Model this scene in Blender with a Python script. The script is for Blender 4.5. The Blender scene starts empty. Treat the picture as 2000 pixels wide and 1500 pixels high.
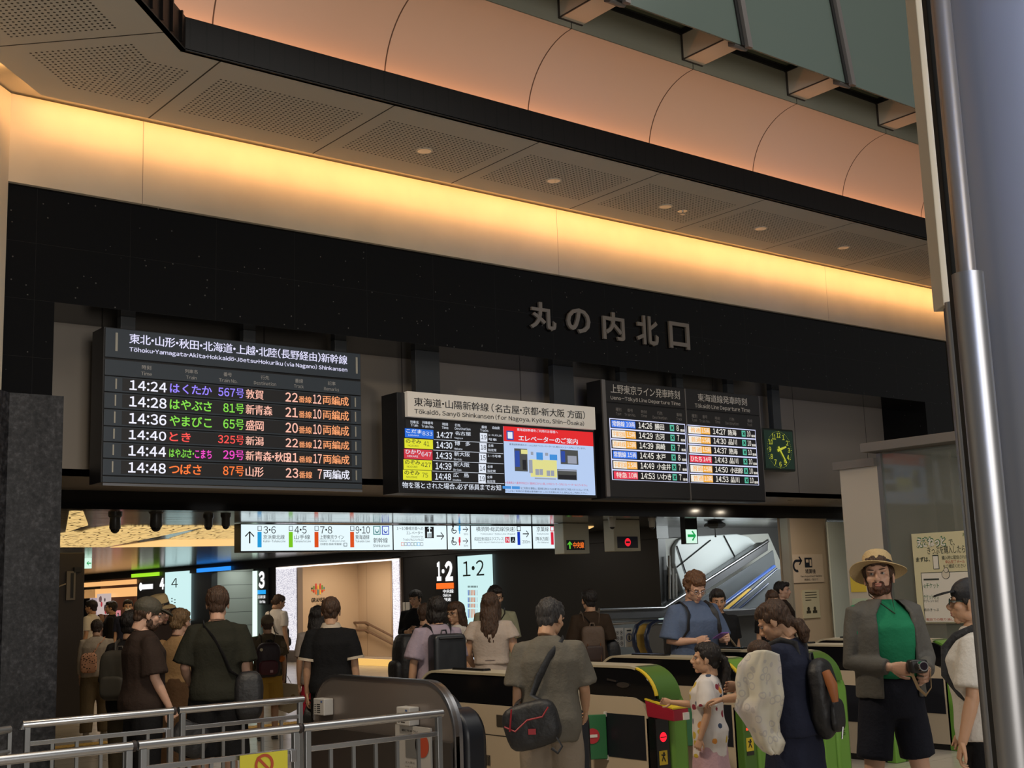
import bpy, bmesh, math, random
from mathutils import Vector, Matrix, noise
S = bpy.context.scene
COL = S.collection
# ------------------------------------------------------------------ camera
F_PX, YAW, PITCH, ROLL = 2428.34, 0.675592577, 0.164014029, -0.0343271505
CAM = Vector((0, 0, 1.75))
_f = Vector((math.sin(YAW)*math.cos(PITCH), math.cos(YAW)*math.cos(PITCH), math.sin(PITCH)))
_r = Vector((math.cos(YAW), -math.sin(YAW), 0)); _u = _r.cross(_f)
RT = math.cos(ROLL)*_r + math.sin(ROLL)*_u
UP = -math.sin(ROLL)*_r + math.cos(ROLL)*_u
cd = bpy.data.cameras.new('camera'); cam = bpy.data.objects.new('camera', cd); COL.objects.link(cam)
cam.matrix_world = Matrix(((RT.x, UP.x, -_f.x, 0), (RT.y, UP.y, -_f.y, 0), (RT.z, UP.z, -_f.z, CAM.z), (0, 0, 0, 1)))
cd.sensor_width = 36.0; cd.lens = F_PX/2000*36; cd.clip_end = 300
S.camera = cam
# ------------------------------------------------------------------ sky light, lamps, exposure
w = bpy.data.worlds.new('world'); S.world = w; w.use_nodes = True
w.node_tree.nodes['Background'].inputs[0].default_value = (1, .97, .93, 1)
w.node_tree.nodes['Background'].inputs[1].default_value = .15
S.view_settings.view_transform = 'Standard'; S.view_settings.look = 'None'
S.view_settings.exposure = 0; S.view_settings.gamma = 1; S.view_settings.use_curve_mapping = False
S.cycles.max_bounces = 6; S.cycles.diffuse_bounces = 3; S.cycles.glossy_bounces = 4; S.cycles.transmission_bounces = 6
S.cycles.transparent_max_bounces = 8; S.cycles.use_denoising = True; S.cycles.sample_clamp_indirect = 6
S.cycles.caustics_reflective = False; S.cycles.caustics_refractive = False
def area(name, loc, direction, sx, sy, energy, color, spread=180):
    l = bpy.data.lights.new(name, 'AREA'); l.shape = 'RECTANGLE'; l.size = sx; l.size_y = sy; l.energy = energy; l.color = color
    l.spread = math.radians(spread)
    o = bpy.data.objects.new(name, l); COL.objects.link(o); o.location = loc
    o.rotation_euler = Vector(direction).to_track_quat('-Z', 'Y').to_euler()
    return o
def strip(name, p0, p1, direction, width, energy, color, spread=180):
    # a long lamp from p0 to p1 shining along direction
    p0, p1 = Vector(p0), Vector(p1); o = area(name, (p0+p1)/2, direction, (p1-p0).length, width, energy, color, spread)
    z = -Vector(direction).normalized(); x = (p1-p0).normalized(); x = (x - z*x.dot(z)).normalized(); y = z.cross(x)
    o.rotation_euler = Matrix((x, y, z)).transposed().to_euler(); return o
# daylight falling through the dome and through the entrance behind the photographer
area('dome_daylight', (8, 1, 13), (0, .12, -1), 12, 9, 760, (1, .96, .88))
area('entrance_daylight', (1.5, -6, 3.4), (.25, 1, -.05), 6, 4, 600, (1, .95, .88))
area('column_blue_fill', (1.0, -2.2, 3.6), (.62, .78, .06), .5, 2.6, 6, (.22, .44, 1), 28)  # added narrow blue beam, aimed to tint the column alone
area('gate_fill_lamp', (2.9, 7.0, 6.0), (.62, .12, -.75), .5, .5, 88, (1, .84, .62), 120)  # unseen lamp added to brighten the gate panels
# warm lamps hidden in the slot over the wall, and in the trough of the cove
strip('slot_lamp', (3.2, 10.60, 6.285), (19.5, 10.60, 6.285), (0, 1, -.95), .05, 120, (1, .50, .17))
strip('slot_lamp_corner', (3.0, 10.46, 6.285), (-.2, 7.26, 6.285), (-.707, .707, -.95), .05, 24, (1, .52, .18))
strip('cove_lamp', (3.9, 9.235, 6.44), (20, 9.235, 6.44), (0, .35, 1), .05, 34, (1, .40, .15))
strip('cove_lamp_corner', (3.85, 9.18, 6.44), (1.9, 7.23, 6.44), (-.25, .25, 1), .06, 4, (1, .40, .16))
# ------------------------------------------------------------------ pixel rays into the place
def ray(x, y): return _f + RT*((x-1000)/F_PX) - UP*((y-750)/F_PX)
def at(x, y, Y=None, Z=None, X=None, D=None):
    d = ray(x, y)
    t = D if D is not None else (Y-CAM.y)/d.y if Y is not None else (Z-CAM.z)/d.z if Z is not None else (X-CAM.x)/d.x
    return CAM + d*t
def hy(x): return 1152 - .0344*(x-1000)         # the eye-level line of the photograph
def spot(x, depth): p = at(x, hy(x), D=depth); return p.x, p.y
def zat(x, y, depth): return at(x, y, D=depth).z
# ------------------------------------------------------------------ materials
MATS = {}
def mat(name, col=(.5, .5, .5), rough=.5, metal=0, emit=0, ecol=None, spec=.5, bump=None, alpha=1, trans=0, coat=0):
    if name in MATS: return MATS[name]
    m = bpy.data.materials.new(name); m.use_nodes = True; b = m.node_tree.nodes['Principled BSDF']; i = b.inputs
    c = tuple(col) + (1,)
    i['Base Color'].default_value = c; i['Roughness'].default_value = rough; i['Metallic'].default_value = metal
    i['Specular IOR Level'].default_value = spec; i['Alpha'].default_value = alpha; i['Transmission Weight'].default_value = trans
    i['Coat Weight'].default_value = coat
    if emit: i['Emission Color'].default_value = tuple(ecol or col) + (1,); i['Emission Strength'].default_value = emit
    if bump:
        n = N(m); s, k = bump
        t = n('ShaderNodeTexNoise', Scale=s, Detail=4); bp = n('ShaderNodeBump', Strength=k, Distance=.02)
        n.link(n.coord('Object'), t.inputs['Vector']); n.link(t.outputs['Fac'], bp.inputs['Height']); n.link(bp.outputs[0], i['Normal'])
    MATS[name] = m; return m
class N:
    def __init__(s, m): s.t = m.node_tree; s.b = s.t.nodes['Principled BSDF']
    def __call__(s, kind, **kw):
        n = s.t.nodes.new(kind)
        for k, v in kw.items():
            k2 = k.replace('_', ' ')
            if k2 in n.inputs: n.inputs[k2].default_value = v
            else: setattr(n, k, v)
        return n
    def link(s, a, b): s.t.links.new(a, b)
    def coord(s, kind='Object'):
        return s.t.nodes.new('ShaderNodeTexCoord').outputs[kind]
    def math(s, op, a, b=None):
        n = s.t.nodes.new('ShaderNodeMath'); n.operation = op
        for k, v in enumerate((a, b)):
            if v is None: continue
            if isinstance(v, (int, float)): n.inputs[k].default_value = v
            else: s.link(v, n.inputs[k])
        return n.outputs[0]
    def ramp(s, fac, stops, interp='LINEAR'):
        n = s.t.nodes.new('ShaderNodeValToRGB'); e = n.color_ramp; e.interpolation = interp
        while len(e.elements) < len(stops): e.elements.new(.5)
        for el, (p, c) in zip(e.elements, stops): el.position = p; el.color = tuple(c) + (1,)
        s.link(fac, n.inputs[0]); return n.outputs[0]
    def mix(s, fac, a, b):
        n = s.t.nodes.new('ShaderNodeMix'); n.data_type = 'RGBA'
        for sock, v in ((n.inputs[0], fac), (n.inputs[6], a), (n.inputs[7], b)):
            if isinstance(v, (int, float)): sock.default_value = v
            elif isinstance(v, tuple): sock.default_value = v + (1,)
            else: s.link(v, sock)
        return n.outputs[2]
    def xyz(s, kind='Object'):
        n = s.t.nodes.new('ShaderNodeSeparateXYZ'); s.link(s.coord(kind), n.inputs[0]); return n.outputs
def srgb(r, g, b): return tuple(((c/255/12.92) if c/255 <= .04045 else ((c/255+.055)/1.055)**2.4) for c in (r, g, b))
def E(name, rgb, k=1.0): return mat(name, (.02, .02, .02), .4, emit=k, ecol=srgb(*rgb))
# ------------------------------------------------------------------ mesh builder
class MB:
    def __init__(s): s.v = []; s.f = []; s.m = []; s.k = 0
    def add(s, vs, fs, k=None):
        n = len(s.v); s.v += [Vector(v) for v in vs]; s.f += [tuple(i+n for i in f) for f in fs]; s.m += [s.k if k is None else k]*len(fs); return s
    def box(s, x0, x1, y0, y1, z0, z1, k=None):
        v = [(x, y, z) for x in (x0, x1) for y in (y0, y1) for z in (z0, z1)]
        return s.add(v, [(0, 1, 3, 2), (4, 6, 7, 5), (0, 4, 5, 1), (2, 3, 7, 6), (0, 2, 6, 4), (1, 5, 7, 3)], k)
    def obox(s, o, a, b, c, k=None):
        # box from corner o spanned by three vectors
        o, a, b, c = map(Vector, (o, a, b, c))
        v = [o+a*i+b*j+c*l for i in (0, 1) for j in (0, 1) for l in (0, 1)]
        return s.add(v, [(0, 1, 3, 2), (4, 6, 7, 5), (0, 4, 5, 1), (2, 3, 7, 6), (0, 2, 6, 4), (1, 5, 7, 3)], k)
    def quad(s, a, b, c, d, k=None): return s.add([a, b, c, d], [(0, 1, 2, 3)], k)
    def prism(s, pts, ext, k=None):
        # polygon extruded along a vector
        n = len(pts); e = Vector(ext); p = [Vector(q) for q in pts]
        return s.add(p+[q+e for q in p], [tuple(range(n))[::-1], tuple(range(n, 2*n))] + [(i, (i+1) % n, n+(i+1) % n, n+i) for i in range(n)], k)
    def loft(s, rings, cap=True, k=None, closed=True):
        n = len(rings[0]); v = [q for r in rings for q in r]; f = []
        for a in range(len(rings)-1):
            for i in range(n if closed else n-1):
                j = (i+1) % n; f.append((a*n+i, a*n+j, (a+1)*n+j, (a+1)*n+i))
        if cap: f += [tuple(range(n))[::-1], tuple((len(rings)-1)*n+i for i in range(n))]
        return s.add(v, f, k)
    def tube(s, path, r, n=10, cap=True, k=None, flat=1.0, upv=None):
        path = [Vector(p) for p in path]; rs = r if isinstance(r, (list, tuple)) else [r]*len(path); rings = []
        ref = Vector(upv) if upv else None
        for i, p in enumerate(path):
            t = (path[min(i+1, len(path)-1)]-path[max(i-1, 0)]).normalized()
            if ref is None: ref = Vector((0, 0, 1)) if abs(t.z) < .9 else Vector((1, 0, 0))
            a = t.cross(ref)
            if a.length < 1e-5: a = t.cross(Vector((.3, .8, .5)))
            a.normalize(); b = a.cross(t).normalized()
            if not upv: ref = b
            rings.append([p + a*math.cos(2*math.pi*j/n)*rs[i] + b*math.sin(2*math.pi*j/n)*rs[i]*flat for j in range(n)])
        return s.loft(rings, cap, k)
    def cyl(s, p0, p1, r0, r1=None, n=20, k=None, cap=True): return s.tube([p0, p1], [r0, r0 if r1 is None else r1], n, cap, k)
    def ball(s, c, r, n=12, k=None, rot=None):
        r = (r, r, r) if isinstance(r, (int, float)) else r; c = Vector(c); v = []; f = []; m = n//2+1
        for i in range(m+1):
            for j in range(n):
                th = math.pi*i/m; ph = 2*math.pi*j/n
                q = Vector((r[0]*math.sin(th)*math.cos(ph), r[1]*math.sin(th)*math.sin(ph), r[2]*math.cos(th)))
                v.append(c + (rot @ q if rot else q))
        for i in range(m):
            for j in range(n):
                a, b = i*n+j, i*n+(j+1) % n; f.append((a, a+n, b+n, b))
        return s.add(v, f, k)
    def lathe(s, c, prof, n=24, k=None, axis=(0, 0, 1)):
        q = Vector((0, 0, 1)).rotation_difference(Vector(axis)).to_matrix(); c = Vector(c)
        return s.loft([[c + q @ Vector((r*math.cos(2*math.pi*j/n), r*math.sin(2*math.pi*j/n), z)) for j in range(n)] for r, z in prof], True, k)
    def xf(s, M): s.v = [M @ v for v in s.v]; return s
    def build(s, name, mats, parent=None, smooth=None, bevel=0, world=True):
        me = bpy.data.meshes.new(name)
        off = parent_loc(parent) if (parent is not None and world) else Vector()
        me.from_pydata([v-off for v in s.v], [], s.f)
        for m in (mats if isinstance(mats, (list, tuple)) else [mats]): me.materials.append(m)
        if max(s.m or [0]): me.polygons.foreach_set('material_index', s.m)
        o = bpy.data.objects.new(name, me); COL.objects.link(o)
        bm = bmesh.new(); bm.from_mesh(me); bmesh.ops.remove_doubles(bm, verts=bm.verts, dist=1e-5)
        bmesh.ops.recalc_face_normals(bm, faces=bm.faces); bm.to_mesh(me); bm.free()
        if smooth:
            me.polygons.foreach_set('use_smooth', [True]*len(me.polygons)); me.set_sharp_from_angle(angle=math.radians(smooth))
        if bevel:
            b = o.modifiers.new('bevel', 'BEVEL'); b.width = bevel; b.segments = 2; b.limit_method = 'ANGLE'
        if parent is not None: o.parent = parent
        return o
def parent_loc(p):
    v = Vector()
    while p is not None: v += p.location; p = p.parent
    return v
def tag(o, label=None, cat=None, group=None, kind=None):
    if label: o['label'] = label
    if cat: o['category'] = cat
    if group: o['group'] = group
    if kind: o['kind'] = kind
    return o
def empty(name, loc, label, cat, group=None, rz=0):
    o = bpy.data.objects.new(name, None); COL.objects.link(o); o.location = loc; o.rotation_euler.z = rz; o.empty_display_size = .1
    return tag(o, label, cat, group)
def struct(o, label=None): o['kind'] = 'structure'; return tag(o, label) if label else o
def kids(o): return [c for c in bpy.data.objects if c.parent == o]
def copy_tree(o, loc, label=None, parent=None):
    kid = {}
    for c in bpy.data.objects:
        if c.parent: kid.setdefault(c.parent.name, []).append(c)
    def rec(a, par):
        c = a.copy(); COL.objects.link(c); c.parent = par
        for ch in kid.get(a.name, []): rec(ch, c)
        return c
    c = rec(o, parent); c.location = loc
    if label: c['label'] = label
    return c
# ------------------------------------------------------------------ lettering
_TX = {}
def glyph1(ch, bold):
    key = (ch, bold)
    if key in _TX: return _TX[key]
    cu = bpy.data.curves.new('t', 'FONT'); cu.body = ch; cu.size = 1; cu.offset = bold; cu.resolution_u = 3; cu.fill_mode = 'FRONT'
    o = bpy.data.objects.new('t', cu); COL.objects.link(o); dg = bpy.context.evaluated_depsgraph_get(); dg.update()
    me = o.evaluated_get(dg).to_mesh()
    v = [(p.co.x, p.co.y) for p in me.vertices]; f = [tuple(p.vertices) for p in me.polygons]
    o.evaluated_get(dg).to_mesh_clear(); bpy.data.objects.remove(o); bpy.data.curves.remove(cu)
    _TX[key] = (v, f); return v, f
def glyphs(body, bold=0):
    # letters set one by one: full width forms for the Latin ones, closed up to their own widths
    V, F, x = [], [], 0.0
    for ch in body:
        if ch in ' \u3000': x += .26 if ch == ' ' else .8; continue
        bar = None; c = ch
        if ch in 'ōŌū': bar = ch; c = {'ō': 'o', 'Ō': 'O', 'ū': 'u'}[ch]
        if ch in '·･': c = '・'
        lat = 33 <= ord(c) <= 126
        kan = ord(c) >= 0x4E00 and len(body) > 1; v, f = glyph1(chr(ord(c)+0xFEE0) if lat else c, 0 if kan else bold)
        if not v: x += .4; continue
        x0, x1 = min(p[0] for p in v), max(p[0] for p in v); n = len(V)
        if lat or c in '・、。': dx = x-x0+.045; adv = x1-x0+.09
        else: dx = x+(.97-(x0+x1))/2; adv = .97
        V += [(p[0]+dx, p[1]) for p in v]; F += [tuple(i+n for i in q) for q in f]
        if kan and bold:
            for sx in (-.7, .7): n = len(V); V += [(p[0]+dx+sx*bold, p[1], 1+sx) for p in v]; F += [tuple(i+n for i in q) for q in f]
        if bar:
            yt = max(p[1] for p in v)+.08; n = len(V); V += [(x0+dx+.03, yt), (x1+dx-.03, yt), (x1+dx-.03, yt+.065), (x0+dx+.03, yt+.065)]; F.append((n, n+1, n+2, n+3))
        x += adv
    return V, F
class Plane:
    # a flat face of the place: origin, u (reading direction), v (up), n (towards the reader)
    def __init__(s, o, u, v): s.o = Vector(o); s.u = Vector(u); s.v = Vector(v); s.n = s.u.cross(s.v)
    def p(s, a, b, d=0): return s.o + s.u*a + s.v*b + s.n*d
    def uv(s, x, y):
        d = ray(x, y); t = (s.o-CAM).dot(s.n)/d.dot(s.n); q = CAM+d*t-s.o; return q.dot(s.u), q.dot(s.v)
def txt(mb, pl, body, a0, b0, a1, b1, k=0, bold=0, d=.004, keep=None):
    # text fitted into the box (a0,b0 lower) .. (a1,b1 upper) of the plane; keep='l'/'c' keeps the letters' own proportions
    v, f = glyphs(body, bold)
    if not v: return
    x0, x1 = min(p[0] for p in v), max(p[0] for p in v); y0, y1 = min(p[1] for p in v), max(p[1] for p in v)
    sx = (a1-a0)/max(x1-x0, 1e-6); sy = (b1-b0)/max(y1-y0, 1e-6)
    if keep:
        sc = min(abs(sx), sy); ww = (x1-x0)*sc
        a0 = a0 if keep == 'l' else (a0+a1)/2-ww/2; b0 = (b0+b1)/2-(y1-y0)*sc/2; sx = sy = sc
    mb.add([pl.p(a0+(p[0]-x0)*sx, b0+(p[1]-y0)*sy, d+(.0007*p[2] if len(p) > 2 else 0)) for p in v], f, k)
def rect(mb, pl, a0, b0, a1, b1, k=0, d=.002, t=.002):
    o = pl.p(a0, b0, d-t); mb.obox(o, pl.u*(a1-a0), pl.v*(b1-b0), pl.n*t, k)
def disc(mb, pl, a, b, r, k=0, d=.003, n=24, r2=None, ang=(0, 2*math.pi)):
    if r2 is None: mb.prism([pl.p(a+r*math.cos(2*math.pi*i/n), b+r*math.sin(2*math.pi*i/n), d-.001) for i in range(n)], pl.n*.001, k)
    else:
        A = [ang[0]+(ang[1]-ang[0])*i/n for i in range(n+1)]
        for i in range(n):
            mb.quad(*[pl.p(a+q*math.cos(t), b+q*math.sin(t), d) for q, t in ((r2, A[i]), (r, A[i]), (r, A[i+1]), (r2, A[i+1]))], k=k)
def arrow(mb, pl, a, b, s, ang, k=0, d=.004, w=.14):
    # arrow of length s pointing along ang
    c, sn = math.cos(ang), math.sin(ang)
    def P(x, y): return pl.p(a+(x*c-y*sn)*s, b+(x*sn+y*c)*s, d)
    mb.quad(P(-.5, -w/2), P(.42, -w/2), P(.42, w/2), P(-.5, w/2), k)
    for g in (1, -1): mb.quad(P(.5, 0), P(.5-w*.8, 0), P(.08-w*.5, g*.36), P(.08+w*.2, g*.42), k)
FRONT = lambda Y: Plane((0, Y, 0), (1, 0, 0), (0, 0, 1))        # faces the photographer's side of the hall
SIDE = lambda X: Plane((X, 0, 0), (0, -1, 0), (0, 0, 1))         # faces the lanes, along the depth
# ------------------------------------------------------------------ materials of the hall
def m_lines(name, col, line, axes, rough=.6, bump=None, spec=.3, noise_amt=0):
    # plain surface with thin dark joints; axes = [(axis index, start, spacing, half width)]
    m = mat(name, col, rough, spec=spec); n = N(m); o = n.xyz(); tot = None
    for ax, st, sp, hw in axes:
        a = n.math('ADD', o[ax], -st + sp*1000); a = n.math('MODULO', a, sp); a = n.math('SUBTRACT', a, sp/2); a = n.math('ABSOLUTE', a)
        a = n.math('GREATER_THAN', a, sp/2-hw); tot = a if tot is None else n.math('MAXIMUM', tot, a)
    base = col
    if noise_amt:
        t = n('ShaderNodeTexNoise', Scale=2.2, Detail=5); n.link(n.coord(), t.inputs['Vector'])
        base = n.ramp(t.outputs['Fac'], [(.3, tuple(c*(1-noise_amt) for c in col)), (.7, tuple(min(1, c*(1+noise_amt)) for c in col))])
    n.link(n.mix(tot, base, line), n.b.inputs['Base Color']); return m
def m_soffit(name):
    col = (.48, .47, .43)
    m = mat(name, col, .55, spec=.3); n = N(m); x, y, z = n.xyz()
    u = n.math('MODULO', n.math('ADD', x, -4.31 + 1.735*100), 1.735)
    j = n.math('GREATER_THAN', n.math('ABSOLUTE', n.math('SUBTRACT', u, .8675)), .8675-.008)
    inz = n.math('MULTIPLY', n.math('MULTIPLY', n.math('GREATER_THAN', u, .15), n.math('LESS_THAN', u, 1.60)),
                 n.math('MULTIPLY', n.math('GREATER_THAN', y, 9.44), n.math('LESS_THAN', y, 10.36)))
    p = .0475
    def cell(a): return n.math('SUBTRACT', n.math('FRACT', a), .5)
    def dot(ou):
        a = cell(n.math('ADD', n.math('DIVIDE', u, p), ou)); b = cell(n.math('ADD', n.math('DIVIDE', y, p), ou))
        return n.math('LESS_THAN', n.math('ADD', n.math('MULTIPLY', a, a), n.math('MULTIPLY', b, b)), .055)
    d = n.math('MULTIPLY', n.math('MAXIMUM', dot(0), 0), inz)
    n.link(n.mix(n.math('MAXIMUM', d, j), col, (.012, .011, .009)), n.b.inputs['Base Color']); return m
def m_granite(name, dark, light, scale, rough, thr=(.45, .62), joints=None, specks=None):
    m = mat(name, dark, rough, spec=.5 if rough > .2 else .22); n = N(m); c = n.coord()
    if specks:
        v = n('ShaderNodeTexVoronoi', Scale=scale); n.link(c, v.inputs['Vector'])
        w_ = n('ShaderNodeTexWhiteNoise'); n.link(v.outputs['Color'], w_.inputs['Vector'])
        k = n.math('MULTIPLY', n.math('LESS_THAN', v.outputs['Distance'], .16), n.math('GREATER_THAN', w_.outputs['Value'], specks))
        base = n.mix(k, dark, light)
    else:
        t = n('ShaderNodeTexNoise', Scale=scale, Detail=6, Roughness=.7); n.link(c, t.inputs['Vector'])
        t2 = n('ShaderNodeTexNoise', Scale=scale*.22, Detail=3); n.link(c, t2.inputs['Vector'])
        f = n.math('ADD', n.math('MULTIPLY', t.outputs['Fac'], .75), n.math('MULTIPLY', t2.outputs['Fac'], .25))
        base = n.ramp(f, [(thr[0], dark), ((thr[0]+thr[1])/2, tuple((a+b)/3 for a, b in zip(dark, light))), (thr[1], light)])
    if joints:
        o = n.xyz(); tot = None
        for ax, st, sp, hw in joints:
            a = n.math('MODULO', n.math('ADD', o[ax], -st+sp*1000), sp)
            a = n.math('GREATER_THAN', n.math('ABSOLUTE', n.math('SUBTRACT', a, sp/2)), sp/2-hw); tot = a if tot is None else n.math('MAXIMUM', tot, a)
        base = n.mix(tot, base, tuple(x*.25 for x in light))
    n.link(base, n.b.inputs['Base Color']); return m
CREAM = m_lines('cream_wall', (.60, .54, .44), (.22, .19, .15), [(0, 9.60, 5.2, .003)], .7, noise_amt=.05)
CREAM2 = mat('cream_paint', (.60, .54, .44), .65)
SOFFIT = m_soffit('perforated_panel')
BLACKSTONE = m_granite('black_granite', (.0045, .0045, .005), (.07, .07, .07), 22, .10, specks=.90, joints=[(0, 4.31, .8675, .0015), (2, 4.44, .52, .0015)])
GRANITE = m_granite('grey_granite', (.002, .0022, .0035), (.060, .060, .068), 22, .35, (.40, .66), joints=[(2, 3.0, .62, .004), (0, 3.40, .9, .003)])
TAUPE = m_lines('taupe_panel', (.27, .235, .20), (.04, .034, .03), [(0, 4.35, 1.76, .006)], .5)
TAUPE2 = mat('taupe_soffit', (.30, .25, .20), .5)
BLACK = mat('matt_black', (.008, .008, .009), .5)
BLACKGLOSS = mat('gloss_black', (.006, .005, .005), .12)
DARKBAND = m_lines('dark_fascia', (.006, .005, .005), (.0015, .0013, .0012), [(0, 4.31, .145, .006)], .4)
VAULT = m_lines('vault_panel', (.58, .49, .42), (.09, .06, .045), [(0, 4.31, 1.735, .007)], .6)
OLIVE = m_lines('ledge_panel', (.30, .30, .24), (.03, .03, .025), [(0, 4.31, 1.735, .006)], .5)
BEAMC = mat('beam_cladding', (.62, .54, .44), .45)
GAP = mat('dark_gap', (.002, .002, .002), .8)
OLIVEGLASS = mat('olive_pane', (.16, .17, .11), .2)
GLASSUP = mat('drum_glass', (.12, .16, .14), .22, spec=.6, coat=.3, alpha=.84)
RIBM = mat('rib_metal', (.17, .155, .15), .4, metal=.3)
STEEL = mat('brushed_steel', (.40, .40, .42), .28, metal=1)
STEELD = mat('dark_steel', (.22, .22, .23), .35, metal=1)
CHROME = mat('chrome', (.8, .78, .75), .1, metal=1)
def m_floor():
    m = mat('floor_tile', (.5, .46, .4), .22, spec=.5); n = N(m); x, y, z = n.xyz(); tot = None
    for s in (x, y):
        a = n.math('MODULO', n.math('ADD', s, 600.0), .6); a = n.math('GREATER_THAN', n.math('ABSOLUTE', n.math('SUBTRACT', a, .3)), .297)
        tot = a if tot is None else n.math('MAXIMUM', tot, a)
    t = n('ShaderNodeTexNoise', Scale=1.6, Detail=8); n.link(n.coord(), t.inputs['Vector'])
    base = n.ramp(t.outputs['Fac'], [(.3, (.40, .355, .29)), (.7, (.52, .47, .40))])
    n.link(n.mix(tot, base, (.26, .22, .18)), n.b.inputs['Base Color']); return m
# ------------------------------------------------------------------ floor
fl = MB(); fl.quad((-14, -12, 0), (60, -12, 0), (60, 75, 0), (-14, 75, 0)); struct(fl.build('floor', m_floor()))
YEL = mat('tactile_yellow', (.62, .36, .05), .55, bump=(40, .5))
tp = MB(); tp.box(4.6, 15.5, 16.0, 16.3, .001, .006)
for i in range(0, 109):
    for j in range(3): tp.cyl((4.65+i*.1, 16.05+j*.1, .006), (4.65+i*.1, 16.05+j*.1, .012), .02, .014, 6)
tag(struct(tp.build('floor_marking', YEL)), 'yellow tactile paving strip across the concourse floor')
# ------------------------------------------------------------------ front wall
ZT = 6.30
b = MB(); b.box(3.17, 21, 11, 11.4, 5.48, ZT); b.box(17.95, 21, 11, 11.4, 0, 5.48)
struct(b.build('wall_front', CREAM), 'cream plaster wall over the black stone')
c45 = math.sqrt(.5)
b = MB(); P0 = Vector((3.17, 11, 0)); dv = Vector((-c45, -c45, 0)); nv = Vector((-c45, c45, 0))
b.obox(P0, dv*8, nv*.4, Vector((0, 0, ZT))); struct(b.build('wall_left', CREAM2), 'cream wall turning towards the hall entrance')
b = MB(); b.box(3.185, 17.95, 11.05, 11.88, 4.44, 5.48); b.box(3.185, 3.62, 11.05, 13.5, 0, 4.44); b.box(17.15, 17.95, 11.05, 11.9, 0, 4.44)
struct(b.build('wall_granite', BLACKSTONE), 'polished black granite surround with pale specks')
b = MB(); b.prism([(3.66, 10.86, 0), (3.66, 11.5, 0), (3.2, 11.5, 0), (3.1, 11.04, 0), (.6, 8.54, 0), (.72, 8.42, 0), (3.2, 10.86, 0)], (0, 0, 3.56))
struct(b.build('pillar', GRANITE), 'rough grey granite pillar at the opening')
b = MB(); b.box(3.62, 17.2, 11.85, 12.05, 2.98, 4.44); struct(b.build('wall_panel', TAUPE), 'taupe panelled wall behind the departure boards')
b = MB(); b.box(3.62, 19.4, 11.85, 13.52, 2.98, 3.03); struct(b.build('ceiling_strip', TAUPE2), 'taupe underside above the opening')
b = MB(); b.box(3.62, 19.4, 13.5, 13.75, 2.775, 2.985); struct(b.build('beam', BLACKGLOSS), 'glossy black beam over the opening')
b = MB(); b.prism([(3.1, 11.5, 0), (3.72, 11.5, 0), (4.42, 13.7, 0), (3.1, 13.7, 0)], (0, 0, 2.97)); struct(b.build('wall_jamb', BLACK))
# ------------------------------------------------------------------ soffit ring, slot, fascia, vault
T2 = math.tan(math.radians(22.5))
def ring(off, z):   # corner of the ring at distance off behind the inner edge
    return Vector((3.98-off*T2, 9.09+off, z))
def side_pt(off, z, L): return ring(off, z) + Vector((-c45, -c45, 0))*L
b = MB(); X1 = 20.5
b.prism([ring(0, 6.2), (X1, 9.09, 6.2), (X1, 10.66, 6.2), ring(1.57, 6.2)], (0, 0, .015)); struct(b.build('ceiling', SOFFIT), 'perforated beige ceiling panels along the granite wall')
# the next side of the octagon: same panels turned by 45 degrees
b = MB(); A = [Vector((0, 9.09)), Vector((0, 10.66))]
Mside = Matrix.Translation(ring(0, 0)) @ Matrix.Rotation(math.radians(45), 4, 'Z') @ Matrix.Translation((-4.65+.0, -9.09, 0))
# local frame: x runs along the side, the corner sits at x = 4.65 so that the first joint falls .33 m away
b.prism([(4.65, 9.09, 6.2), (4.65-8, 9.09, 6.2), (4.65-8, 10.66, 6.2), (4.65-1.57*T2*-1, 10.66, 6.2)], (0, 0, .015))
o = b.build('ceiling', SOFFIT); o.matrix_world = Mside; struct(o, 'perforated beige ceiling panels past the bend of the ring')
b = MB(); b.prism([ring(1.1, 6.32), (X1, 10.2, 6.32), (X1, 11.4, 6.32), ring(2.3, 6.32)], (0, 0, .05))
b.prism([ring(1.1, 6.32), ring(2.3, 6.32), side_pt(2.3, 6.32, 8), side_pt(1.1, 6.32, 8)], (0, 0, .05))
struct(b.build('ceiling_slot', CREAM2), 'pale underside of the light slot above the wall')
b = MB(); b.box(3.95, X1, 9.09, 9.14, 6.2, 6.49); b.box(3.98, X1, 9.085, 9.10, 6.195, 6.205)
struct(b.build('trim_1', DARKBAND), 'dark brown fascia band of the ceiling ring')
b = MB(); b.box(-8, 0, 0, .05, 6.2, 6.49)
for i in range(16): b.box(-.12-i*.2, -.10-i*.2, -.02, 0, 6.22, 6.49)
o = b.build('trim_2', DARKBAND); o.matrix_world = Matrix.Translation(ring(0, 0)) @ Matrix.Rotation(math.radians(45), 4, 'Z'); struct(o, 'dark ribbed fascia past the bend of the ring')
prof = [(.05, 6.30), (.21, 6.32), (.21, 6.50)] + [(-.51+.72*math.cos(t), 6.48+.72*math.sin(t)) for t in [math.radians(90*i/14) for i in range(1, 15)]]
b = MB(); b.loft([[ring(o_, z_) for o_, z_ in prof], [Vector((X1, 9.09+o_, z_)) for o_, z_ in prof]], False, closed=False)
struct(b.build('ceiling_vault', VAULT, smooth=40), 'peach coloured curved cove over the fascia')
b = MB(); b.loft([[side_pt(o_, z_, 8) for o_, z_ in prof], [ring(o_, z_) for o_, z_ in prof]], False, closed=False)
struct(b.build('ceiling_vault', mat('vault_plain', (.58, .49, .42), .6), smooth=40), 'peach coloured curved cove past the bend of the ring')
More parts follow.
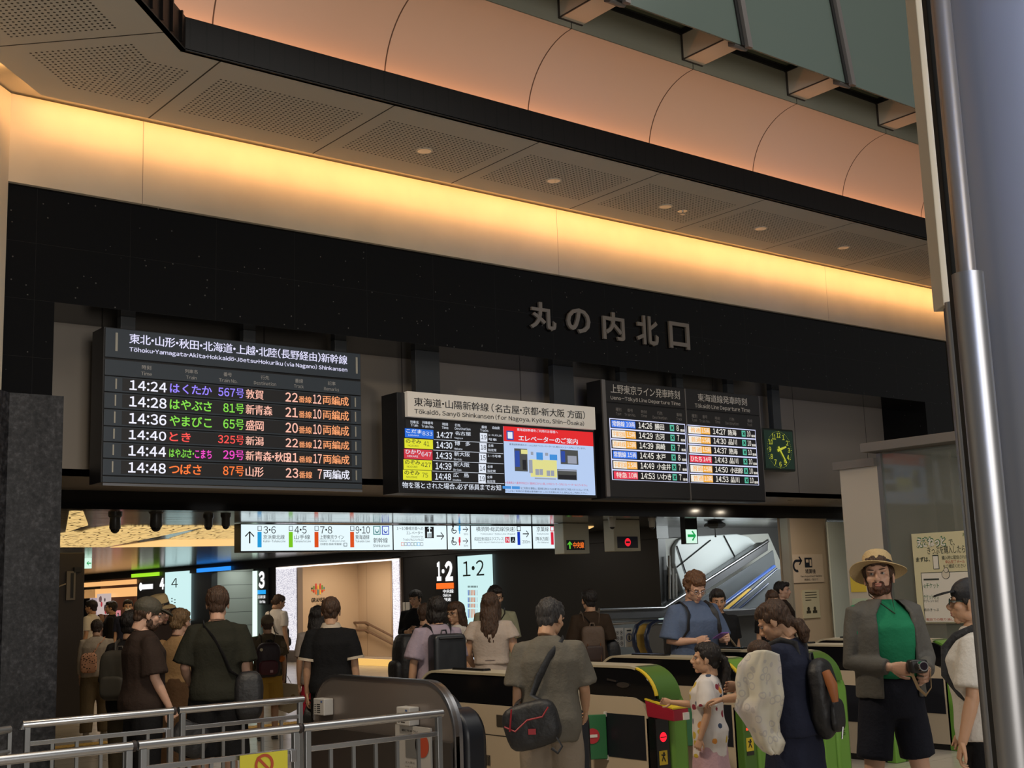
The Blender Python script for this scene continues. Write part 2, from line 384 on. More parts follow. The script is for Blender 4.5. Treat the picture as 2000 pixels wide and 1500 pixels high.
# ledge with beam stubs, olive panes and the leaning glass drum
b = MB(); b.box(3.4, X1, 8.575, 8.70, 7.205, 7.55); struct(b.build('trim_3', OLIVE), 'olive grey ledge above the curved cove')
b = MB(); b.box(3.4, X1, 8.55, 8.68, 7.55, 7.60); struct(b.build('trim_4', GAP))
b = MB(); b.box(3.4, X1, 7.98, 8.55, 7.62, 7.66); struct(b.build('window_1', OLIVEGLASS), 'olive glass panes over the beam stubs')
b = MB(); b.box(3.4, X1, 8.66, 8.8, 7.6, 12.5); struct(b.build('wall_upper', mat('upper_wall', (.14, .14, .10), .6)), 'dim olive wall behind the glass drum')
k = 0; beam0 = None
for i in range(1, 8):
    Xj = 4.31+1.735*i
    if beam0 is None:
        e = empty('bracket', (Xj-.0, 8.57, 7.27), None, None)
        b = MB(); b.box(Xj-.165, Xj+.135, 7.97, 8.575, 7.27, 7.545); b.build('cladding', BEAMC, e)
        b = MB(); b.box(Xj-.172, Xj-.160, 7.97, 8.575, 7.262, 7.274); b.box(Xj-.17, Xj+.14, 8.555, 8.575, 7.262, 7.27); b.box(Xj-.172, Xj-.165, 8.55, 8.575, 7.27, 7.545); b.build('edge_joint', mat('joint_brown', (.05, .04, .035), .6), e)
        b = MB(); b.box(Xj-.185, Xj-.165, 7.98, 8.575, 7.545, 7.60); b.build('gasket', GAP, e)
        b = MB(); b.prism([(Xj-.12, 7.97, 7.20), (Xj-.12, 7.90, 7.17), (Xj-.12, 7.875, 7.185), (Xj-.12, 7.89, 7.25), (Xj-.12, 7.97, 7.30)], (.2, 0, 0)); b.build('clamp', RIBM, e)
        beam0 = e; tag(e, None, 'beam bracket', 'brackets under the glass drum')
    else: e = copy_tree(beam0, (Xj, 8.57, 7.27))
    e['label'] = 'pale box-shaped bracket reaching out under the glass drum'
b = MB(); b.prism([(3.4, 7.865, 7.20), (X1, 7.865, 7.20), (X1, 8.49, 12.4), (3.4, 8.49, 12.4)], (0, .02, 0)); struct(b.build('window_2', GLASSUP, smooth=30), 'greenish glass drum leaning over the cove')
rib0 = None
for i in range(1, 8):
    Xj = 4.31+1.735*i
    if rib0 is None:
        e = empty('glazing_rib', (Xj, 7.84, 7.19), None, None, 'ribs of the glass drum')
        b = MB(); b.prism([(Xj-.0, 7.80, 7.17), (Xj+.07, 7.80, 7.17), (Xj+.07, 8.43, 12.4), (Xj-.0, 8.43, 12.4)], (0, .05, 0)); b.build('profile', RIBM, e)
        b = MB(); b.prism([(Xj-.045, 7.845, 7.19), (Xj-.0, 7.845, 7.19), (Xj-.0, 8.47, 12.4), (Xj-.045, 8.47, 12.4)], (0, .02, 0)); b.build('gasket', GAP, e)
        rib0 = e; e['category'] = 'window rib'
    else: e = copy_tree(rib0, (Xj, 7.84, 7.19))
    e['label'] = 'grey metal rib between panes of the glass drum'
# ------------------------------------------------------------------ downlights and sprinkler in the perforated panels
dl0 = None
for (X, lab) in ((6.95, 'round chrome downlight in the first lamp panel, its reflector mirroring the hall'), (8.68, 'round downlight in the second lamp panel from the bend'),
                 (10.43, 'round downlight sharing its panel with a sprinkler'), (12.15, 'round downlight in the fourth lamp panel from the bend'), (13.86, 'round downlight in the last lamp panel before the column')):
    if dl0 is None:
        e = empty('downlight', (X, 9.97, 6.2), lab, 'downlight', 'downlights in the perforated ceiling')
        b = MB(); b.lathe((X, 9.97, 6.2), [(.085, -.004), (.085, .0), (.07, .001), (.07, -.004)]); b.build('trim_ring', mat('white_ring', (.7, .66, .58), .4), e, smooth=30)
        b = MB(); b.loft([[Vector((X+r*math.cos(2*math.pi*j/24), 9.97+r*math.sin(2*math.pi*j/24), z)) for j in range(24)] for r, z in ((.070, 6.1945), (.055, 6.197), (.035, 6.1985), (.005, 6.1990))], True); b.build('reflector', CHROME, e, smooth=60)
        dl0 = e
    else: copy_tree(dl0, (X, 9.97, 6.2), lab)
e = empty('sprinkler', (10.74, 9.99, 6.2), 'small sprinkler head beside a downlight in the perforated ceiling', 'sprinkler')
b = MB(); b.lathe((10.74, 9.99, 6.2), [(.06, -.003), (.06, 0), (.02, .001)]); b.build('rose', CHROME, e, smooth=30)
b = MB(); b.cyl((10.74, 9.99, 6.2), (10.74, 9.99, 6.16), .012); b.cyl((10.74, 9.99, 6.162), (10.74, 9.99, 6.158), .03); b.build('nozzle', CHROME, e, smooth=30)
for i, xx in enumerate((1545, 1630)):
    q = at(xx, 977, Z=2.98)
    e = empty('spotlight', (q.x, q.y, 2.98), ('lit recessed spotlight under the taupe wall below the green clock', 'lit recessed spotlight under the taupe wall by the ticket office')[i], 'spotlight', 'spotlights above the opening')
    b = MB(); b.lathe((q.x, q.y, 2.98), [(.075, -.006), (.075, 0), (.055, 0), (.055, -.006)]); b.build('trim_ring', mat('white_ring', (.7, .66, .58), .4), e, smooth=30)
    b = MB(); b.cyl((q.x, q.y, 2.979), (q.x, q.y, 2.975), .056); b.build('lens', E('lamp_white', (255, 238, 215), 3), e)
    area('spotlight_lamp', (q.x, q.y, 2.96), (0, 0, -1), .1, .1, 9, (1, .86, .66))
# ------------------------------------------------------------------ metal column by the entrance
def vbar(name, xs, y, D, z0, z1, m, parent, depth=.05, off=0):
    a, c = at(xs[0], y, D=D), at(xs[1], y, D=D); rgt = Vector((RT.x, RT.y, 0)).normalized(); fw = Vector((_f.x, _f.y, 0)).normalized()
    b = MB(); b.obox(Vector((a.x, a.y, z0))+fw*off, rgt*(c-a).length, fw*depth, Vector((0, 0, z1-z0))); return b.build(name, m, parent, bevel=.004)
COLM = mat('column_paint', (.26, .27, .30), .36, metal=.3)
ce = at(1975, 900, D=4.6); R_ = .34; rgt = Vector((RT.x, RT.y, 0)).normalized(); fw = Vector((_f.x, _f.y, 0)).normalized()
def hor(x, D): q = at(x, 900, D=D); return Vector((q.x, q.y, 0))
ctr = hor(1957, 4.6)+rgt*R_+fw*.25
e = empty('column', (ctr.x, ctr.y, 0), 'tall grey metal column by the hall entrance', 'column'); e['kind'] = 'structure'
b = MB(); b.cyl((ctr.x, ctr.y, 0), (ctr.x, ctr.y, 9), R_, n=64); struct(b.build('column_shaft', COLM, e, smooth=40))
zj = zat(1935, 525, 4.5)
cc = hor(1925, 4.45); b = MB(); b.cyl((cc.x, cc.y, 0), (cc.x, cc.y, zj), .056, n=40); struct(b.build('column_sleeve', mat('satin_steel', (.30, .30, .31), .40, metal=.9), e, smooth=40))
cc = hor(1925, 4.5); b = MB(); b.cyl((cc.x, cc.y, zj), (cc.x, cc.y, 9), .033, n=32); struct(b.build('column_tube', mat('satin_beige', (.26, .24, .23), .35, metal=.6), e, smooth=40))
vbar('column_seam', (1893, 1903), 900, 4.6, 0, 9, GAP, e, .05)
zc = zat(1855, 585, 4.75)
vbar('column_panel', (1871, 1899), 900, 4.75, zc, 9, CREAM2, e, .12)
b = MB(); q = hor(1884, 4.7); b.cyl((q.x, q.y, 0), (q.x, q.y, zc), .02, n=20); q = hor(1893, 4.72); b.cyl((q.x, q.y, 0), (q.x, q.y, zc), .018, n=20); struct(b.build('column_rail', mat('satin_steel', (0, 0, 0)), e, smooth=40))
vbar('column_plate', (1880, 1897), 900, 4.76, 0, zc, STEELD, e, .06)
# ------------------------------------------------------------------ signs and boards over the opening
class Z:      # zoomed detail of the photograph -> boxes on a plane
    def __init__(s, pl, x0, y0, sc): s.pl, s.x0, s.y0, s.sc = pl, x0, y0, sc
    def uv(s, x, y): return s.pl.uv(s.x0+x/s.sc, s.y0+y/s.sc)
    def t(s, mb, body, x0, y0, x1, y1, **kw):
        a0, b1 = s.uv(x0, y0); a1, b0 = s.uv(x1, y1); txt(mb, s.pl, body, a0, b0, a1, b1, **kw)
    def r(s, mb, x0, y0, x1, y1, **kw):
        a0, b1 = s.uv(x0, y0); a1, b0 = s.uv(x1, y1); rect(mb, s.pl, a0, b0, a1, b1, **kw)
WHT = E('led_white', (240, 240, 255), 1.0); PRP = E('led_violet', (150, 130, 255)); GRN = E('led_green', (130, 220, 70)); REDL = E('led_red', (255, 80, 75))
PNK = E('led_pink', (245, 70, 200)); ORG = E('led_orange', (255, 120, 50)); AMB = E('led_amber', (255, 165, 110)); SALM = E('led_salmon', (255, 190, 170))
SCRB = E('screen_black', (10, 10, 16), .6); PRINT = mat('grey_print', (.45, .45, .46), .5); WPRINT = mat('white_print', (.62, .58, .54), .5)
DGREY = mat('board_grey', (.046, .060, .080), .35); DGREY2 = mat('board_edge', (.012, .012, .014), .4); TICK = mat('pale_bar', (.36, .35, .31), .4)
# --- granite lettering
pl = FRONT(11.05)
for ch, (x0, y0, x1, y1) in zip('丸の内北口', ((1030, 588, 1083, 648), (1102, 600, 1150, 655), (1172, 608, 1217, 668), (1238, 615, 1283, 677), (1302, 628, 1344, 685))):
    b = MB(); a0, b1 = pl.uv(x0, y0); a1, b0 = pl.uv(x1, y1); txt(b, pl, ch, a0, b0, a1, b1, bold=.022, d=.028)
    o = b.build('raised_letter', mat('letter_metal', (.30, .27, .245), .35, metal=.6))
    so = o.modifiers.new('depth', 'SOLIDIFY'); so.thickness = .028; so.offset = 0
    tag(o, {'丸': 'raised metal character with a crossing hook, first of five on the granite', 'の': 'raised metal character shaped like a round loop on the granite', '内': 'raised metal character shaped like an open box with legs on the granite',
            '北': 'raised metal character of two mirrored strokes on the granite', '口': 'raised metal character shaped like a plain square on the granite'}[ch], 'letter', 'raised station name letters')
# --- hangers between lintel and boards
ZB1 = 4.302
for (x, wpx, yb, zb, lab) in ((247, 26, 11.32, ZB1, 'dark hanger over the rainbow lettered board, beside the station pillar end'), (485, 22, 11.32, ZB1, 'dark hanger over the middle of the rainbow lettered board'), (663, 22, 11.32, ZB1, 'dark hanger over the far end of the rainbow lettered board'),
                            (832, 48, 11.36, 3.925, 'wide grey hanger post over the first end of the white headed board'), (1096, 44, 11.36, 3.925, 'wide grey hanger post over the second end of the white headed board'),
                            (1213, 16, 11.32, 4.288, 'slim hanger over the first half of the twin timetable board'), (1322, 16, 11.32, 4.288, 'slim hanger over the seam of the twin timetable board'), (1420, 16, 11.32, 4.288, 'slim hanger over the second half of the twin timetable board'), (1507, 20, 11.38, 3.87, 'dark pole carrying the green clock')):
    q = at(x, 700, Y=yb); hw = wpx/2*.0056*(1+ (x-250)/2600)
    b = MB(); b.box(q.x-hw, q.x+hw, yb-.03, yb+.06, zb, 4.44)
    tag(b.build('sign_hanger', mat('hanger_grey', (.035, .038, .042), .4), bevel=.003), lab, 'sign hanger', 'hangers of the boards')
# --- board one
YB = 11.20; pl = FRONT(YB); z = Z(pl, 180, 620, 3.704)
def board(name, label, x0, x1, z0, z1, depth, m_body, cat='departure board', group=None):
    e = empty(name, ((x0+x1)/2, YB+depth/2, z0), label, cat, group)
    b = MB(); b.box(x0, x1, YB+.004, YB+depth, z0, z1); b.build('housing', m_body, e, bevel=.004); return e
X0, X1b = 4.13, 6.915; e = board('departure_board', 'dark board of rainbow coloured train times, first in the row over the opening', X0, X1b, 2.845, 4.30, .30, DGREY2, group='departure boards')
def zr(y): return z.uv(82, y)[1]
levels = [(70, 280), (300, 415)]
b = MB()
zz = [z.uv(78, y)[1] for y in (72, 283, 300, 415, 423, 533, 541, 655, 663, 780, 788, 895, 903, 1015, 1025, 1140, 1150, 1192, 1198, 1203)]
bands = [(0, 1), (2, 3), (4, 5), (6, 7), (8, 9), (10, 11), (12, 13), (14, 15), (16, 17)]
parts = []
for n_, (i, j) in enumerate(bands):
    b = MB(); b.box(X0+.012, X1b-.012, YB-.012, YB+.004, zz[j], zz[i]); parts.append(b.build('header_panel' if n_ == 0 else 'column_headings' if n_ == 1 else 'row_panel' if n_ < 8 else 'base_panel', DGREY, e, bevel=.003))
b = MB(); b.box(X0+.012, X1b-.012, YB-.014, YB+.004, zz[17]-.03, zz[17]-.008); b.build('bottom_rail', STEEL, e)
b = MB(); z.t(b, '東北･山形･秋田･北海道･上越･北陸(長野経由)新幹線', 265, 115, 1840, 345, bold=.012, d=.016); z.t(b, 'Tōhoku·Yamagata·Akita·Hokkaidō·Jōetsu·Hokuriku (via Nagano) Shinkansen', 265, 212, 1840, 403, bold=.012, d=.016)
b.build('lettering', E('header_white', (228, 226, 255), 1.0), parts[0])
b = MB()
for s, x0, y0, x1, y1 in (('時刻', 355, 345, 422, 382), ('Time', 350, 392, 427, 425), ('列車名', 667, 375, 757, 410), ('Train', 675, 420, 750, 452), ('番号', 945, 398, 1005, 432), ('Train No.', 912, 440, 1045, 477), ('行先', 1215, 420, 1275, 455), ('Destination', 1165, 460, 1325, 498), ('番線', 1462, 443, 1520, 478), ('Track', 1455, 483, 1525, 515), ('記事', 1700, 463, 1755, 495), ('Remarks', 1672, 503, 1780, 537)):
    z.t(b, s, x0, y0, x1, y1, d=.016)
b.build('lettering', PRINT, parts[1])
Xt = [z.uv(x, 700)[0] for x in (212, 262, 532, 555, 860, 905, 1092, 1098, 1500, 1392, 1482, 1487, 1582, 1592, 1652, 1662, 1850, 1868)]
rows = [('14:24', 'はくたか', PRP, '567号', '敦賀', '22', '12', '両編成'), ('14:28', 'はやぶさ', GRN, '81号', '新青森', '21', '10', '両編成'), ('14:36', 'やまびこ', GRN, '65号', '盛岡', '20', '10', '両編成'),
        ('14:40', 'とき', REDL, '325号', '新潟', '22', '12', '両編成'), ('14:44', 'はやぶさ･こまち', PNK, '29号', '新青森・秋田', '21', '17', '両編成'), ('14:48', 'つばさ', ORG, '87号', '山形', '23', '7', '両編成')]
for n_, (tm, nm, mc, no, ds, tr, ca, sf) in enumerate(rows):
    zt, zb = zz[4+2*n_], zz[5+2*n_]; c0, c1 = zb+.016, zt-.008; m0, m1 = c0+.012, c1-.012; hh = c1-c0
    b = MB(); rect(b, pl, Xt[0], c0, Xt[17], c1, d=.0145); scr = b.build('display', SCRB, parts[2+n_])
    b = MB(); b.k = 0
    txt(b, pl, tm, Xt[1], m0, Xt[2], m1, 0, .018, .018)
    nmw = (Xt[4]-Xt[3])*{4: 1, 2: .5, 3: .76}.get(len(nm), 1)
    if '･' in nm:
        mid = Xt[3]+(Xt[4]-Xt[3])*.58; txt(b, pl, 'はやぶさ･', Xt[3], m0, mid, m1-.01, 3, .016, .018); txt(b, pl, 'こまち', mid+.01, m0, Xt[4], m1-.01, 1, .016, .018)
    else: txt(b, pl, nm, Xt[3], m0, Xt[3]+nmw, m1, 1, .016, .018)
    nw = (Xt[6]-Xt[5])*(1 if len(no) > 3 else .8); txt(b, pl, no, Xt[6]-nw, m0, Xt[6], m1, 1, .014, .018)
    dw = .098*len(ds); dw = min(dw, Xt[8]-Xt[7]-.12); txt(b, pl, ds, Xt[7]+.01, m0, Xt[7]+.01+dw, m1, 2, .016, .018)
    txt(b, pl, tr, Xt[9], m0, Xt[10], m1, 2, .014, .018); txt(b, pl, '番線', Xt[11], m0, Xt[12], m0+(m1-m0)*.72, 4, .012, .018)
    cw = Xt[14]-Xt[13]; txt(b, pl, ca, Xt[13] if len(ca) > 1 else Xt[13]+cw*.5, m0, Xt[14], m1, 2, .014, .018); txt(b, pl, sf, Xt[15], m0, Xt[16], m1, 4 if n_ < 5 else 0, .014, .018)
    b.build('lettering', [WHT, mc, SALM, GRN, AMB], scr)
    b = MB()
    for xa in (z.uv(158-3*n_, 800)[0], z.uv(1897, 800)[0]): b.box(xa, xa+.014, YB-.016, YB-.011, c0+.01, c1-.01)
    b.build('marker_bar', TICK, parts[2+n_])
b = MB()
for xa in (z.uv(164, 180)[0], z.uv(1902, 350)[0]): b.box(xa, xa+.022, YB-.017, YB-.011, zz[1]+.06, zz[0]-.04)
b.build('marker_bar', TICK, parts[0])
# --- board two: white headed
z = Z(pl, 770, 740, 5.0); x0, zt = z.uv(103, 125); x1, _ = z.uv(1933, 290); _, zh = z.uv(97, 370); _, zb = z.uv(80, 1085)
e = board('departure_board', 'board with a white header, coloured train boxes and a red and pale blue notice', x0-.10, x1+.02, zb-.03, zt-.01, .32, DGREY2, group='departure boards')
b = MB(); b.box(x0, x1, YB-.05, YB+.02, zh, zt); hp = b.build('header_panel', mat('header_cream', (.60, .55, .48), .45, emit=.17, ecol=(1, .92, .80)), e, bevel=.003)
z.pl = FRONT(YB-.05); b = MB(); z.t(b, '東海道・山陽新幹線 (名古屋・京都・新大阪 方面)', 190, 178, 1862, 395, bold=.004); z.t(b, 'Tōkaidō, Sanyō Shinkansen (for Nagoya, Kyōto, Shin-Ōsaka)', 195, 285, 1853, 470, bold=.008)
b.build('lettering', mat('ink_black', (.012, .012, .013), .5), hp)
z.pl = pl; xm = z.uv(1062, 470)[0]; zs = z.uv(104, 392)[1]
b = MB(); rect(b, pl, x0, zb, xm, zs, d=.0); led = b.build('display', SCRB, e)
b = MB()
for s, q in (('列車名', (155, 405, 235, 440)), ('Train', (160, 437, 230, 468)), ('列車番号', (272, 412, 378, 447)), ('Train No.', (265, 447, 385, 482)), ('時刻', (468, 427, 523, 460)), ('Time', (463, 460, 527, 492)), ('行先', (590, 437, 645, 470)), ('Destination', (590, 470, 743, 505)), ('番線', (850, 455, 903, 487)), ('Tracks', (838, 487, 917, 518)), ('自由席', (957, 462, 1028, 495))): z.t(b, s, *q, d=.003)
tb = [(482, 570), (580, 672), (682, 775), (785, 877), (887, 978)]
data = [('こだま', 'KODAMA', '833', '14:27', '名古屋', 'Nagoya', '19', '1-6,15,16', '号車', 0), ('のぞみ', 'NOZOMI', '41', '14:30', '博　多', 'Hakata', '18', '全車', '指定席', 1), ('ひかり', 'HIKARI', '647', '14:33', '新大阪', 'Shin-Osaka', '15', '1-5号車', '', 2), ('のぞみ', 'NOZOMI', '427', '14:39', '新大阪', 'Shin-Osaka', '14', '全車', '指定席', 1), ('のぞみ', 'NOZOMI', '75', '14:48', '広　島', 'Hiroshima', '19', '全車', '指定席', 1)]
LB = [E('lcd_blue', (28, 105, 215)), E('lcd_yellow', (222, 222, 40)), E('lcd_red', (205, 50, 65))]; INK = E('lcd_ink', (20, 22, 30), .8); LW = E('lcd_white', (225, 232, 245))
boxes = MB()
for (ya, yb_), (nm, en, no, tm, ds, de, tr, s1, s2, c) in zip(tb, data):
    k = (ya-482)/405.; dx = -18*k; h = yb_-ya
    z.r(boxes, 103+dx, ya, 382+dx, yb_+16, k=c, d=.003); ik = 3 if c == 1 else 4
    z.t(boxes, nm, 115+dx, ya+6, 265+dx, ya+.60*h, k=ik, d=.005, bold=.01); z.t(boxes, en, 135+dx, ya+.68*h, 240+dx, ya+.92*h, k=ik, d=.005)
    z.t(boxes, no, (272 if len(no) > 2 else 288)+dx, ya+30, (370 if len(no) > 2 else 345)+dx, ya+.85*h, k=ik, d=.005)
    z.t(b, tm, 413+dx*.9, ya+32, 570+dx*.9, ya+h+12, d=.003, bold=.018); z.t(b, ds, 592+dx, ya+28, 747+dx, ya+.85*h, d=.003); z.t(b, de, 588+dx, ya+.98*h, 668+dx, ya+1.25*h, d=.003)
    z.r(boxes, 836+dx*.9, ya+45, 908+dx*.9, ya+h+45, k=4, d=.003); z.t(boxes, tr, 845+dx*.9, ya+63, 899+dx*.9, ya+h+22, k=3, d=.005, bold=.01)
    z.t(b, s1, 918+dx*.8, ya+57, (1048 if len(s1) > 4 else 972)+dx*.8, ya+.95*h, d=.003)
    if s2: z.t(b, s2, 918+dx*.8, ya+h+8, 1000+dx*.8, ya+1.42*h, d=.003)
    a_, b_ = z.uv(385+dx, yb_+21); rect(b, pl, a_, b_-.004, xm-.01, b_, d=.002)
z.t(b, '物を落とされた場合、必ず係員までお知', 77, 1005, 1042, 1092, d=.003, bold=.004)
b.build('lettering', LW, led); boxes.build('train_box', LB+[INK, LW], led)
bs = MB(); rect(bs, pl, xm+.004, zb, x1-.01, z.uv(1068, 462)[1], d=.0); scr = bs.build('notice_screen', E('lcd_paleblue', (185, 208, 245), .95), e)
b = MB(); zr1 = z.uv(1068, 607)[1]
rect(b, pl, xm+.004, zr1, x1-.01, z.uv(1068, 462)[1], k=0, d=.003)
z.t(b, '東海道新幹線をご利用のお客様へ', 1195, 480, 1595, 535, k=1, d=.005); z.t(b, 'エレベーターのご案内', 1210, 548, 1790, 640, k=1, d=.005, bold=.014)
z.r(b, 1093, 505, 1166, 600, k=2, d=.004); z.r(b, 1105, 518, 1153, 585, k=1, d=.006)
z.t(b, '東海道新幹線のホームに向かうエレベーターは、南口コンコース内にございます。', 1120, 628, 1868, 690, k=3, d=.004)
for q in ((1170, 678, 1303, 905), (1620, 690, 1797, 840), (1590, 880, 1783, 990)): z.r(b, *q, k=4, d=.004)
for q, k_ in (((1175, 700, 1225, 860), 2), ((1235, 690, 1300, 735), 6), ((1250, 790, 1290, 890), 3), ((1625, 705, 1668, 815), 2), ((1690, 750, 1780, 830), 7), ((1600, 935, 1775, 985), 3), ((1592, 885, 1780, 905), 7)): z.r(b, *q, k=k_, d=.006)
for q, k_ in (((1325, 785, 1590, 965), 6), ((1385, 717, 1450, 800), 5), ((1515, 738, 1590, 795), 5), ((1330, 712, 1355, 745), 7), ((1470, 722, 1500, 752), 7), ((1375, 880, 1412, 940), 7), ((1415, 880, 1450, 940), 7), ((1485, 895, 1520, 950), 7), ((1525, 895, 1560, 950), 7), ((1370, 965, 1575, 985), 7), ((1310, 790, 1350, 920), 7)): z.r(b, *q, k=k_, d=.005 if k_ != 7 else .0065)
z.t(b, '※各乗車口・八重洲中央北口・八重洲北口から入場した中央コンコース内にエレベーターはございません。', 1080, 1000, 1885, 1050, k=8, d=.004)
z.r(b, 1057, 1045, 1140, 1075, k=5, d=.004); z.r(b, 1148, 1048, 1225, 1078, k=5, d=.004)
z.t(b, 'をご利用のお客様は、八重洲南口改札またはお乗り換え改札をご利用いただくとスムーズです。', 1232, 1055, 1898, 1098, k=3, d=.004)
z.t(b, '※きっぷをご利用のお客様は券売機できっぷに引き換えのうえ、改札口をご利用ください。', 1058, 1083, 1885, 1125, k=3, d=.004)
b.build('notice', [E('lcd_scarlet', (225, 30, 35)), LW, E('lcd_navy', (35, 70, 160)), INK, E('lcd_photo', (70, 72, 70)), E('lcd_azure', (60, 140, 215)), E('lcd_cream', (222, 218, 140)), E('lcd_greyblue', (150, 155, 170)), E('lcd_crimson', (210, 60, 80))], scr)
# --- board three: twin timetable
z = Z(pl, 1150, 720, 4.762); x0, zt = z.uv(115, 100); x1, _ = z.uv(1578, 255); xm = z.uv(893, 300)[0]; zb = z.uv(160, 1190)[1]; zh = z.uv(150, 312)[1]
e = board('departure_board', 'twin timetable board with white framed rows, hung beside the green clock', x0, x1, zb-.02, zt, .28, DGREY2, group='departure boards')
b = MB(); b.box(x0-.003, x0+.055, YB-.012, YB+.01, zb, zt); b.box(xm-.008, xm+.008, YB-.014, YB+.01, zb-.02, zt-.01); b.box(x1-.01, x1, YB-.012, YB+.01, zb, zt-.005); b.build('frame_strip', mat('frame_alu', (.30, .28, .27), .35, metal=.7), e)
PANEL = mat('board_slate', (.022, .021, .022), .4); pn = []
for xa, xb in ((x0+.06, xm-.01), (xm+.01, x1-.012)):
    b = MB(); b.box(xa, xb, YB-.008, YB+.01, zh+.008, zt-.008); h_ = b.build('header_panel', PANEL, e, bevel=.002)
    b = MB(); b.box(xa, xb, YB-.008, YB+.01, zb, zh-.008); pn.append((h_, b.build('timetable_panel', PANEL, e, bevel=.002)))
for (h_, p_), tl in zip(pn, ((('上野東京ライン発車時刻', 195, 142, 842, 288), ('Ueno-Tōkyō Line Departure Time', 197, 250, 848, 355)), (('東海道線発車時刻', 1005, 230, 1467, 347), ('Tōkaidō Line Departure Time', 980, 322, 1495, 418)))):
    b = MB(); [z.t(b, *q, d=.011, bold=.006) for q in tl]; b.build('lettering', WPRINT, h_)
for (h_, p_), tl in zip(pn, ((('種別', 243, 362, 297, 400), ('Type', 245, 405, 297, 440), ('番号', 352, 372, 405, 408), ('Train No.', 325, 412, 432, 448), ('時刻', 480, 385, 533, 420), ('Time', 480, 422, 535, 455), ('行先', 628, 397, 680, 433), ('Destination', 588, 437, 722, 477), ('番線', 808, 412, 860, 447), ('Track', 808, 452, 862, 485)),
                              (('種別', 950, 422, 1002, 460), ('Type', 952, 465, 1002, 500), ('番号', 1050, 432, 1098, 468), ('Train No.', 1022, 472, 1122, 507), ('時刻', 1167, 445, 1215, 480), ('Time', 1167, 480, 1217, 513), ('行先', 1302, 455, 1348, 490), ('Destination', 1265, 492, 1388, 530), ('番線', 1468, 470, 1515, 503), ('Track', 1467, 508, 1515, 538)))):
    b = MB(); [z.t(b, *q, d=.011) for q in tl]; b.build('lettering', mat('dim_print', (.28, .26, .25), .5), p_)
LF = E('frame_white', (215, 220, 255)); CB = [E('cell_blue', (60, 120, 235)), E('cell_orange', (245, 175, 70)), E('cell_red', (230, 60, 85))]; CELLW = E('cell_white', (240, 235, 225)); CG = E('cell_green', (90, 200, 170), .8)
T1 = [('常磐線', '10両', '14:26', '勝田', '8', 0), ('宇都宮線', '15両', '14:29', '古河', '7', 1), ('高崎線', '15両', '14:39', '高崎', '7', 1), ('常磐線', '15両', '14:45', '水戸', '8', 0), ('宇都宮線', '15両', '14:49', '小金井', '7', 1), ('特急', '10両', '14:53', 'いわき', '7', 2)]
T2_ = [('普通', '15両', '14:27', '熱海', '10', 1), ('普通', '15両', '14:30', '品川', '10', 1), ('普通', '15両', '14:37', '熱海', '10', 1), ('ひたち', '14号', '14:43', '品川', '10', 2), ('普通', '15両', '14:50', '小田原', '10', 1), ('普通', '10両', '14:53', '品川', '10', 1)]
for (h_, p_), tbl, (xa, ya, xb, yb_, xc, yc) in zip(pn, (T1, T2_), ((185, 460, 888, 520, 197, 1030), (900, 520, 1543, 570, 915, 1058))):
    ax, az = z.uv(xa, ya); bx_, bz = z.uv(xb, yb_); cx, cz = z.uv(xc, yc); zt_ = az; zb_ = cz-.005; wx = bx_-ax; rh = (zt_-zb_)/6
    b = MB(); rect(b, pl, ax, zb_, bx_, zt_, d=.012); fr = b.build('row_frame', LF, p_)
    c = MB()
    for n_, (ty, ca, tm, ds, tr, ck) in enumerate(tbl):
        r1 = zt_-rh*n_-.012; r0 = zt_-rh*(n_+1)+.006; h = r1-r0
        X = lambda f: ax+wx*f
        rect(c, pl, ax+.012, r0, bx_-.012, r1, k=0, d=.0145); rect(c, pl, X(.022), r0+.010, X(.325), r1-.010, k=1+ck, d=.0165)
        if ck == 1: rect(c, pl, X(.022), r0+.010, X(.19), r1-.010, k=4, d=.0175)
        txt(c, pl, ty, X(.05 if len(ty) < 3 else .03), r0+.022, X(.185), r1-.020, 1+ck if ck == 1 else 4, .012, .019); txt(c, pl, ca, X(.205), r0+.024, X(.315), r1-.022, 4, .012, .019)
        txt(c, pl, tm, X(.365), r0+.02, X(.545), r1-.014, 4, .012, .019); txt(c, pl, ds, X(.58), r0+.018, X(.58+.062*max(2, len(ds))), r1-.014, 4, .008, .019)
        rect(c, pl, X(.787), r0+.016, X(.842), r1-.014, k=5, d=.0165); txt(c, pl, '×', X(.797), r0+.030, X(.832), r1-.028, 0, .03, .019)
        txt(c, pl, tr, X(.875 if len(tr) < 2 else .862), r0+.02, X(.905 if len(tr) < 2 else .915), r1-.014, 4, .01, .019); txt(c, pl, '番線', X(.925), r0+.016, X(.985), r0+h*.45, 4, .006, .019)
    c.build('timetable_rows', [SCRB]+CB+[CELLW, CG], fr)
# --- clock
pl = FRONT(11.30); x0, zt = pl.uv(1488, 835); x1, zb = pl.uv(1555, 921); cx, cz = (x0+x1)/2, (zt+zb)/2
e = empty('clock', (cx, 11.4, zb), 'square green faced clock showing about twenty-four past two', 'clock')
CG1 = mat('clock_case', (.012, .02, .014), .35); CF = mat('clock_face', (.010, .055, .028), .12, coat=.5); CY = E('clock_yellow', (205, 205, 60), .75)
b = MB(); b.box(x0, x1, 11.302, 11.46, zb, zt); b.build('case', CG1, e, bevel=.015)
b = MB(); rect(b, pl, x0+.03, zb+.03, x1-.03, zt-.03, d=.003); fc = b.build('face', CF, e)
b = MB(); R_ = min(x1-x0, zt-zb)*.40
for h in range(1, 13):
    a = math.pi/2-h*math.pi/6; q = (cx+R_*.86*math.cos(a), cz+R_*.86*math.sin(a)); w_ = .024 if h < 10 else .040
    txt(b, pl, str(h), q[0]-w_, q[1]-.035, q[0]+w_, q[1]+.035, 0, .012, .006)
